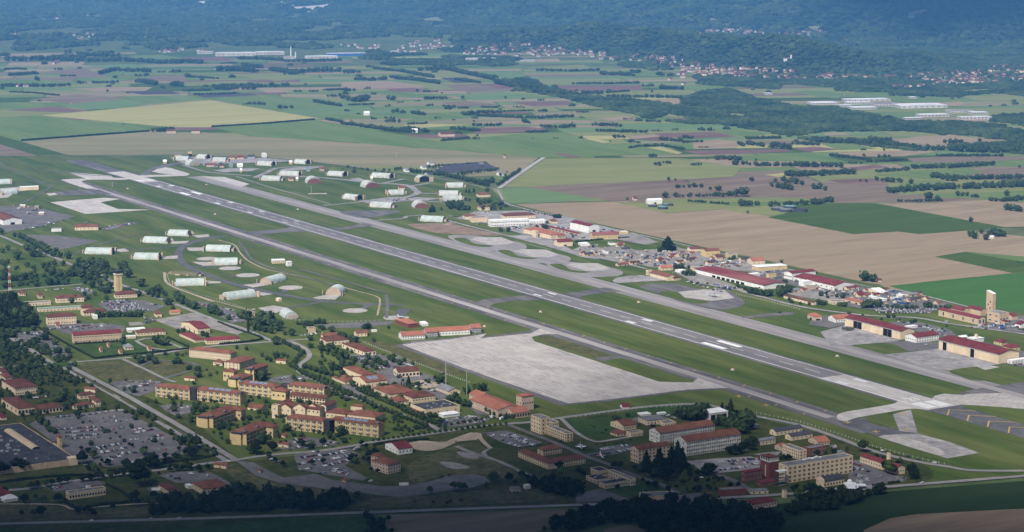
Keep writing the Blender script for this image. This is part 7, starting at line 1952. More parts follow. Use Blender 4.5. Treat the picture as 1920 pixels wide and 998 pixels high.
# S / T / H / F
tree('T',235,140,116,'conifer','huge broad dark conifer at the northern track',None,wide=1.7)
trees('T',[(165,152,46),(190,150,40)],44,'dark','dark round tree at the foot of the huge conifer','conifer foot trees')
trees('T',[(300,290,50),(355,290,56),(415,290,36),(330,285,44)],48,'dark','dark round tree by the small orange-roofed office','office round trees')
trees('T',[(390,355,50),(430,355,56),(460,355,44),(370,345,40),(410,340,40)],50,'dark','dark tree at the end of the maintenance hall','maintenance hall trees')
trees('T',[(800,215,46),(760,225,40),(785,220,30),(890,218,20),(560,135,24),(1205,245,34),(1500,335,20)],36,'dark','small dark tree in the northern vehicle pool','vehicle pool trees')
trees('T',[(950,510,80),(990,520,80),(1060,525,60),(1090,530,66),(1020,525,70),(930,505,60),(1190,530,80),(1230,525,80),(1270,500,66),(1210,500,70),(1180,480,60),(1250,480,60),(1290,480,50),(1110,520,50),(890,475,40),(830,460,36),(860,470,36)],64,'dark','dark tree in the belt before the maintenance hall','maintenance belt trees')
trees('T',[(1290,585,40),(1270,565,30),(1440,605,36),(1520,600,50),(1550,605,50),(1580,600,44),(1710,615,44),(1740,618,40),(1365,600,26),(1780,690,40),(1240,420,40),(1220,410,30),(1540,530,46),(1580,520,40),(1610,505,30),(1675,540,40),(1720,545,46),(1735,530,30),(1595,545,30)],40,'dark','small dark tree by the red-roofed northern barrack','northern barrack trees')
trees('S',[(270,268,70),(310,268,90),(330,265,80),(290,260,60),(400,262,76),(385,255,60)],74,'dark','big dark tree between the orange shed and the bus park','bus park trees')
trow('S',470,268,720,275,7,40,'dark','small round tree in the row behind the northern car park','northern car park row')
trees('S',[(800,265,56),(835,265,50),(880,268,34),(925,270,36),(970,268,40),(1005,265,34),(1050,272,24),(820,250,50)],44,'dark','round tree behind the northern car park','northern car park row')
trees('S',[(480,350,36),(525,345,40),(705,390,40),(675,398,36),(805,430,30),(935,458,34),(975,425,26),(420,368,24),(140,330,34),(260,330,22),(1180,520,40),(60,250,40),(100,250,40),(120,240,36)],38,'dark','small round tree behind the hangars','hangar trees')
trees('F',[(695,365,34),(718,368,34),(752,366,38)],36,'conifer','small conifer in the trio by the shelters','conifer trio')
trees('F',[(440,512,56),(425,515,40),(455,512,46),(510,498,30)],46,'conifer','dark bushy conifer beside the end-on shelter','shelter conifers')
trees('F',[(560,470,44),(590,480,56),(620,485,60),(650,480,56),(680,500,50),(710,500,44),(640,500,44),(600,450,30),(690,430,30),(720,430,24),(800,460,50),(830,450,40),(860,445,40),(820,500,50),(880,440,30),(900,465,40),(940,465,40),(960,465,40),(880,495,40),(910,498,36),(950,498,34),(985,475,24),(1000,475,24),(850,360,30),(780,440,44),(575,490,40)],46,'dark','dark round tree in the grove by the northern shelters','shelter grove')
trow('F',480,235,860,320,17,40,'dark','dark tree in the ring round the shed farm','shed farm tree ring')
trow('F',280,215,480,240,9,34,'dark','dark tree in the ring round the shed farm','shed farm tree ring')
trow('F',935,318,1090,215,12,36,'dark','dark tree in the row along the farm lane','farm lane trees')
trow('F',400,185,700,165,14,24,'dark','dark tree in the ring round the shed farm','shed farm tree ring')
trow('F',640,235,930,200,13,26,'dark','dark tree in the ring round the shed farm','shed farm tree ring')
trow('F',800,310,900,290,6,40,'dark','dark tree in the ring round the shed farm','shed farm tree ring')
trees('F',[(185,200,30),(165,200,24),(205,200,30),(120,205,20),(80,205,22),(950,240,20),(990,240,18),(1000,215,14),(890,270,24)],26,'dark','dark tree by the stubble field track','stubble track trees')
trow('E',1485,180,1790,222,7,20,'dark','small round tree in the row along the stubble field track','stubble track row')
tree('E',1532,222,36,'broad','round tree beside the grassy mound',None)
trees('F',[(955,660,34),(1010,660,34),(1300,600,30),(1225,635,30),(1645,780,30),(1375,560,40),(1395,560,36),(1355,558,34),(1070,640,20),(1290,640,40),(1270,635,40)],32,'dark','small dark tree on the northern flight line','flight line trees')
trow('F',1120,500,1340,545,12,14,'dark','tiny tree in the row along the northern perimeter lane','perimeter lane trees')
# field trees near enough to stand apart
FT = 'lone round tree in the ploughed fields'
trees('H',[(415,40,40),(463,38,24),(390,165,44),(960,228,52),(1005,230,54),(1025,230,50),(1076,228,40),(1178,228,38),(975,155,70),(915,155,60),(865,150,44),(105,182,22),(1005,282,22)],40,'dark',FT,'field trees')
trees('I',[(1518,348,44),(690,45,20),(735,50,30),(715,790,76),(740,785,60),(790,795,64),(770,790,50),(1788,150,44),(1268,190,48),(1200,170,50),(1185,165,40),(1215,165,40),(1070,62,40),(940,132,56),(915,120,40),(20,232,40)],40,'dark',FT,'field trees')
NEAR = [(o.location.x,o.location.y,o.name.split('.')[0].replace('_',' ')) for o in COL.objects if o.parent is None and o.type == 'EMPTY' and o.get('category') not in (None,'fence','aircraft')]
GARDENS = [
 ('L',[(0,560),(420,690),(700,900),(1000,998),(1663,880),(1663,560),(1000,560),(800,480),(100,560)],200,42,'dark small tree or tall shrub in the dormitory gardens','dormitory garden shrubs'),
 ('J',[(0,520),(350,500),(560,720),(700,900),(400,998),(0,998)],190,48,'dark tree in the leafy western quarter round the roundabout','western quarter trees'),
 ('N',[(0,0),(560,0),(900,120),(1547,420),(1547,620),(900,600),(640,600),(500,180),(0,200)],70,44,'dark tree along the edges of the big shopping car park','car park edge trees'),
 ('Q',[(380,520),(900,540),(1200,640),(1200,720),(700,720),(420,660)],50,44,'dark tree in the garden behind the main gate','gate garden trees'),
 ('M',[(0,250),(380,380),(740,470),(900,600),(700,780),(300,640),(0,520)],90,46,'dark tree between fire station and club building','fire station quarter trees'),
 ('P',[(0,120),(500,200),(900,240),(400,300),(0,340)],30,34,'dark small tree on the lawns by the black-roofed store','store lawn trees'),
 ('J',[(0,0),(800,20),(880,200),(600,240),(540,150),(0,180)],44,50,'dark tree in the park west of the control tower','control tower park'),
]
GROUNDS = [[G(*q) for q in poly] for m,poly in LOTS]
foot = [(o.location.x,o.location.y,o.rotation_euler.z,[max(c.co[i] for c in o.children[0].data.vertices) for i in (0,1)]) for o in COL.objects if o.parent is None and o.children and o.children[0].name.startswith('wall')]
RPN = np.array(ROADPTS)
for r, poly, n, hz, lab, grp in GARDENS:
 xs, ys = [p[0] for p in poly], [p[1] for p in poly]
 c = 0
 for k in range(n*8):
  x, y = rng.uniform(min(xs),max(xs)), rng.uniform(min(ys),max(ys))
  if c >= n or not in_poly(np.array([x]),np.array([y]),poly)[0]:
   continue
  X, Y = G(r,x,y)
  if any(in_poly(np.array([X]),np.array([Y]),g)[0] for g in GROUNDS) and rng.random() < .85:
   continue
  hit = False
  for fx, fy, fz, (a_,b_) in foot:
   dx, dy = X - fx, Y - fy
   u, v = dx * math.cos(fz) + dy * math.sin(fz), -dx * math.sin(fz) + dy * math.cos(fz)
   if -4 < u < a_ + 4 and -4 < v < b_ + 4:
    hit = True
    break
  if hit or np.hypot(RPN[:,0] - X,RPN[:,1] - Y).min() < 7:
   continue
  tree(r,x,y,hz*rng.uniform(.5,1.15),'dark',lab,grp)
  c += 1
def tree_label(lab,X,Y,h):
 """its size first, then the building it grows next to"""
 lab = ('low ' if h < 6.5 else 'middling ' if h < 10 else 'tall ') + lab
 d, n = min((math.dist((X,Y),q[:2]),q[2]) for q in NEAR)
 if d < 32 and len(lab.split()) + len(n.split()) < 15:
  lab += ', near a ' + n
 return lab
def place_trees():
 TREES.sort(key=lambda q: q[0])
 made = {}
 rest = []
 for (Yd,kind,X,Y,h,lab,grp,wide) in TREES:
  fam = 'conifer' if kind in ('conifer','cypress') else 'broad'
  if made.get(fam,0) >= 300:
   rest.append((X,Y,h))
   continue
  made[fam] = made.get(fam,0) + 1
  nm = {'conifer': 'conifer_tree','cypress': 'cypress_tree'}.get(kind,'leafy_tree')
  tone = kind
  if kind == 'dark' and rng.random() < .28:
   tone = rng.choice(('broad','broad','light'))
   lab = (lab or '').replace('dark','green',1)
  lab = tree_label(lab or 'leafy tree',X,Y,h)
  t = thing(nm,lab,'tree',(X,Y,.55),rng.uniform(0,6.28),grp or None)
  h *= 1.12
  w = h * rng.uniform(1.0,1.3) * wide
  if kind == 'conifer':
   w *= .95
  t.scale = (w,w,h)
  link('crown',rng.choice(CROWNS[tone]),t)
  link('trunk',TRUNK_C if fam == 'conifer' else TRUNK,t)
 return rest
REST = place_trees()
# ---------------------------------------------------------------- tree masses: belts, copses, hedgerows, bottom woods
def small_tree(seed):
 rs = np.random.default_rng(seed)
 return join([lobe((0,0,.42),(.40,.40,.34),rs,.25,ICO0),lobe((.12,.05,.70),(.28,.28,.28),rs,.3,ICO0),leaf_cards((0,0,.5),(.42,.42,.45),34,rs,.12)])
SMALL = [small_tree(s) for s in range(30,35)]
def mass(name,pts,label,m='leaf_grove',cat='trees',proto=SMALL):
 """one mesh of many crowns that read as a single mass"""
 V, F, o = [], [], 0
 rs = np.random.default_rng(len(pts)+int(abs(pts[0][0])))
 tv, tf = [], []
 for X, Y, h, z in pts:
  v, f = proto[rs.integers(len(proto))]
  a = rs.uniform(0,6.28)
  c, s = math.cos(a), math.sin(a)
  w = h * rs.uniform(.9,1.25)
  q = np.stack([(v[:,0]*c - v[:,1]*s)*w+X,(v[:,0]*s+v[:,1]*c)*w+Y,v[:,2]*h+z],1)
  V.append(q)
  F += [tuple(i+o for i in g) for g in f]
  o += len(v)
 me = bpy.data.meshes.new(name)
 me.from_pydata(np.concatenate(V).tolist(),[],F)
 me.materials.append(MATS[m])
 me.update()
 return tag(link(name,me),label,cat,kind='stuff')
if REST:
 mass('tree_cover',[(x,y,h,.4) for x,y,h in REST],'trees of the farther belts and groves beyond the runway','leaf_grove')
def fill(poly,spacing,hmin,hmax):
 """scatter crowns over a polygon given in photo pixels"""
 g = [G(*q) for q in poly]
 xs, ys = [p[0] for p in g], [p[1] for p in g]
 out = []
 y = min(ys)
 while y < max(ys):
  x = min(xs)
  while x < max(xs):
   X, Y = x + rng.uniform(-.45,.45) * spacing, y + rng.uniform(-.45,.45) * spacing
   if rng.random() < .8 and in_poly(np.array([X]),np.array([Y]),g)[0]:
    out.append((X,Y,rng.uniform(hmin*.6,hmax*1.1),.4))
   x += spacing
  y += spacing
 return out
mass('woodland',fill(Q_('O',0,790,150,760,300,690,560,700,780,720,830,800,820,832,300,852,'N',1090,880,1080,830,1200,790),7,9,15),'dark belt of trees along the country road beside the visitor centre','leaf_dark','trees')
mass('woodland',fill(Q_('O',840,760,900,730,960,770,1010,800,1060,740,1160,740,1240,790,1230,830,860,835),7,10,16),'dark clump of trees at the bend of the footpath by the country road','leaf_dark','trees')
mass('woodland',fill(Q_('Q',100,850,250,830,460,800,700,800,1000,800,1160,830,'R',300,860,560,900,560,1000,200,1100,'Q',600,1060,480,980,380,940,200,970,'P',1200,1010,1500,890,'Q',0,890),7.5,8,15),'broad black-green wood below the country road','leaf_dark','trees')
mass('woodland',fill(Q_('P',1140,660,1200,640,1330,680,1547,690,'Q',60,690,20,700,'P',1547,740,1400,750,1280,740),7,10,15),'dark clump of trees west of the flat-roofed clinic','leaf_dark','trees')
mass('woodland',fill(Q_('P',-60,880,40,890,120,960,180,1010,-60,1040),8,4,9),'low scrub beside the brown field at the country road','leaf_dark','shrubs')
mass('woodland',fill(Q_('R',640,760,900,745,1240,720,1300,740,'U',560,870,'R',900,850,600,880),8,7,13),'dark wood below the headquarters across the country road','leaf_dark','trees')
mass('woodland',fill(Q_('J',-60,240,100,250,170,330,280,400,290,470,120,500,-60,480),9,9,16),'thick dark wood west of the cream headquarters','leaf_dark','trees')
GROVES = [
 ('A',[(20,345),(250,340),(480,345)],30),('A',[(490,350),(700,345),(860,355)],26),('A',[(870,360),(1080,355),(1140,360)],24),('A',[(560,420),(640,400),(720,405),(850,408)],24),('A',[(640,440),(655,442)],18),('A',[(760,430),(820,432)],14),
 ('A',[(20,395),(100,390),(145,395)],12),('A',[(50,430),(110,425),(200,418)],22),('A',[(190,455),(225,455)],28),('A',[(340,432),(425,430)],12),('A',[(0,490),(100,488),(260,490),(400,485)],20),('A',[(430,470),(485,470)],16),('A',[(520,470),(660,468)],16),('A',[(50,520),(180,525),(330,540)],10),
 ('A',[(765,465),(810,470),(880,480)],26),('A',[(900,500),(945,500)],20),('A',[(970,485),(1030,490)],30),('A',[(1030,515),(1180,512)],14),('A',[(1190,495),(1300,490),(1470,490),(1630,485)],22),('A',[(1200,505),(1330,505),(1440,505)],26),('A',[(1090,535),(1250,532),(1340,528)],12),
 ('A',[(1240,360),(1330,358)],10),('A',[(1100,360),(1160,358)],12),('A',[(1230,400),(1330,400),(1450,410)],30),('A',[(1360,375),(1420,380),(1480,388)],24),('A',[(1520,400),(1650,415),(1750,405),(1920,405)],26),('A',[(1600,420),(1680,420)],26),('A',[(1340,335),(1500,338),(1600,345)],20),('A',[(1610,350),(1760,348),(1920,345)],18),('A',[(1040,435),(1130,440),(1230,445)],12),('A',[(1365,592),(1430,588),(1490,592)],18),('A',[(1565,612),(1640,612)],22),('A',[(1650,518),(1700,518)],12),('A',[(1740,518),(1790,518)],12),('A',[(1830,512),(1920,508)],14),('A',[(1845,548),(1920,545)],20),('A',[(1760,575),(1850,590),(1920,600)],18),('A',[(845,745),(880,742),(980,735)],24),('A',[(605,520),(606,520)],18),('A',[(1835,675),(1920,690)],16),
 ('A',[(950,410),(1010,408)],18),('A',[(890,410),(930,408)],12),('A',[(310,395),(350,395)],14),('A',[(430,310),(560,320),(670,320)],22),('A',[(360,305),(400,305)],30),
 ('B',[(0,515),(85,513)],22),('B',[(120,505),(165,503)],18),('B',[(405,522),(430,522)],26),('B',[(460,520),(540,520)],12),('B',[(30,570),(90,575),(150,565)],36),('B',[(0,560),(20,560)],30),('B',[(240,565),(310,568)],28),('B',[(40,595),(190,590)],12),('B',[(310,580),(350,578)],10),('B',[(245,605),(275,605)],20),('B',[(470,560),(600,558)],18),('B',[(680,558),(692,558)],20),('B',[(565,528),(580,528)],16),('B',[(475,598),(515,598)],14),('B',[(410,572),(450,570)],8),('B',[(570,600),(640,608)],12),('B',[(655,612),(720,612)],12),('B',[(780,605),(870,608),(890,600)],10),('B',[(290,640),(360,640)],30),('B',[(400,640),(470,650)],20),('B',[(245,670),(300,668)],14),('B',[(250,690),(325,692)],26),('B',[(370,702),(490,698)],14),('B',[(520,668),(555,668)],14),('B',[(620,678),(645,678)],12),('B',[(170,672),(175,672)],16),('B',[(680,650),(780,640),(900,638)],22),('B',[(760,655),(900,662),(1100,668),(1310,660)],18),('B',[(910,630),(1080,625)],10),('B',[(1110,632),(1160,630)],18),('B',[(970,606),(1030,608)],12),('B',[(920,556),(945,556)],16),('B',[(1010,562),(1035,562)],12),('B',[(1095,568),(1140,568)],14),('B',[(1320,636),(1400,634)],12),('B',[(1340,665),(1370,664)],10),('B',[(1590,675),(1635,675)],16),('B',[(1710,685),(1800,690)],14),
 ('B',[(655,730),(780,742)],20),('B',[(730,712),(830,712),(900,710)],22),('B',[(735,685),(755,685)],14),('B',[(1040,748),(1165,746)],16),('B',[(1020,690),(1065,698)],24),('B',[(1120,720),(1220,722),(1320,716)],20),('B',[(1240,712),(1280,712)],14),('B',[(1300,698),(1310,698)],12),('B',[(1410,710),(1500,712),(1580,715)],24),('B',[(1430,740),(1560,745),(1720,748)],18),('B',[(1745,740),(1810,740)],12),('B',[(1860,735),(1890,735)],14),('B',[(1525,778),(1600,778)],20),('B',[(1330,780),(1368,780)],14),('B',[(1502,800),(1520,800)],14),('B',[(1615,835),(1680,825)],12),('B',[(1690,828),(1800,822),(1920,845)],16),('B',[(1790,790),(1920,800)],22),('B',[(1725,885),(1780,885)],24),('B',[(1750,930),(1800,935)],24),('B',[(1810,920),(1855,922)],16),('B',[(1075,782),(1078,782)],8),('B',[(1190,780),(1225,780)],6),
 ('B',[(0,700),(150,720),(330,745),(420,750)],22),('B',[(330,740),(480,745)],30),('B',[(560,795),(680,785),(785,785)],16),('B',[(760,770),(775,770)],20),
 ('B',[(0,415),(80,410)],22),('B',[(70,450),(160,455),(260,448)],20),('B',[(290,445),(420,455),(550,475)],22),('B',[(180,390),(330,405),(520,440)],18),('B',[(400,425),(500,425)],14),('B',[(430,400),(600,395),(700,420),(850,450)],24),('B',[(640,450),(780,470)],14),('B',[(860,470),(960,490),(1060,510)],34),('B',[(1070,520),(1150,530),(1250,540)],30),('B',[(950,515),(1010,515)],14),('B',[(1280,515),(1330,512)],10),('B',[(1360,530),(1470,532)],22),('B',[(1490,525),(1620,515)],12),('B',[(1500,550),(1700,550),(1920,555)],20),('B',[(1300,475),(1500,475),(1680,470)],14),('B',[(1690,490),(1750,492)],18),('B',[(1790,500),(1920,505)],22),('B',[(1740,520),(1760,520)],16),('B',[(1450,420),(1650,430)],22),('B',[(1100,400),(1300,405),(1450,400)],16),
 ('C',[(90,735),(180,738)],20),('C',[(0,785),(60,780)],24),('C',[(0,805),(120,800)],14),('C',[(90,832),(150,832)],10),('C',[(310,815),(345,825)],24),('C',[(360,785),(560,780)],18),('C',[(370,815),(460,828)],24),('C',[(490,830),(610,838)],34),('C',[(620,815),(770,820)],22),('C',[(180,898),(340,905)],26),('C',[(275,930),(400,930)],28),('C',[(405,905),(430,905)],24),('C',[(410,935),(630,935)],24),('C',[(640,938),(780,942),(905,945)],32),('C',[(45,932),(105,932)],18),('C',[(135,900),(140,900)],10),('C',[(830,880),(950,892),(1060,905)],18),('C',[(860,875),(870,875)],20),('C',[(1010,880),(1035,882)],18),('C',[(930,922),(1015,922)],14),('C',[(1040,915),(1100,915)],20),('C',[(1110,910),(1260,905)],20),('C',[(1105,888),(1165,890)],22),('C',[(1130,848),(1140,848)],20),
 ('C',[(760,800),(900,805),(1050,815),(1200,830),(1350,845),(1490,850)],32),('C',[(1060,800),(1180,810)],34),('C',[(1475,810),(1570,812)],30),('C',[(1670,800),(1700,800)],24),('C',[(1430,880),(1600,880),(1800,882)],18),('C',[(1500,850),(1700,860),(1920,862)],40),('C',[(1640,830),(1800,830),(1920,830)],26),('C',[(580,995),(740,990),(960,980)],34),('C',[(1085,970),(1280,960)],22),('C',[(1270,950),(1500,945),(1750,930)],26),('C',[(1400,975),(1440,975)],8),('C',[(1885,945),(1900,945)],24),('C',[(1400,1000),(1600,1010),(1920,1005)],26),
 ('H',[(470,165),(600,160),(720,160),(830,155)],40),('H',[(840,155),(900,150)],40),('H',[(570,88),(680,86)],32),('H',[(470,92),(525,90)],34),('H',[(725,110),(830,112)],48),('H',[(1010,40),(1090,38)],40),('H',[(1205,45),(1300,55),(1420,70)],50),('H',[(1190,85),(1350,108)],44),('H',[(1485,95),(1585,110)],48),('H',[(1215,225),(1350,220),(1500,215),(1640,195)],40),('H',[(560,195),(700,205),(860,215)],20),
 ('I',[(800,35),(900,45),(1015,55)],38),('I',[(905,130),(1100,115),(1400,100),(1660,90),(1916,80)],50),('I',[(1290,30),(1430,45)],40),('I',[(1420,150),(1500,155)],36),('I',[(1525,165),(1580,165)],28),('I',[(1650,190),(1750,195),(1916,180)],36),('I',[(1780,260),(1916,275)],50),('I',[(960,195),(1080,195),(1310,190)],22),('I',[(1490,460),(1580,470),(1650,475)],60),('I',[(1600,440),(1700,450),(1780,465)],60),('I',[(1500,475),(1640,478)],56),('I',[(1860,645),(1916,650)],8),
]
def groves():
 for i, (r,pts,hz) in enumerate(GROVES):
  P = [G(r,*q) for q in pts]
  h0 = hz * mpp(r,*pts[0])
  out = []
  for a, c in zip(P[:-1],P[1:]):
   d = math.dist(a,c)
   k = max(1,int(d/(h0*.55)))
   for j in range(k):
    t = (j+rng.uniform(0,.9)) / k
    for rep in range(2 if d > 60 else 1):
     if rng.random() < .09:
      continue
     out.append((a[0]+(c[0] - a[0])*t+rng.uniform(-2,2),a[1]+(c[1] - a[1])*t+rng.uniform(-.5,.9)*h0*(1+rep),h0*rng.uniform(.6,1.12),.2))
  if not out:
   out = [(P[0][0],P[0][1],h0,.2)]
  long = math.dist(P[0],P[-1]) > 150
  where = {'A': 'fields in the west','B': 'patchwork fields north of the runway','C': 'fields before the eastern factory estate','H': 'ploughed fields beyond the northern track','I': 'fields round the green square field'}[r]
  mass('hedgerow' if long else 'copse',out,('dark hedgerow of trees across the ' if long else 'dark copse standing in the ')+where,'leaf_grove','trees')['group'] = 'hedgerows and copses in the ' + where
groves()
# ---------------------------------------------------------------- far forest: crowns scattered over plain and slopes
def forest_tree_group():
 ng = bpy.data.node_groups.new('forest_crowns','GeometryNodeTree')
 ng.interface.new_socket('Geometry',in_out='INPUT',socket_type='NodeSocketGeometry')
 ng.interface.new_socket('Geometry',in_out='OUTPUT',socket_type='NodeSocketGeometry')
 N, Lk = ng.nodes, ng.links
 gi, go = N.new('NodeGroupInput'), N.new('NodeGroupOutput')
 jn = N.new('GeometryNodeJoinGeometry')
 for (x,y,z,r) in ((0,0,.45,.62),(.55,.2,.35,.5),(-.4,.45,.32,.48),(-.2,-.5,.3,.5)):
  s = N.new('GeometryNodeMeshIcoSphere')
  s.inputs['Radius'].default_value = r
  s.inputs['Subdivisions'].default_value = 2
  t = N.new('GeometryNodeTransform')
  t.inputs['Translation'].default_value = (x,y,z)
  t.inputs['Rotation'].default_value = (x*3,y*5,z*4)
  Lk.new(s.outputs['Mesh'],t.inputs['Geometry'])
  Lk.new(t.outputs[0],jn.inputs[0])
 no = N.new('ShaderNodeTexNoise')
 no.noise_dimensions = '3D'
 no.inputs['Scale'].default_value = 4.0
 vm = N.new('ShaderNodeVectorMath'); vm.operation = 'SUBTRACT'; vm.inputs[1].default_value = (.5,.5,.5)
 Lk.new(no.outputs['Color'],vm.inputs[0])
 vs = N.new('ShaderNodeVectorMath'); vs.operation = 'SCALE'; vs.inputs['Scale'].default_value = .55
 Lk.new(vm.outputs[0],vs.inputs[0])
 sp = N.new('GeometryNodeSetPosition')
 Lk.new(jn.outputs[0],sp.inputs['Geometry']); Lk.new(vs.outputs[0],sp.inputs['Offset'])
 sm = N.new('GeometryNodeSetMaterial'); sm.inputs['Material'].default_value = MATS['leaf_forest']
 Lk.new(sp.outputs[0],sm.inputs['Geometry'])
 ip = N.new('GeometryNodeInstanceOnPoints')
 Lk.new(gi.outputs[0],ip.inputs['Points']); Lk.new(sm.outputs[0],ip.inputs['Instance'])
 at = N.new('GeometryNodeInputNamedAttribute'); at.data_type = 'FLOAT'; at.inputs['Name'].default_value = 'size'
 cx = N.new('ShaderNodeCombineXYZ')
 hm = N.new('ShaderNodeMath'); hm.operation = 'MULTIPLY'; hm.inputs[1].default_value = .85
 Lk.new(at.outputs[0],cx.inputs[0]); Lk.new(at.outputs[0],cx.inputs[1]); Lk.new(at.outputs[0],hm.inputs[0]); Lk.new(hm.outputs[0],cx.inputs[2])
 Lk.new(cx.outputs[0],ip.inputs['Scale'])
 rv = N.new('FunctionNodeRandomValue'); rv.data_type = 'FLOAT_VECTOR'
 rv.inputs[1].default_value = (0.25,0.25,6.28)
 Lk.new(rv.outputs[0],ip.inputs['Rotation'])
 Lk.new(ip.outputs[0],go.inputs[0])
 return ng
def pxp(r,pts):
 return [zpx(r,*q) for q in pts]
FOREST_IN = [pxp('C',[(0,560),(100,520),(250,500),(420,560),(640,600),(900,610),(1100,640),(1250,690),(1560,690),(1760,655),(1930,640),(1930,785),(1700,772),(1500,758),(1240,738),(1050,742),(800,742),(600,770),(480,745),(200,700),(0,700)]),
   pxp('B',[(860,460),(1050,445),(1150,490),(1400,545),(1700,570),(1930,600),(1930,700),(1700,665),(1450,605),(1200,545),(1080,525),(950,505)]),
   pxp('C',[(1560,690),(1930,690),(1930,800),(1700,780)]),
   pxp('C',[(640,780),(1000,790),(1300,830),(1500,858),(1300,852),(1000,820),(760,800)]),
   pxp('C',[(1500,820),(1930,800),(1930,870),(1500,868)])]
TOWNS = [
 (pxp('B',[(430,235),(560,225),(660,262),(620,290),(440,300),(300,300),(320,275)]),34,'scattered village below the wooded hills'),
 (pxp('B',[(640,275),(800,265),(930,245),(1100,255),(1300,285),(1500,300),(1480,330),(1250,315),(1100,325),(900,318),(700,310)]),120,'long town at the foot of the wooded ridge'),
 (pxp('B',[(1450,318),(1700,318),(1930,330),(1930,400),(1800,370),(1650,350),(1450,345)]),46,'long town at the foot of the wooded ridge'),
 (pxp('C',[(0,360),(200,375),(480,395),(620,405),(690,450),(560,455),(300,440),(100,440),(0,430)]),120,'dense red-roofed town under the ridge chapel'),
 (pxp('C',[(700,425),(860,430),(1080,435),(1080,448),(840,452),(710,448)]),22,'scatter of houses east of the dense town'),
 (pxp('C',[(1300,425),(1480,410),(1620,415),(1750,375),(1930,375),(1930,465),(1700,470),(1540,485),(1400,470),(1310,445)]),110,'red-roofed town under the steep mountain'),
 (pxp('C',[(1100,440),(1290,430),(1300,445),(1200,455)]),8,'scatter of houses east of the dense town'),
 (pxp('B',[(1770,370),(1930,385),(1930,480),(1850,470)]),10,'scatter of houses in the woods before the town'),
 (pxp('C',[(1180,495),(1210,490),(1440,480),(1440,492),(1220,505)]),7,'scatter of houses in the woods before the town'),
 (pxp('A',[(860,290),(1000,280),(1150,285),(1150,300),(900,300)]),12,'hamlet beside the western factory estate'),
 (pxp('A',[(20,200),(300,180),(640,200),(620,230),(300,225),(60,220)]),22,'villas scattered in the western woods'),
 (pxp('A',[(0,100),(250,80),(560,80),(700,95),(400,120),(60,130)]),26,'villas scattered in the western woods'),
 (pxp('B',[(0,255),(150,255),(270,260),(200,280),(20,275)]),12,'hamlet beside the western factory estate'),
 (pxp('A',[(90,485),(150,485),(150,496),(95,496)]),3,'farmstead in the western fields'),
 (pxp('A',[(280,355),(330,352),(330,362),(285,364)]),3,'farmstead in the western fields'),
 (pxp('C',[(40,190),(150,175),(350,165),(480,185),(600,190),(720,165),(800,190),(830,210),(700,210),(500,208),(300,200),(120,200)]),96,'village strung along the mountain shelf'),
 (pxp('C',[(860,228),(1000,238),(990,248),(870,243)]),16,'village strung along the mountain shelf'),
]
IND = [pxp('C',[(720,560),(900,545),(1180,550),(1500,590),(1760,630),(1740,680),(1250,680),(900,620)]),pxp('A',[(1100,280),(1640,270),(1920,290),(1920,342),(1200,335)]),pxp('B',[(0,290),(150,290),(140,325),(0,330)])]
FPOLY = [[zpx(*q) for q in poly] for c,poly in FIELDS]
def ray_terrain(x,y):
 """photo pixel -> point on plain or slopes"""
 X, Y = ground(x,y)
 if Y < 8300:
  return X, Y, 0.0
 a, b = (x - 960) / FPX, -(y - 499) / FPX
 dx, dy, dz = a, CP + b * SP, -SP + b * CP
 ts = np.linspace(8000,30000,1500) / dy
 Z = CAMH + dz * ts
 T = terrain(dx*ts,dy*ts)
 hit = np.nonzero(Z <= T)[0]
 t = ts[hit[0]] if len(hit) else ts[-1]
 return dx * t, dy * t, float(terrain(dx*t,dy*t))
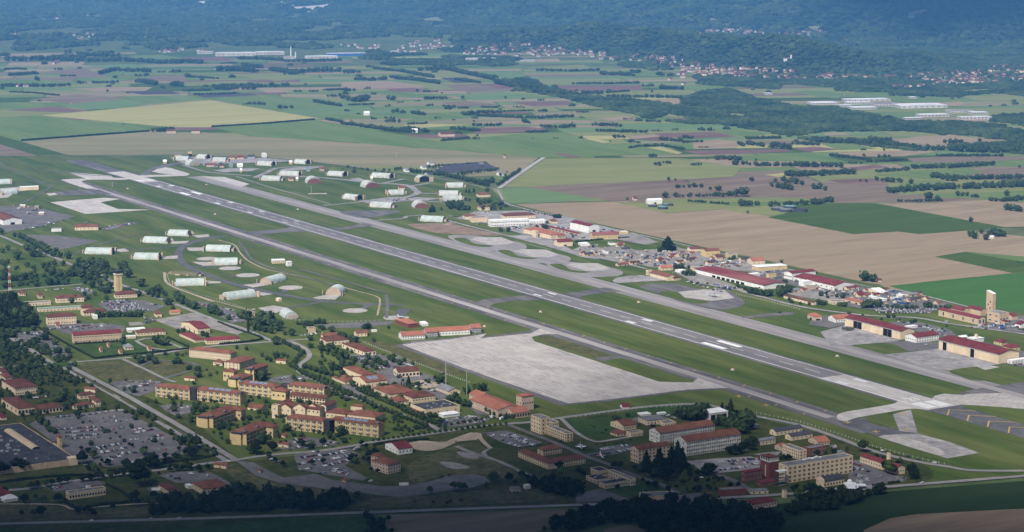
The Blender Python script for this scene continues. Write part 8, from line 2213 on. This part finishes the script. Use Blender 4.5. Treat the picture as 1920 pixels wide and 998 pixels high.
def build_forest():
 X_, Y_, S_ = [], [], []
 for y0, y1, sp, sz in ((5200,8600,17,11.5),(8600,11000,25,16),(11000,17500,40,25)):
  ys = np.arange(y0,y1,sp)
  for y in ys:
   xs = np.arange(-.30*y,.30*y,sp)
   X_.append(xs+nrng.uniform(-.5,.5,len(xs))*sp)
   Y_.append(np.full(len(xs),y)+nrng.uniform(-.5,.5,len(xs))*sp)
   S_.append(np.full(len(xs),sz)*nrng.uniform(.6,1.2,len(xs)))
 X, Y, S = np.concatenate(X_), np.concatenate(Y_), np.concatenate(S_)
 Z = terrain(X,Y)
 px, py = project(X,Y,Z)
 ok = (px > -60) & (px < 1980) & (py > -30)
 keep = np.zeros(len(X),bool)
 nz = vnoise(X,Y*.6,330,11) * .6 + vnoise(X,Y*.7,120,12) * .4
 for q in FOREST_IN:
  keep |= in_poly(px,py,q) & (nz > .30)
 edge = np.interp(px,[0,300,640,900,1150,1300,1600,1920],[112,104,118,132,150,158,178,185])
 thr = np.interp(py - edge,[-100,-60,-15,0],[.22,.42,.54,.80])
 thr = thr - np.interp(px,[1000,1200],[0,.17])
 keep |= (py < edge) & (nz > thr)
 keep |= (Z > 4) & (nz > .06)
 # the plain's lone trees
 lone = (py >= edge) & (py < 285) & (nrng.uniform(size=len(X)) < .004) & (px > 0)
 keep |= lone
 for q in FPOLY:
  ins = in_poly(px,py,q)
  keep &= ~ins
 for q in CLEAR + QUARRY + IND:
  keep &= ~in_poly(px,py,q)
 for q in ROCKS:
  keep &= ~(in_poly(px,py,q) & (vnoise(X,Y,90,6) > .45))
 for q, n, lab in TOWNS:
  keep &= ~(in_poly(px,py,q) & (nrng.uniform(size=len(X)) < .72))
 keep &= ok
 X, Y, Z, S = X[keep], Y[keep], Z[keep], S[keep]
 me = bpy.data.meshes.new('forest')
 me.from_pydata(np.stack([X,Y,Z - .5],1).tolist(),[],[])
 at = me.attributes.new('size','FLOAT','POINT')
 at.data.foreach_set('value',S.astype(np.float32))
 me.materials.append(MATS['leaf_forest'])
 o = link('forest',me)
 md = o.modifiers.new('crowns','NODES')
 md.node_group = forest_tree_group()
 tag(o,'dense blue-green forest over the plain edge and mountain slopes','forest',kind='stuff')
 print('FOREST',len(X))
build_forest()
# ---------------------------------------------------------------- far houses
def house_mesh(k):
 rs = random.Random(k)
 L, Wd, h = rs.uniform(10,18), rs.uniform(8,11), rs.uniform(5.5,8.5)
 b = MB()
 b.box(-L/2,-Wd/2,-1.5,L/2,Wd/2,h,0,False)
 R, o = Wd * .28, .6
 vs = [(-L/2 - o,-Wd/2 - o,h),(L/2+o,-Wd/2 - o,h),(L/2+o,0,h+R),(-L/2 - o,0,h+R),(-L/2 - o,Wd/2+o,h),(L/2+o,Wd/2+o,h)]
 b.add(vs,[(0,1,2,3),(3,2,5,4),(0,3,4),(1,5,2)],1)
 for i in range(3):
  for z in (1.2,4.2):
   x = -L / 2 + L * (i+.5) / 3
   b.add([(x - .6,-Wd/2 - .06,z),(x+.6,-Wd/2 - .06,z),(x+.6,-Wd/2 - .06,z+1.5),(x - .6,-Wd/2 - .06,z+1.5)],[(0,1,2,3)],2)
 b.box(L*.2,Wd*.1,h,L*.2+.9,Wd*.1+.9,h+R+.8,0)
 return b.mesh('house',[MATS[['wall_far','wall_cream','wall_far','wall_pink','wall_far','wall_tan'][k % 6]],MATS[['roof_terra','roof_brown','roof_faded','roof_brown'][k % 4]],MATS['glass']])
HOUSES = [house_mesh(k) for k in range(12)]
def towns():
 L = []
 for q, n, lab in TOWNS:
  xs, ys = [p[0] for p in q], [p[1] for p in q]
  c = 0
  tries = 0
  n = int(n*1.15)
  while c < n and tries < n * 40:
   tries += 1
   x, y = rng.uniform(min(xs),max(xs)), rng.uniform(min(ys),max(ys))
   if in_poly(np.array([x]),np.array([y]),q)[0]:
    L.append((*ray_terrain(x,y),lab))
    c += 1
 L.sort(key=lambda p: p[1])
 rest = []
 WN = ['white','cream','white','pinkish','grey','tan']
 for i, (X,Y,Z,lab) in enumerate(L):
  k = rng.randrange(12)
  rz = rng.choice((0.1,.6,1.0,1.6)) + rng.uniform(-.2,.2)
  if i < 300:
   o = link('house',HOUSES[k],None,(X,Y,Z),rz,(1.25,)*3)
   tag(o,f'{WN[k % 6]} house with {["red", "brown", "faded", "brown"][k % 4]} roof in the '+lab,'house','houses of the '+lab)
  else:
   rest.append((X,Y,Z,rz,k))
 if rest:
  b = MB()
  for X, Y, Z, rz, k in rest:
   me = HOUSES[k]
   c, s = math.cos(rz), math.sin(rz)
   vs = [((v.co.x*c - v.co.y*s)*1.25+X,(v.co.x*s+v.co.y*c)*1.25+Y,v.co.z*1.25+Z) for v in me.vertices]
   o = len(b.v)
   b.v += vs
   for p in me.polygons:
    b.f.append(tuple(i+o for i in p.vertices))
    b.m.append(p.material_index)
  tag(b.build('hillside_houses',[MATS['wall_far'],MATS['roof_terra'],MATS['glass']]),'small houses of the villages on the mountain shelf and town edge','houses',kind='stuff')
towns()
# the white chapel on the wooded ridge
cx, cy, cz = ray_terrain(*zpx('C',590,352))
ch = thing('chapel','small white chapel with bell tower alone on the wooded ridge','chapel',(cx,cy,cz+3),.15)
b = MB(); b.box(-16,-7,-6,10,7,9); b.build('nave',[MATS['wall_white']],ch)
roof_mesh(26,14,9,'gable',1,.3,.5,None,None).build('roof',[MATS['roof_terra'],MATS['wall_white']],ch).location = (-16,-7,0)
b = MB(); b.box(12,-3,-6,18,3,24); b.build('bell_tower',[MATS['wall_white']],ch)
b = MB(); b.cyl(15,0,24,30,4,.2,4); b.build('spire',[MATS['roof_terra']],ch)
# ---------------------------------------------------------------- vehicles
def car_mesh(kind,paint):
 b = MB()
 if kind == 'car':
  L, Wd, hb, hc = 4.5, 1.8, .95, 1.5
  pts = [(-L/2,.45),(-L/2,.80),(-L/2+.2,.90),(-1.2,.98),(-.5,1.46),(1.0,1.48),(1.75,1.0),(L/2 - .1,.92),(L/2,.45)]
 elif kind == 'van':
  L, Wd = 5.2, 2.0
  pts = [(-L/2,.45),(-L/2,1.0),(-1.9,1.15),(-1.3,2.1),(L/2 - .1,2.15),(L/2,1.9),(L/2,.45)]
 else:
  L, Wd = 4.7, 1.9
  pts = [(-L/2,.5),(-L/2,1.0),(-1.3,1.12),(-.6,1.75),(1.9,1.75),(2.25,1.1),(L/2,.5)]
 n = len(pts)
 w = Wd / 2
 tz = max(p[1] for p in pts)
 vs = []
 for sg in (-1,1):
  vs += [(x,sg*w*(1 if z < 1.05 else .84),z) for x,z in pts]
 fs = [tuple(range(n)),tuple(range(2*n - 1,n - 1,-1))]
 b.add(vs,fs,0)
 for i in range(n):
  j = (i+1) % n
  steep = pts[i][1] < tz - .2 and pts[j][1] > tz - .2 or pts[j][1] < tz - .2 and pts[i][1] > tz - .2
  b.add([vs[i],vs[j],vs[n+j],vs[n+i]],[(0,1,2,3)],1 if steep else 0)
 zlo, zhi = (1.06,tz - .1)
 x0, x1 = {'car': (-.75,1.25),'van': (-1.5,-.2),'suv': (-.85,1.95)}[kind]
 for sg in (-1,1):
  b.add([(x0,sg*(w*.93+.02),zlo),(x1,sg*(w*.93+.02),zlo),(x1 - .15,sg*(w*.84+.03),zhi),(x0+.35,sg*(w*.84+.03),zhi)],[(0,1,2,3)],1)
 for x in (-L*.31,L*.31):
  for sg in (-1,1):
   m = 8
   ring = [(x+.33*math.cos(2*math.pi*i/m),.33+.33*math.sin(2*math.pi*i/m)) for i in range(m)]
   b.add([(p[0],sg*(w+.02),p[1]) for p in ring]+[(p[0],sg*(w - .22),p[1]) for p in ring],[tuple(range(m))]+[(i,(i+1) % m,m+(i+1) % m,m+i) for i in range(m)],2)
 return b.mesh(kind,[MATS['paint_'+paint],MATS['glass'],MATS['rubber']])
CARM = {(k,c): car_mesh(k,c) for k in ('car','van','suv') for c in ('white','silver','grey','black','blue','red')}
CARS = []
def crow(r,x1,y1,x2,y2,n,occ,place,across=True):
 """a row of parked cars between two photo points"""
 a, c = G(r,x1,y1), G(r,x2,y2)
 ang = math.atan2(c[1] - a[1],c[0] - a[0])
 n = max(n,1)
 d = math.dist(a,c)
 k = max(1,int(d/(2.7 if across else 6.0)))
 prob = min(1,occ*n/k) if n < k else occ
 for i in range(k):
  if rng.random() > prob:
   continue
  t = (i+.5) / k
  CARS.append((a[0]+(c[0] - a[0])*t,a[1]+(c[1] - a[1])*t,ang+(math.pi/2 if across else 0)+(math.pi if rng.random() < .4 else 0)+rng.uniform(-.04,.04),place))
PL = 'the big shopping car park'
for q in ((400,172,510,165,12,.9),(700,140,900,120,14,.5),(560,165,700,145,8,.4),(740,180,900,165,6,.35),(600,215,990,195,6,.3),(430,262,720,240,10,.6),(470,285,740,262,24,.9),(470,312,720,296,28,.9),(500,330,720,318,12,.5),(760,270,900,248,8,.6),(960,290,1110,262,16,.95),(960,268,1040,252,8,.8),(650,400,880,365,30,.95),(640,412,760,398,12,.9),(720,435,920,395,10,.5),(940,335,1190,330,10,.4),(1010,355,1190,340,8,.4),(1080,320,1180,300,4,.5),(780,470,880,455,8,.7),(850,445,1060,420,8,.4),(1100,420,1240,400,6,.4),(740,490,820,480,8,.8),(880,510,1000,500,4,.4),(1160,475,1300,420,4,.3),(410,240,440,250,4,.8),(770,520,810,515,3,.8)):
 crow('N',*q[:4],int(q[4]*2.4),min(.95,q[5]*1.4),PL)
PL = 'the lot beside the control tower'
for i in range(7):
 crow('J',790+18*i,285+12*i,1010+25*i,268+13*i,26,.85,PL)
crow('J',1180,300,1280,320,8,.8,PL)
for i in range(3):
 crow('J',575+30*i,178+12*i,660+30*i,168+12*i,10,.85,'the small lot west of the operations building')
crow('J',330,195,520,178,14,.6,'the roadside by the large hipped hall')
PL = 'the roundabout parking rows'
for q in ((70,540,200,525,8,.5),(230,545,330,520,12,.8),(240,560,340,535,10,.7),(150,570,220,600,8,.5),(350,640,470,680,10,.5),(400,620,480,650,8,.6),(130,660,240,700,10,.6),(40,670,160,740,10,.4),(190,830,300,860,6,.4),(430,680,520,660,5,.5)):
 crow('J',*q,PL)
PL = 'the military lot behind the long warehouse'
for q in ((360,500,520,480,16,.7),(480,490,700,465,20,.8),(540,505,820,470,18,.6),(700,460,860,455,10,.5)):
 crow('J',*q,PL)
PL = 'the lot beside the dormitory boulevard'
for q in ((890,915,1060,905,10,.6),(920,945,1160,930,14,.6),(1000,965,1200,920,10,.6),(1180,915,1270,915,6,.7)):
 crow('J',*q,PL)
for q in ((0,410,100,405,8,.8),(0,440,140,420,10,.6),(0,470,60,475,4,.5)):
 crow('L',*q,PL)
PL = 'the small lot before the free-standing dormitory wing'
for q in ((200,585,300,580,8,.7),(220,620,300,645,8,.7),(330,615,420,600,8,.7),(290,660,380,650,6,.5)):
 crow('L',*q,PL)
PL = 'the lot behind the courtyard block'
for q in ((1100,390,1180,365,8,.7),(1160,410,1280,380,8,.6),(1140,430,1240,420,6,.5)):
 crow('L',*q,PL)
crow('L',580,665,720,745,14,.7,'the court of the boulevard stair-tower wing')
PL = 'the roadside lot below the shelters'
for q in ((180,630,300,660,12,.9),(220,655,420,720,18,.8),(320,690,480,740,16,.8),(420,750,520,775,8,.7),(360,660,470,690,8,.6)):
 crow('K',*q,PL)
crow('K',960,880,1150,860,12,.6,'the lot above the club building')
PL = 'the lot behind the fire station'
for q in ((240,380,440,365,14,.7),(270,400,480,390,16,.7),(320,430,560,445,14,.6),(430,470,620,455,14,.7),(480,360,620,395,8,.6),(650,430,720,450,7,.9),(440,490,540,485,5,.5)):
 crow('M',*q,PL)
PL = 'the sandy lot by the cypresses'
for q in ((690,600,760,615,9,.8),(700,585,760,600,8,.8),(770,575,880,605,13,.85),(780,590,830,600,6,.7)):
 crow('M',*q,PL)
crow('M',840,630,900,650,5,.8,'the strip beside the low grey-roofed office')
PL = 'the theatre car park'
for q in ((950,880,1010,870,7,.8),(960,900,1060,880,8,.7),(1030,865,1110,855,8,.8),(1020,905,1120,885,10,.9),(1130,850,1240,870,14,.9),(1150,840,1220,850,8,.9),(1070,900,1160,895,6,.6),(1220,880,1320,865,5,.5),(1180,895,1300,885,6,.5)):
 crow('M',*q,PL)
PL = 'the lot before the four-storey office block'
for q in ((930,300,1090,350,20,.95),(960,290,1110,340,18,.9),(1060,345,1180,380,14,.9),(980,360,1060,388,8,.9),(800,288,880,312,4,.8),(930,340,960,345,2,.6)):
 crow('P',*q,PL)
PL = 'the visitor car park'
for q in ((860,425,1000,400,16,.9),(1000,410,1220,375,26,.95),(1080,440,1260,400,22,.95),(930,382,1000,370,6,.7),(830,475,920,460,10,.9),(920,455,1010,440,9,.9),(1030,490,1110,475,9,.9),(1110,470,1250,440,12,.85),(840,520,940,505,8,.85),(1000,545,1060,540,5,.7),(1085,520,1230,555,15,.95),(1110,510,1240,545,14,.95),(600,425,680,455,7,.9),(1270,355,1340,365,4,.8),(1280,335,1310,345,3,.8)):
 crow('O',*q,PL)
PL = 'the lot below the wing with trees in front'
for q in ((780,285,890,265,10,.8),(800,305,900,295,9,.8),(900,290,1000,300,8,.7),(810,345,900,330,6,.7),(1070,300,1160,310,9,.9),(760,360,780,358,1,1)):
 crow('O',*q,PL)
for q in ((1210,605,1250,600,4,.9),(1260,620,1300,615,3,.8),(1370,585,1400,580,3,.9),(1490,600,1540,600,4,.8)):
 crow('N',*q,'the small lot before the visitor centre')
crow('N',365,695,440,680,8,.9,'the lot of the flat-roofed clinic')
crow('N',620,685,680,678,3,.9,'the lot of the flat-roofed clinic')
crow('N',220,35,400,15,14,.7,'the lot behind the food hall')
PL = 'the lot beside the display jet'
for q in ((160,408,280,395,13,.9),(205,432,260,430,6,.8),(280,430,390,405,12,.85),(310,385,390,375,5,.6)):
 crow('Q',*q,PL)
PL = 'the long lot below the weathered barracks'
for q in ((1030,500,1130,485,8,.7),(1100,495,1330,475,18,.85),(880,500,900,498,2,.9),(1020,560,1150,545,13,.95),(1150,550,1240,530,10,.95),(1270,515,1335,505,8,.9),(1120,515,1180,508,6,.8),(1200,510,1260,500,6,.8)):
 crow('Q',*q,PL)
crow('Q',520,225,580,222,5,.9,'the yard of the perimeter road workshop')
crow('Q',640,155,720,180,5,.8,'the yard of the perimeter road workshop')
PL = 'the headquarters car park'
for q in ((1085,545,1160,555,7,.9),(1090,590,1160,610,8,.9),(1100,640,1200,635,9,.9),(1140,615,1210,625,7,.9),(1200,590,1290,605,7,.8),(1160,560,1200,570,4,.8),(1080,510,1150,530,5,.7),(1395,610,1460,618,5,.9),(1110,660,1150,655,3,.8)):
 crow('R',*q,PL)
PL = 'the wide northern car park by the bus park'
for i in range(4):
 crow('S',350+10*i,268+13*i,760+25*i,270+14*i,50,.92,PL)
crow('S',770,275,960,290,14,.7,PL)
PL = 'the lot behind the hangars'
for q in ((500,360,620,375,8,.7),(720,420,960,470,22,.85),(830,450,960,480,14,.8),(880,490,980,505,8,.8),(1180,435,1300,430,8,.7),(560,385,660,400,6,.6),(1540,760,1640,745,7,.9),(950,380,1040,392,6,.8)):
 crow('S',*q,PL)
PL = 'the northern vehicle pool'
for q in ((590,275,760,255,20,.8),(700,265,880,262,20,.8),(760,255,870,245,14,.8),(720,280,860,275,12,.7),(1040,330,1220,310,22,.85),(1100,385,1230,370,14,.8),(1020,345,1080,340,8,.8),(1150,345,1230,335,10,.8),(230,325,300,335,5,.5),(400,410,560,450,14,.8),(480,440,640,470,14,.8),(620,480,720,500,6,.5)):
 crow('T',*q,PL)
PL = 'the northern flight line lots'
for q in ((760,520,880,515,10,.8),(1150,500,1200,530,8,.7),(980,650,1120,635,14,.85),(1000,630,1150,615,12,.8),(560,545,640,550,7,.7),(760,605,820,610,5,.6),(1690,640,1800,660,10,.8),(1560,705,1640,720,6,.7),(1720,645,1830,670,10,.8)):
 crow('F',*q,PL)
PL = 'the lots of the western apron'
for q in ((740,640,880,610,12,.7),(800,645,1000,600,16,.6),(160,650,420,600,14,.6),(280,610,520,570,12,.5),(620,600,700,580,6,.5)):
 crow('D',*q,PL)
for r, x, y, a, lab in (('N',663,925,6,'the country road'),('N',1097,912,6,'the country road'),('N',1300,910,6,'the country road'),('O',1340,835,6,'the country road'),('N',1420,292,-61,'the boulevard'),('N',1465,322,-61,'the boulevard'),('O',288,452,10,'the boulevard crossing'),('O',1048,332,20,'the crossing road'),('O',1102,338,20,'the crossing road'),('O',1405,608,20,'the asphalt sweep'),('U',515,566,-40,'the perimeter road'),('U',700,608,-40,'the perimeter road'),('U',770,632,-35,'the perimeter road'),('U',890,655,-30,'the perimeter road'),('V',75,360,-59,'the taxiway'),('Q',1370,180,-40,'the perimeter road'),('Q',530,592,-50,'the gate road'),('Q',910,612,0,'the gate ground'),('S',800,582,30,'the hangar apron'),('S',480,545,30,'the hangar apron'),('T',1190,672,20,'the taxi link'),('U',800,800,30,'the country road')):
 X, Y = G(r,x,y)
 CARS.append((X,Y,math.radians(a),lab))
def place_cars():
 CARS.sort(key=lambda q: q[1])
 cols = ['white'] * 8 + ['silver'] * 5 + ['grey'] * 4 + ['black'] * 4 + ['blue'] * 2 + ['red'] * 2
 rest = []
 for i, (X,Y,a,place) in enumerate(CARS):
  k, c = rng.choice(('car','car','car','suv','suv','van') if i % 3 else ('car','suv')), rng.choice(cols)
  if i < 300:
   o = link('parked_car',CARM[(k,c)],None,(X,Y,GZ+.08),a,(1.12,1.12,1.1))
   nm = {'car': 'saloon car','van': 'van','suv': 'estate car'}[k]
   verb = 'on ' if place.startswith(('the country','the boul','the cross','the asph','the peri','the taxi','the gate')) else 'parked in '
   tag(o,f'{c} {nm} {verb}{place}','car','cars of '+place)
  else:
   rest.append((X,Y,a,k,c))
 b = MB()
 names = ['paint_white','paint_silver','paint_grey','paint_black','paint_blue','paint_red','glass','rubber']
 for X, Y, a, k, c in rest:
  me = CARM[(k,c)]
  cs, sn = math.cos(a), math.sin(a)
  o = len(b.v)
  b.v += [(v.co.x*cs - v.co.y*sn+X,v.co.x*sn+v.co.y*cs+Y,v.co.z+GZ+.08) for v in me.vertices]
  for p in me.polygons:
   b.f.append(tuple(i+o for i in p.vertices))
   b.m.append((names.index('paint_'+c),6,7)[p.material_index])
 tag(b.build('parked_cars',[MATS[n] for n in names]),'the many cars filling the farther car parks','cars',kind='stuff')
 print('CARS',len(CARS))
place_cars()
# lorries, containers and stores in the motor pools
def crate_like(kind,k):
 b = MB()
 if kind == 'container':
  b.box(-3,-1.2,0,3,1.2,2.6,0)
  for i in range(12):
   x = -2.8 + i * .5
   b.box(x,-1.26,.15,x+.22,-1.2,2.45,0)
   b.box(x,1.2,.15,x+.22,1.26,2.45,0)
  mats = [MATS[k]]
 elif kind == 'truck':
  b.box(-4.2,-1.2,.9,2.0,1.2,3.3,0)
  b.box(2.2,-1.15,.8,4.1,1.15,2.8,1)
  b.add([(4.12,-1.0,1.8),(4.12,1.0,1.8),(4.12,1.0,2.6),(4.12,-1.0,2.6)],[(0,1,2,3)],2)
  for x in (-3.2,-2.0,2.9):
   for y in (-1.1,.8):
    b.box(x - .45,y,0,x+.45,y+.3,.9,3)
  mats = [MATS[k],MATS['paint_white'],MATS['glass'],MATS['rubber']]
 else:
  b.box(-2.5,-1.6,0,2.5,1.6,1.3,0)
  b.box(-2.0,-1.2,1.3,.6,1.2,2.2,0)
  b.box(1.0,-1.3,1.3,2.2,1.0,1.9,0)
  mats = [MATS[k]]
 return b.mesh(kind,mats)
CR = {}
CLUT = [
 (pxp('H',[(0,560),(200,570),(480,560),(640,620),(480,680),(330,690),(60,640)]),90,'the gravel equipment yard beyond the taxi bays'),
 (pxp('H',[(660,620),(900,650),(1000,690),(800,690),(640,680)]),30,'the yard behind the maintenance hall'),
 (pxp('H',[(1300,770),(1600,850),(1916,900),(1916,960),(1700,930),(1560,890)]),40,'the yard beside the long workshop'),
 (pxp('S',[(120,100),(480,110),(720,190),(600,220),(300,190),(120,150)]),40,'the equipment compound by the bus park'),
 (pxp('F',[(1500,800),(1620,760),(1900,800),(1900,880),(1700,850)]),40,'the building site by the gravel heap'),
 (pxp('F',[(1100,660),(1300,620),(1500,640),(1600,720),(1400,720)]),16,'the yard round the passenger terminal'),
 (pxp('E',[(400,150),(560,145),(560,180),(400,185)]),14,'the western workshop yard'),
 (pxp('D',[(110,465),(300,470),(320,540),(200,540)]),12,'the western apron'),
 (pxp('J',[(1130,400),(1200,395),(1210,450),(1140,450)]),8,'the edge of the gravel yard below the tower'),
 (pxp('S',[(1180,420),(1640,400),(1640,460),(1300,450)]),22,'the loading area before the terminal'),
 (pxp('T',[(420,410),(640,480),(900,480),(700,440)]),16,'the front of the maintenance hall'),
 (pxp('S',[(320,180),(480,200),(700,230),(660,250),(420,230)]),18,'the bus park'),
 (pxp('R',[(900,380),(960,390),(1040,440),(960,440)]),7,'the yard behind the brick block'),
]
MK = ['wall_stained','paint_grey','canvas_green','wall_tan','roof_terra','plastic_blue','roof_grey','metal_dark','metal_grey']
MN = ['white','grey','olive green','tan','rust red','blue','dull grey','black','steel grey']
for q, n, place in CLUT:
 xs, ys = [p[0] for p in q], [p[1] for p in q]
 c = 0
 while c < n:
  x, y = rng.uniform(min(xs),max(xs)), rng.uniform(min(ys),max(ys))
  if not in_poly(np.array([x]),np.array([y]),q)[0]:
   continue
  c += 1
  kind = rng.choice(('container','truck','truck','crate','container'))
  i = rng.randrange(len(MK))
  if (kind,i) not in CR:
   CR[(kind,i)] = crate_like(kind,MK[i])
  X, Y = ground(x,y)
  o = link({'container': 'shipping_container','truck': 'lorry','crate': 'equipment_crate'}[kind],CR[(kind,i)],None,(X,Y,GZ+.05),math.radians(GA)+rng.choice((0,math.pi/2))+rng.uniform(-.1,.1))
  tag(o,f'{MN[i]} {"shipping container" if kind == "container" else "lorry" if kind == "truck" else "stack of equipment"} in '+place,{'container': 'container','truck': 'lorry','crate': 'equipment'}[kind],'stores in '+place)
# small sheds between the stores of the northern yards
SHEDS = {}
for i in range(46):
 q, n, place = CLUT[(0,0,1,2,3,0,4,3)[i % 8]]
 xs, ys = [p[0] for p in q], [p[1] for p in q]
 x, y = rng.uniform(min(xs),max(xs)), rng.uniform(min(ys),max(ys))
 k = i % 6
 rmn = ('brown','grey','terra','maroon','dark','faded')[k]
 if k not in SHEDS:
  a_, b_, h_ = ((14,9,4),(20,10,4.5),(11,8,3.6))[k % 3]
  w_ = MB(); w_.box(0,0,-.5,a_,b_,h_,0,False)
  d_ = MB(); d_.box(a_*.4,-.12,.2,a_*.6,.05,h_*.75)
  SHEDS[k] = [('wall',w_.mesh('wall',[MATS[('wall_cream','wall_tan','wall_pink')[k % 3]]])),('roof',roof_mesh(a_,b_,h_,'gable',1,.25,.5,None,None).mesh('roof',[MATS['roof_'+rmn],MATS['wall_cream']])),('door',d_.mesh('door',[MATS['metal_dark']]))]
 t = thing('yard_shed',f'small {("cream", "tan", "pink")[k % 3]} shed with {("brown", "grey", "terracotta", "maroon", "black", "faded red")[k]} roof in '+place,'shed',(*ground(x,y),.6),math.radians(GA),'sheds in '+place)
 for nm, me in SHEDS[k]:
  link(nm,me,t)
# coaches under and beside the long canopy, white van, trailers
for r, x, y, a, c, lab in (('S',520,190,-20,'roof_white','white coach in the bus park before the track huts'),('S',560,200,-20,'plastic_blue','blue coach in the bus park before the track huts'),('S',600,235,-20,'plastic_blue','blue coach in the bus park beside the northern car park'),('S',545,245,-20,'plastic_blue','dark blue coach in the bus park nearest the tree row'),('M',215,715,10,'metal_dark','dark coach in the bay behind the courtyard block'),('P',222,668,8,'roof_white','white box trailer on the old asphalt sweep'),('P',852,178,25,'roof_white','white box lorry beside the theatre corner'),('P',935,185,60,'roof_white','white box lorry at the theatre entrance hall'),('N',1135,705,5,'roof_white','white delivery van by the dark red roofed house')):
 t = thing('coach' if 'coach' in lab else 'box_lorry',lab,'bus' if 'coach' in lab else 'lorry',(*G(r,x,y),GZ),math.radians(a))
 b = MB(); b.box(-5.5,-1.25,.5,5.5,1.25,3.3); b.build('body',[MATS[c]],t)
 b = MB(); b.box(-5.2,-1.3,1.6,5.2,1.3,2.6) if 'coach' in lab else b.box(4.2,-1.3,1.7,5.56,1.3,2.7); b.build('windows',[MATS['glass']],t)
 for x_ in (-3.6,3.4):
  for y_ in (-1.2,.9):
   b = MB(); b.box(x_ - .5,y_,0,x_+.5,y_+.3,1.0); b.build('wheel',[MATS['rubber']],t)
# red flags and the gravel heap
rs = np.random.default_rng(4)
for r, x, y, R, h, lab, m in (('F',1820,800,36,6,'grey heap of broken concrete beside the green plot','gravel_yard'),('F',575,605,12,5,'dark brown soil heap on the bare ground by the lone shelter','bare_soil'),('E',1400,190,22,7,'grassy mound beside the middle shelters','airfield_grass')):
 X, Y = G(r,x,y)
 b = MB()
 k, n = 16, 4
 vs = []
 for j in range(n+1):
  for i in range(k):
   q = R * (1 - j/n) * (1+rs.uniform(-.12,.12))
   vs.append((q*math.cos(2*math.pi*i/k),q*1.3*math.sin(2*math.pi*i/k),(0 if j == 0 else h*(1 - (1 - j/n) ** 2)*rs.uniform(.85,1.15))))
 b.add(vs,[(j*k+i,j*k+(i+1) % k,(j+1)*k+(i+1) % k,(j+1)*k+i) for j in range(n) for i in range(k)])
 o = b.build('earth_mound' if 'mound' in lab else 'rubble_heap',[MATS[m]])
 o.location = (X,Y,.6)
 tag(o,lab,'mound')
# ---------------------------------------------------------------- invented clouds above the view, added only to shade the ground below
def shade_cloud(shx,shy,lx,ly,label,z=1650.0,seed=1,n=90,k_=1.0):
 """an added unseen cumulus whose shadow is centred at (shx, shy) on the plain"""
 k = z / math.tan(SUN_EL)
 rs = np.random.default_rng(seed)
 parts = []
 for i in range(n):
  a, q = rs.uniform(0,6.28), rs.uniform(0,1) ** .5
  x, y = q * lx * math.cos(a), q * ly * math.sin(a)
  r = rs.uniform(.13,.24) * min(lx,ly) * 1.5 * k_ * (1.15 - .55*q)
  parts.append(lobe((x,y,r*.25),(r*1.3,r*1.1,r*.5),rs,.12))
 V, F = join(parts)
 me = bpy.data.meshes.new('shade_cloud')
 me.from_pydata(V.tolist(),[],F)
 me.materials.append(MATS['shade_cloud_white'])
 me.update()
 o = link('shade_cloud',me,None,(shx+math.sin(SUN_AZ)*k,shy+math.cos(SUN_AZ)*k,z))
 tag(o,label,'shade_cloud','added shade clouds')
mat('shade_cloud_white',(0.85,0.86,0.88),(0.9,0.9,0.9),0.002)
shade_cloud(150,560,3200,1640,'broad grey-white cloud shading the near ground by the country road',seed=1)
shade_cloud(50,2650,2000,520,'ragged thin cloudlets half shading the ground before the runway',seed=5,n=42,k_=.5)
shade_cloud(-1300,2680,520,640,'grey-white cloud shading the quarter west of the boulevard',seed=3)
shade_cloud(3600,12500,1500,1500,'distant grey-white cloud shading the steep mountain',seed=2)
# ---------------------------------------------------------------- haze: one closed box of thin blue air
hz = MB()
hz.box(-29000,-2500,-1.5,29000,40000,1100)
hm_ = bpy.data.materials.new('haze')
hm_.use_nodes = True
ht = hm_.node_tree
ht.nodes.remove(ht.nodes['Principled BSDF'])
pv = ht.nodes.new('ShaderNodeVolumePrincipled')
pv.inputs['Color'].default_value = (0.16,0.46,1.0,1)
pv.inputs['Density'].default_value = 4.9e-5
pv.inputs['Anisotropy'].default_value = 0.0
ht.links.new(pv.outputs[0],ht.nodes['Material Output'].inputs['Volume'])
tag(hz.build('haze',[hm_]),'thin blue haze in the air over the plain','haze',kind='stuff')
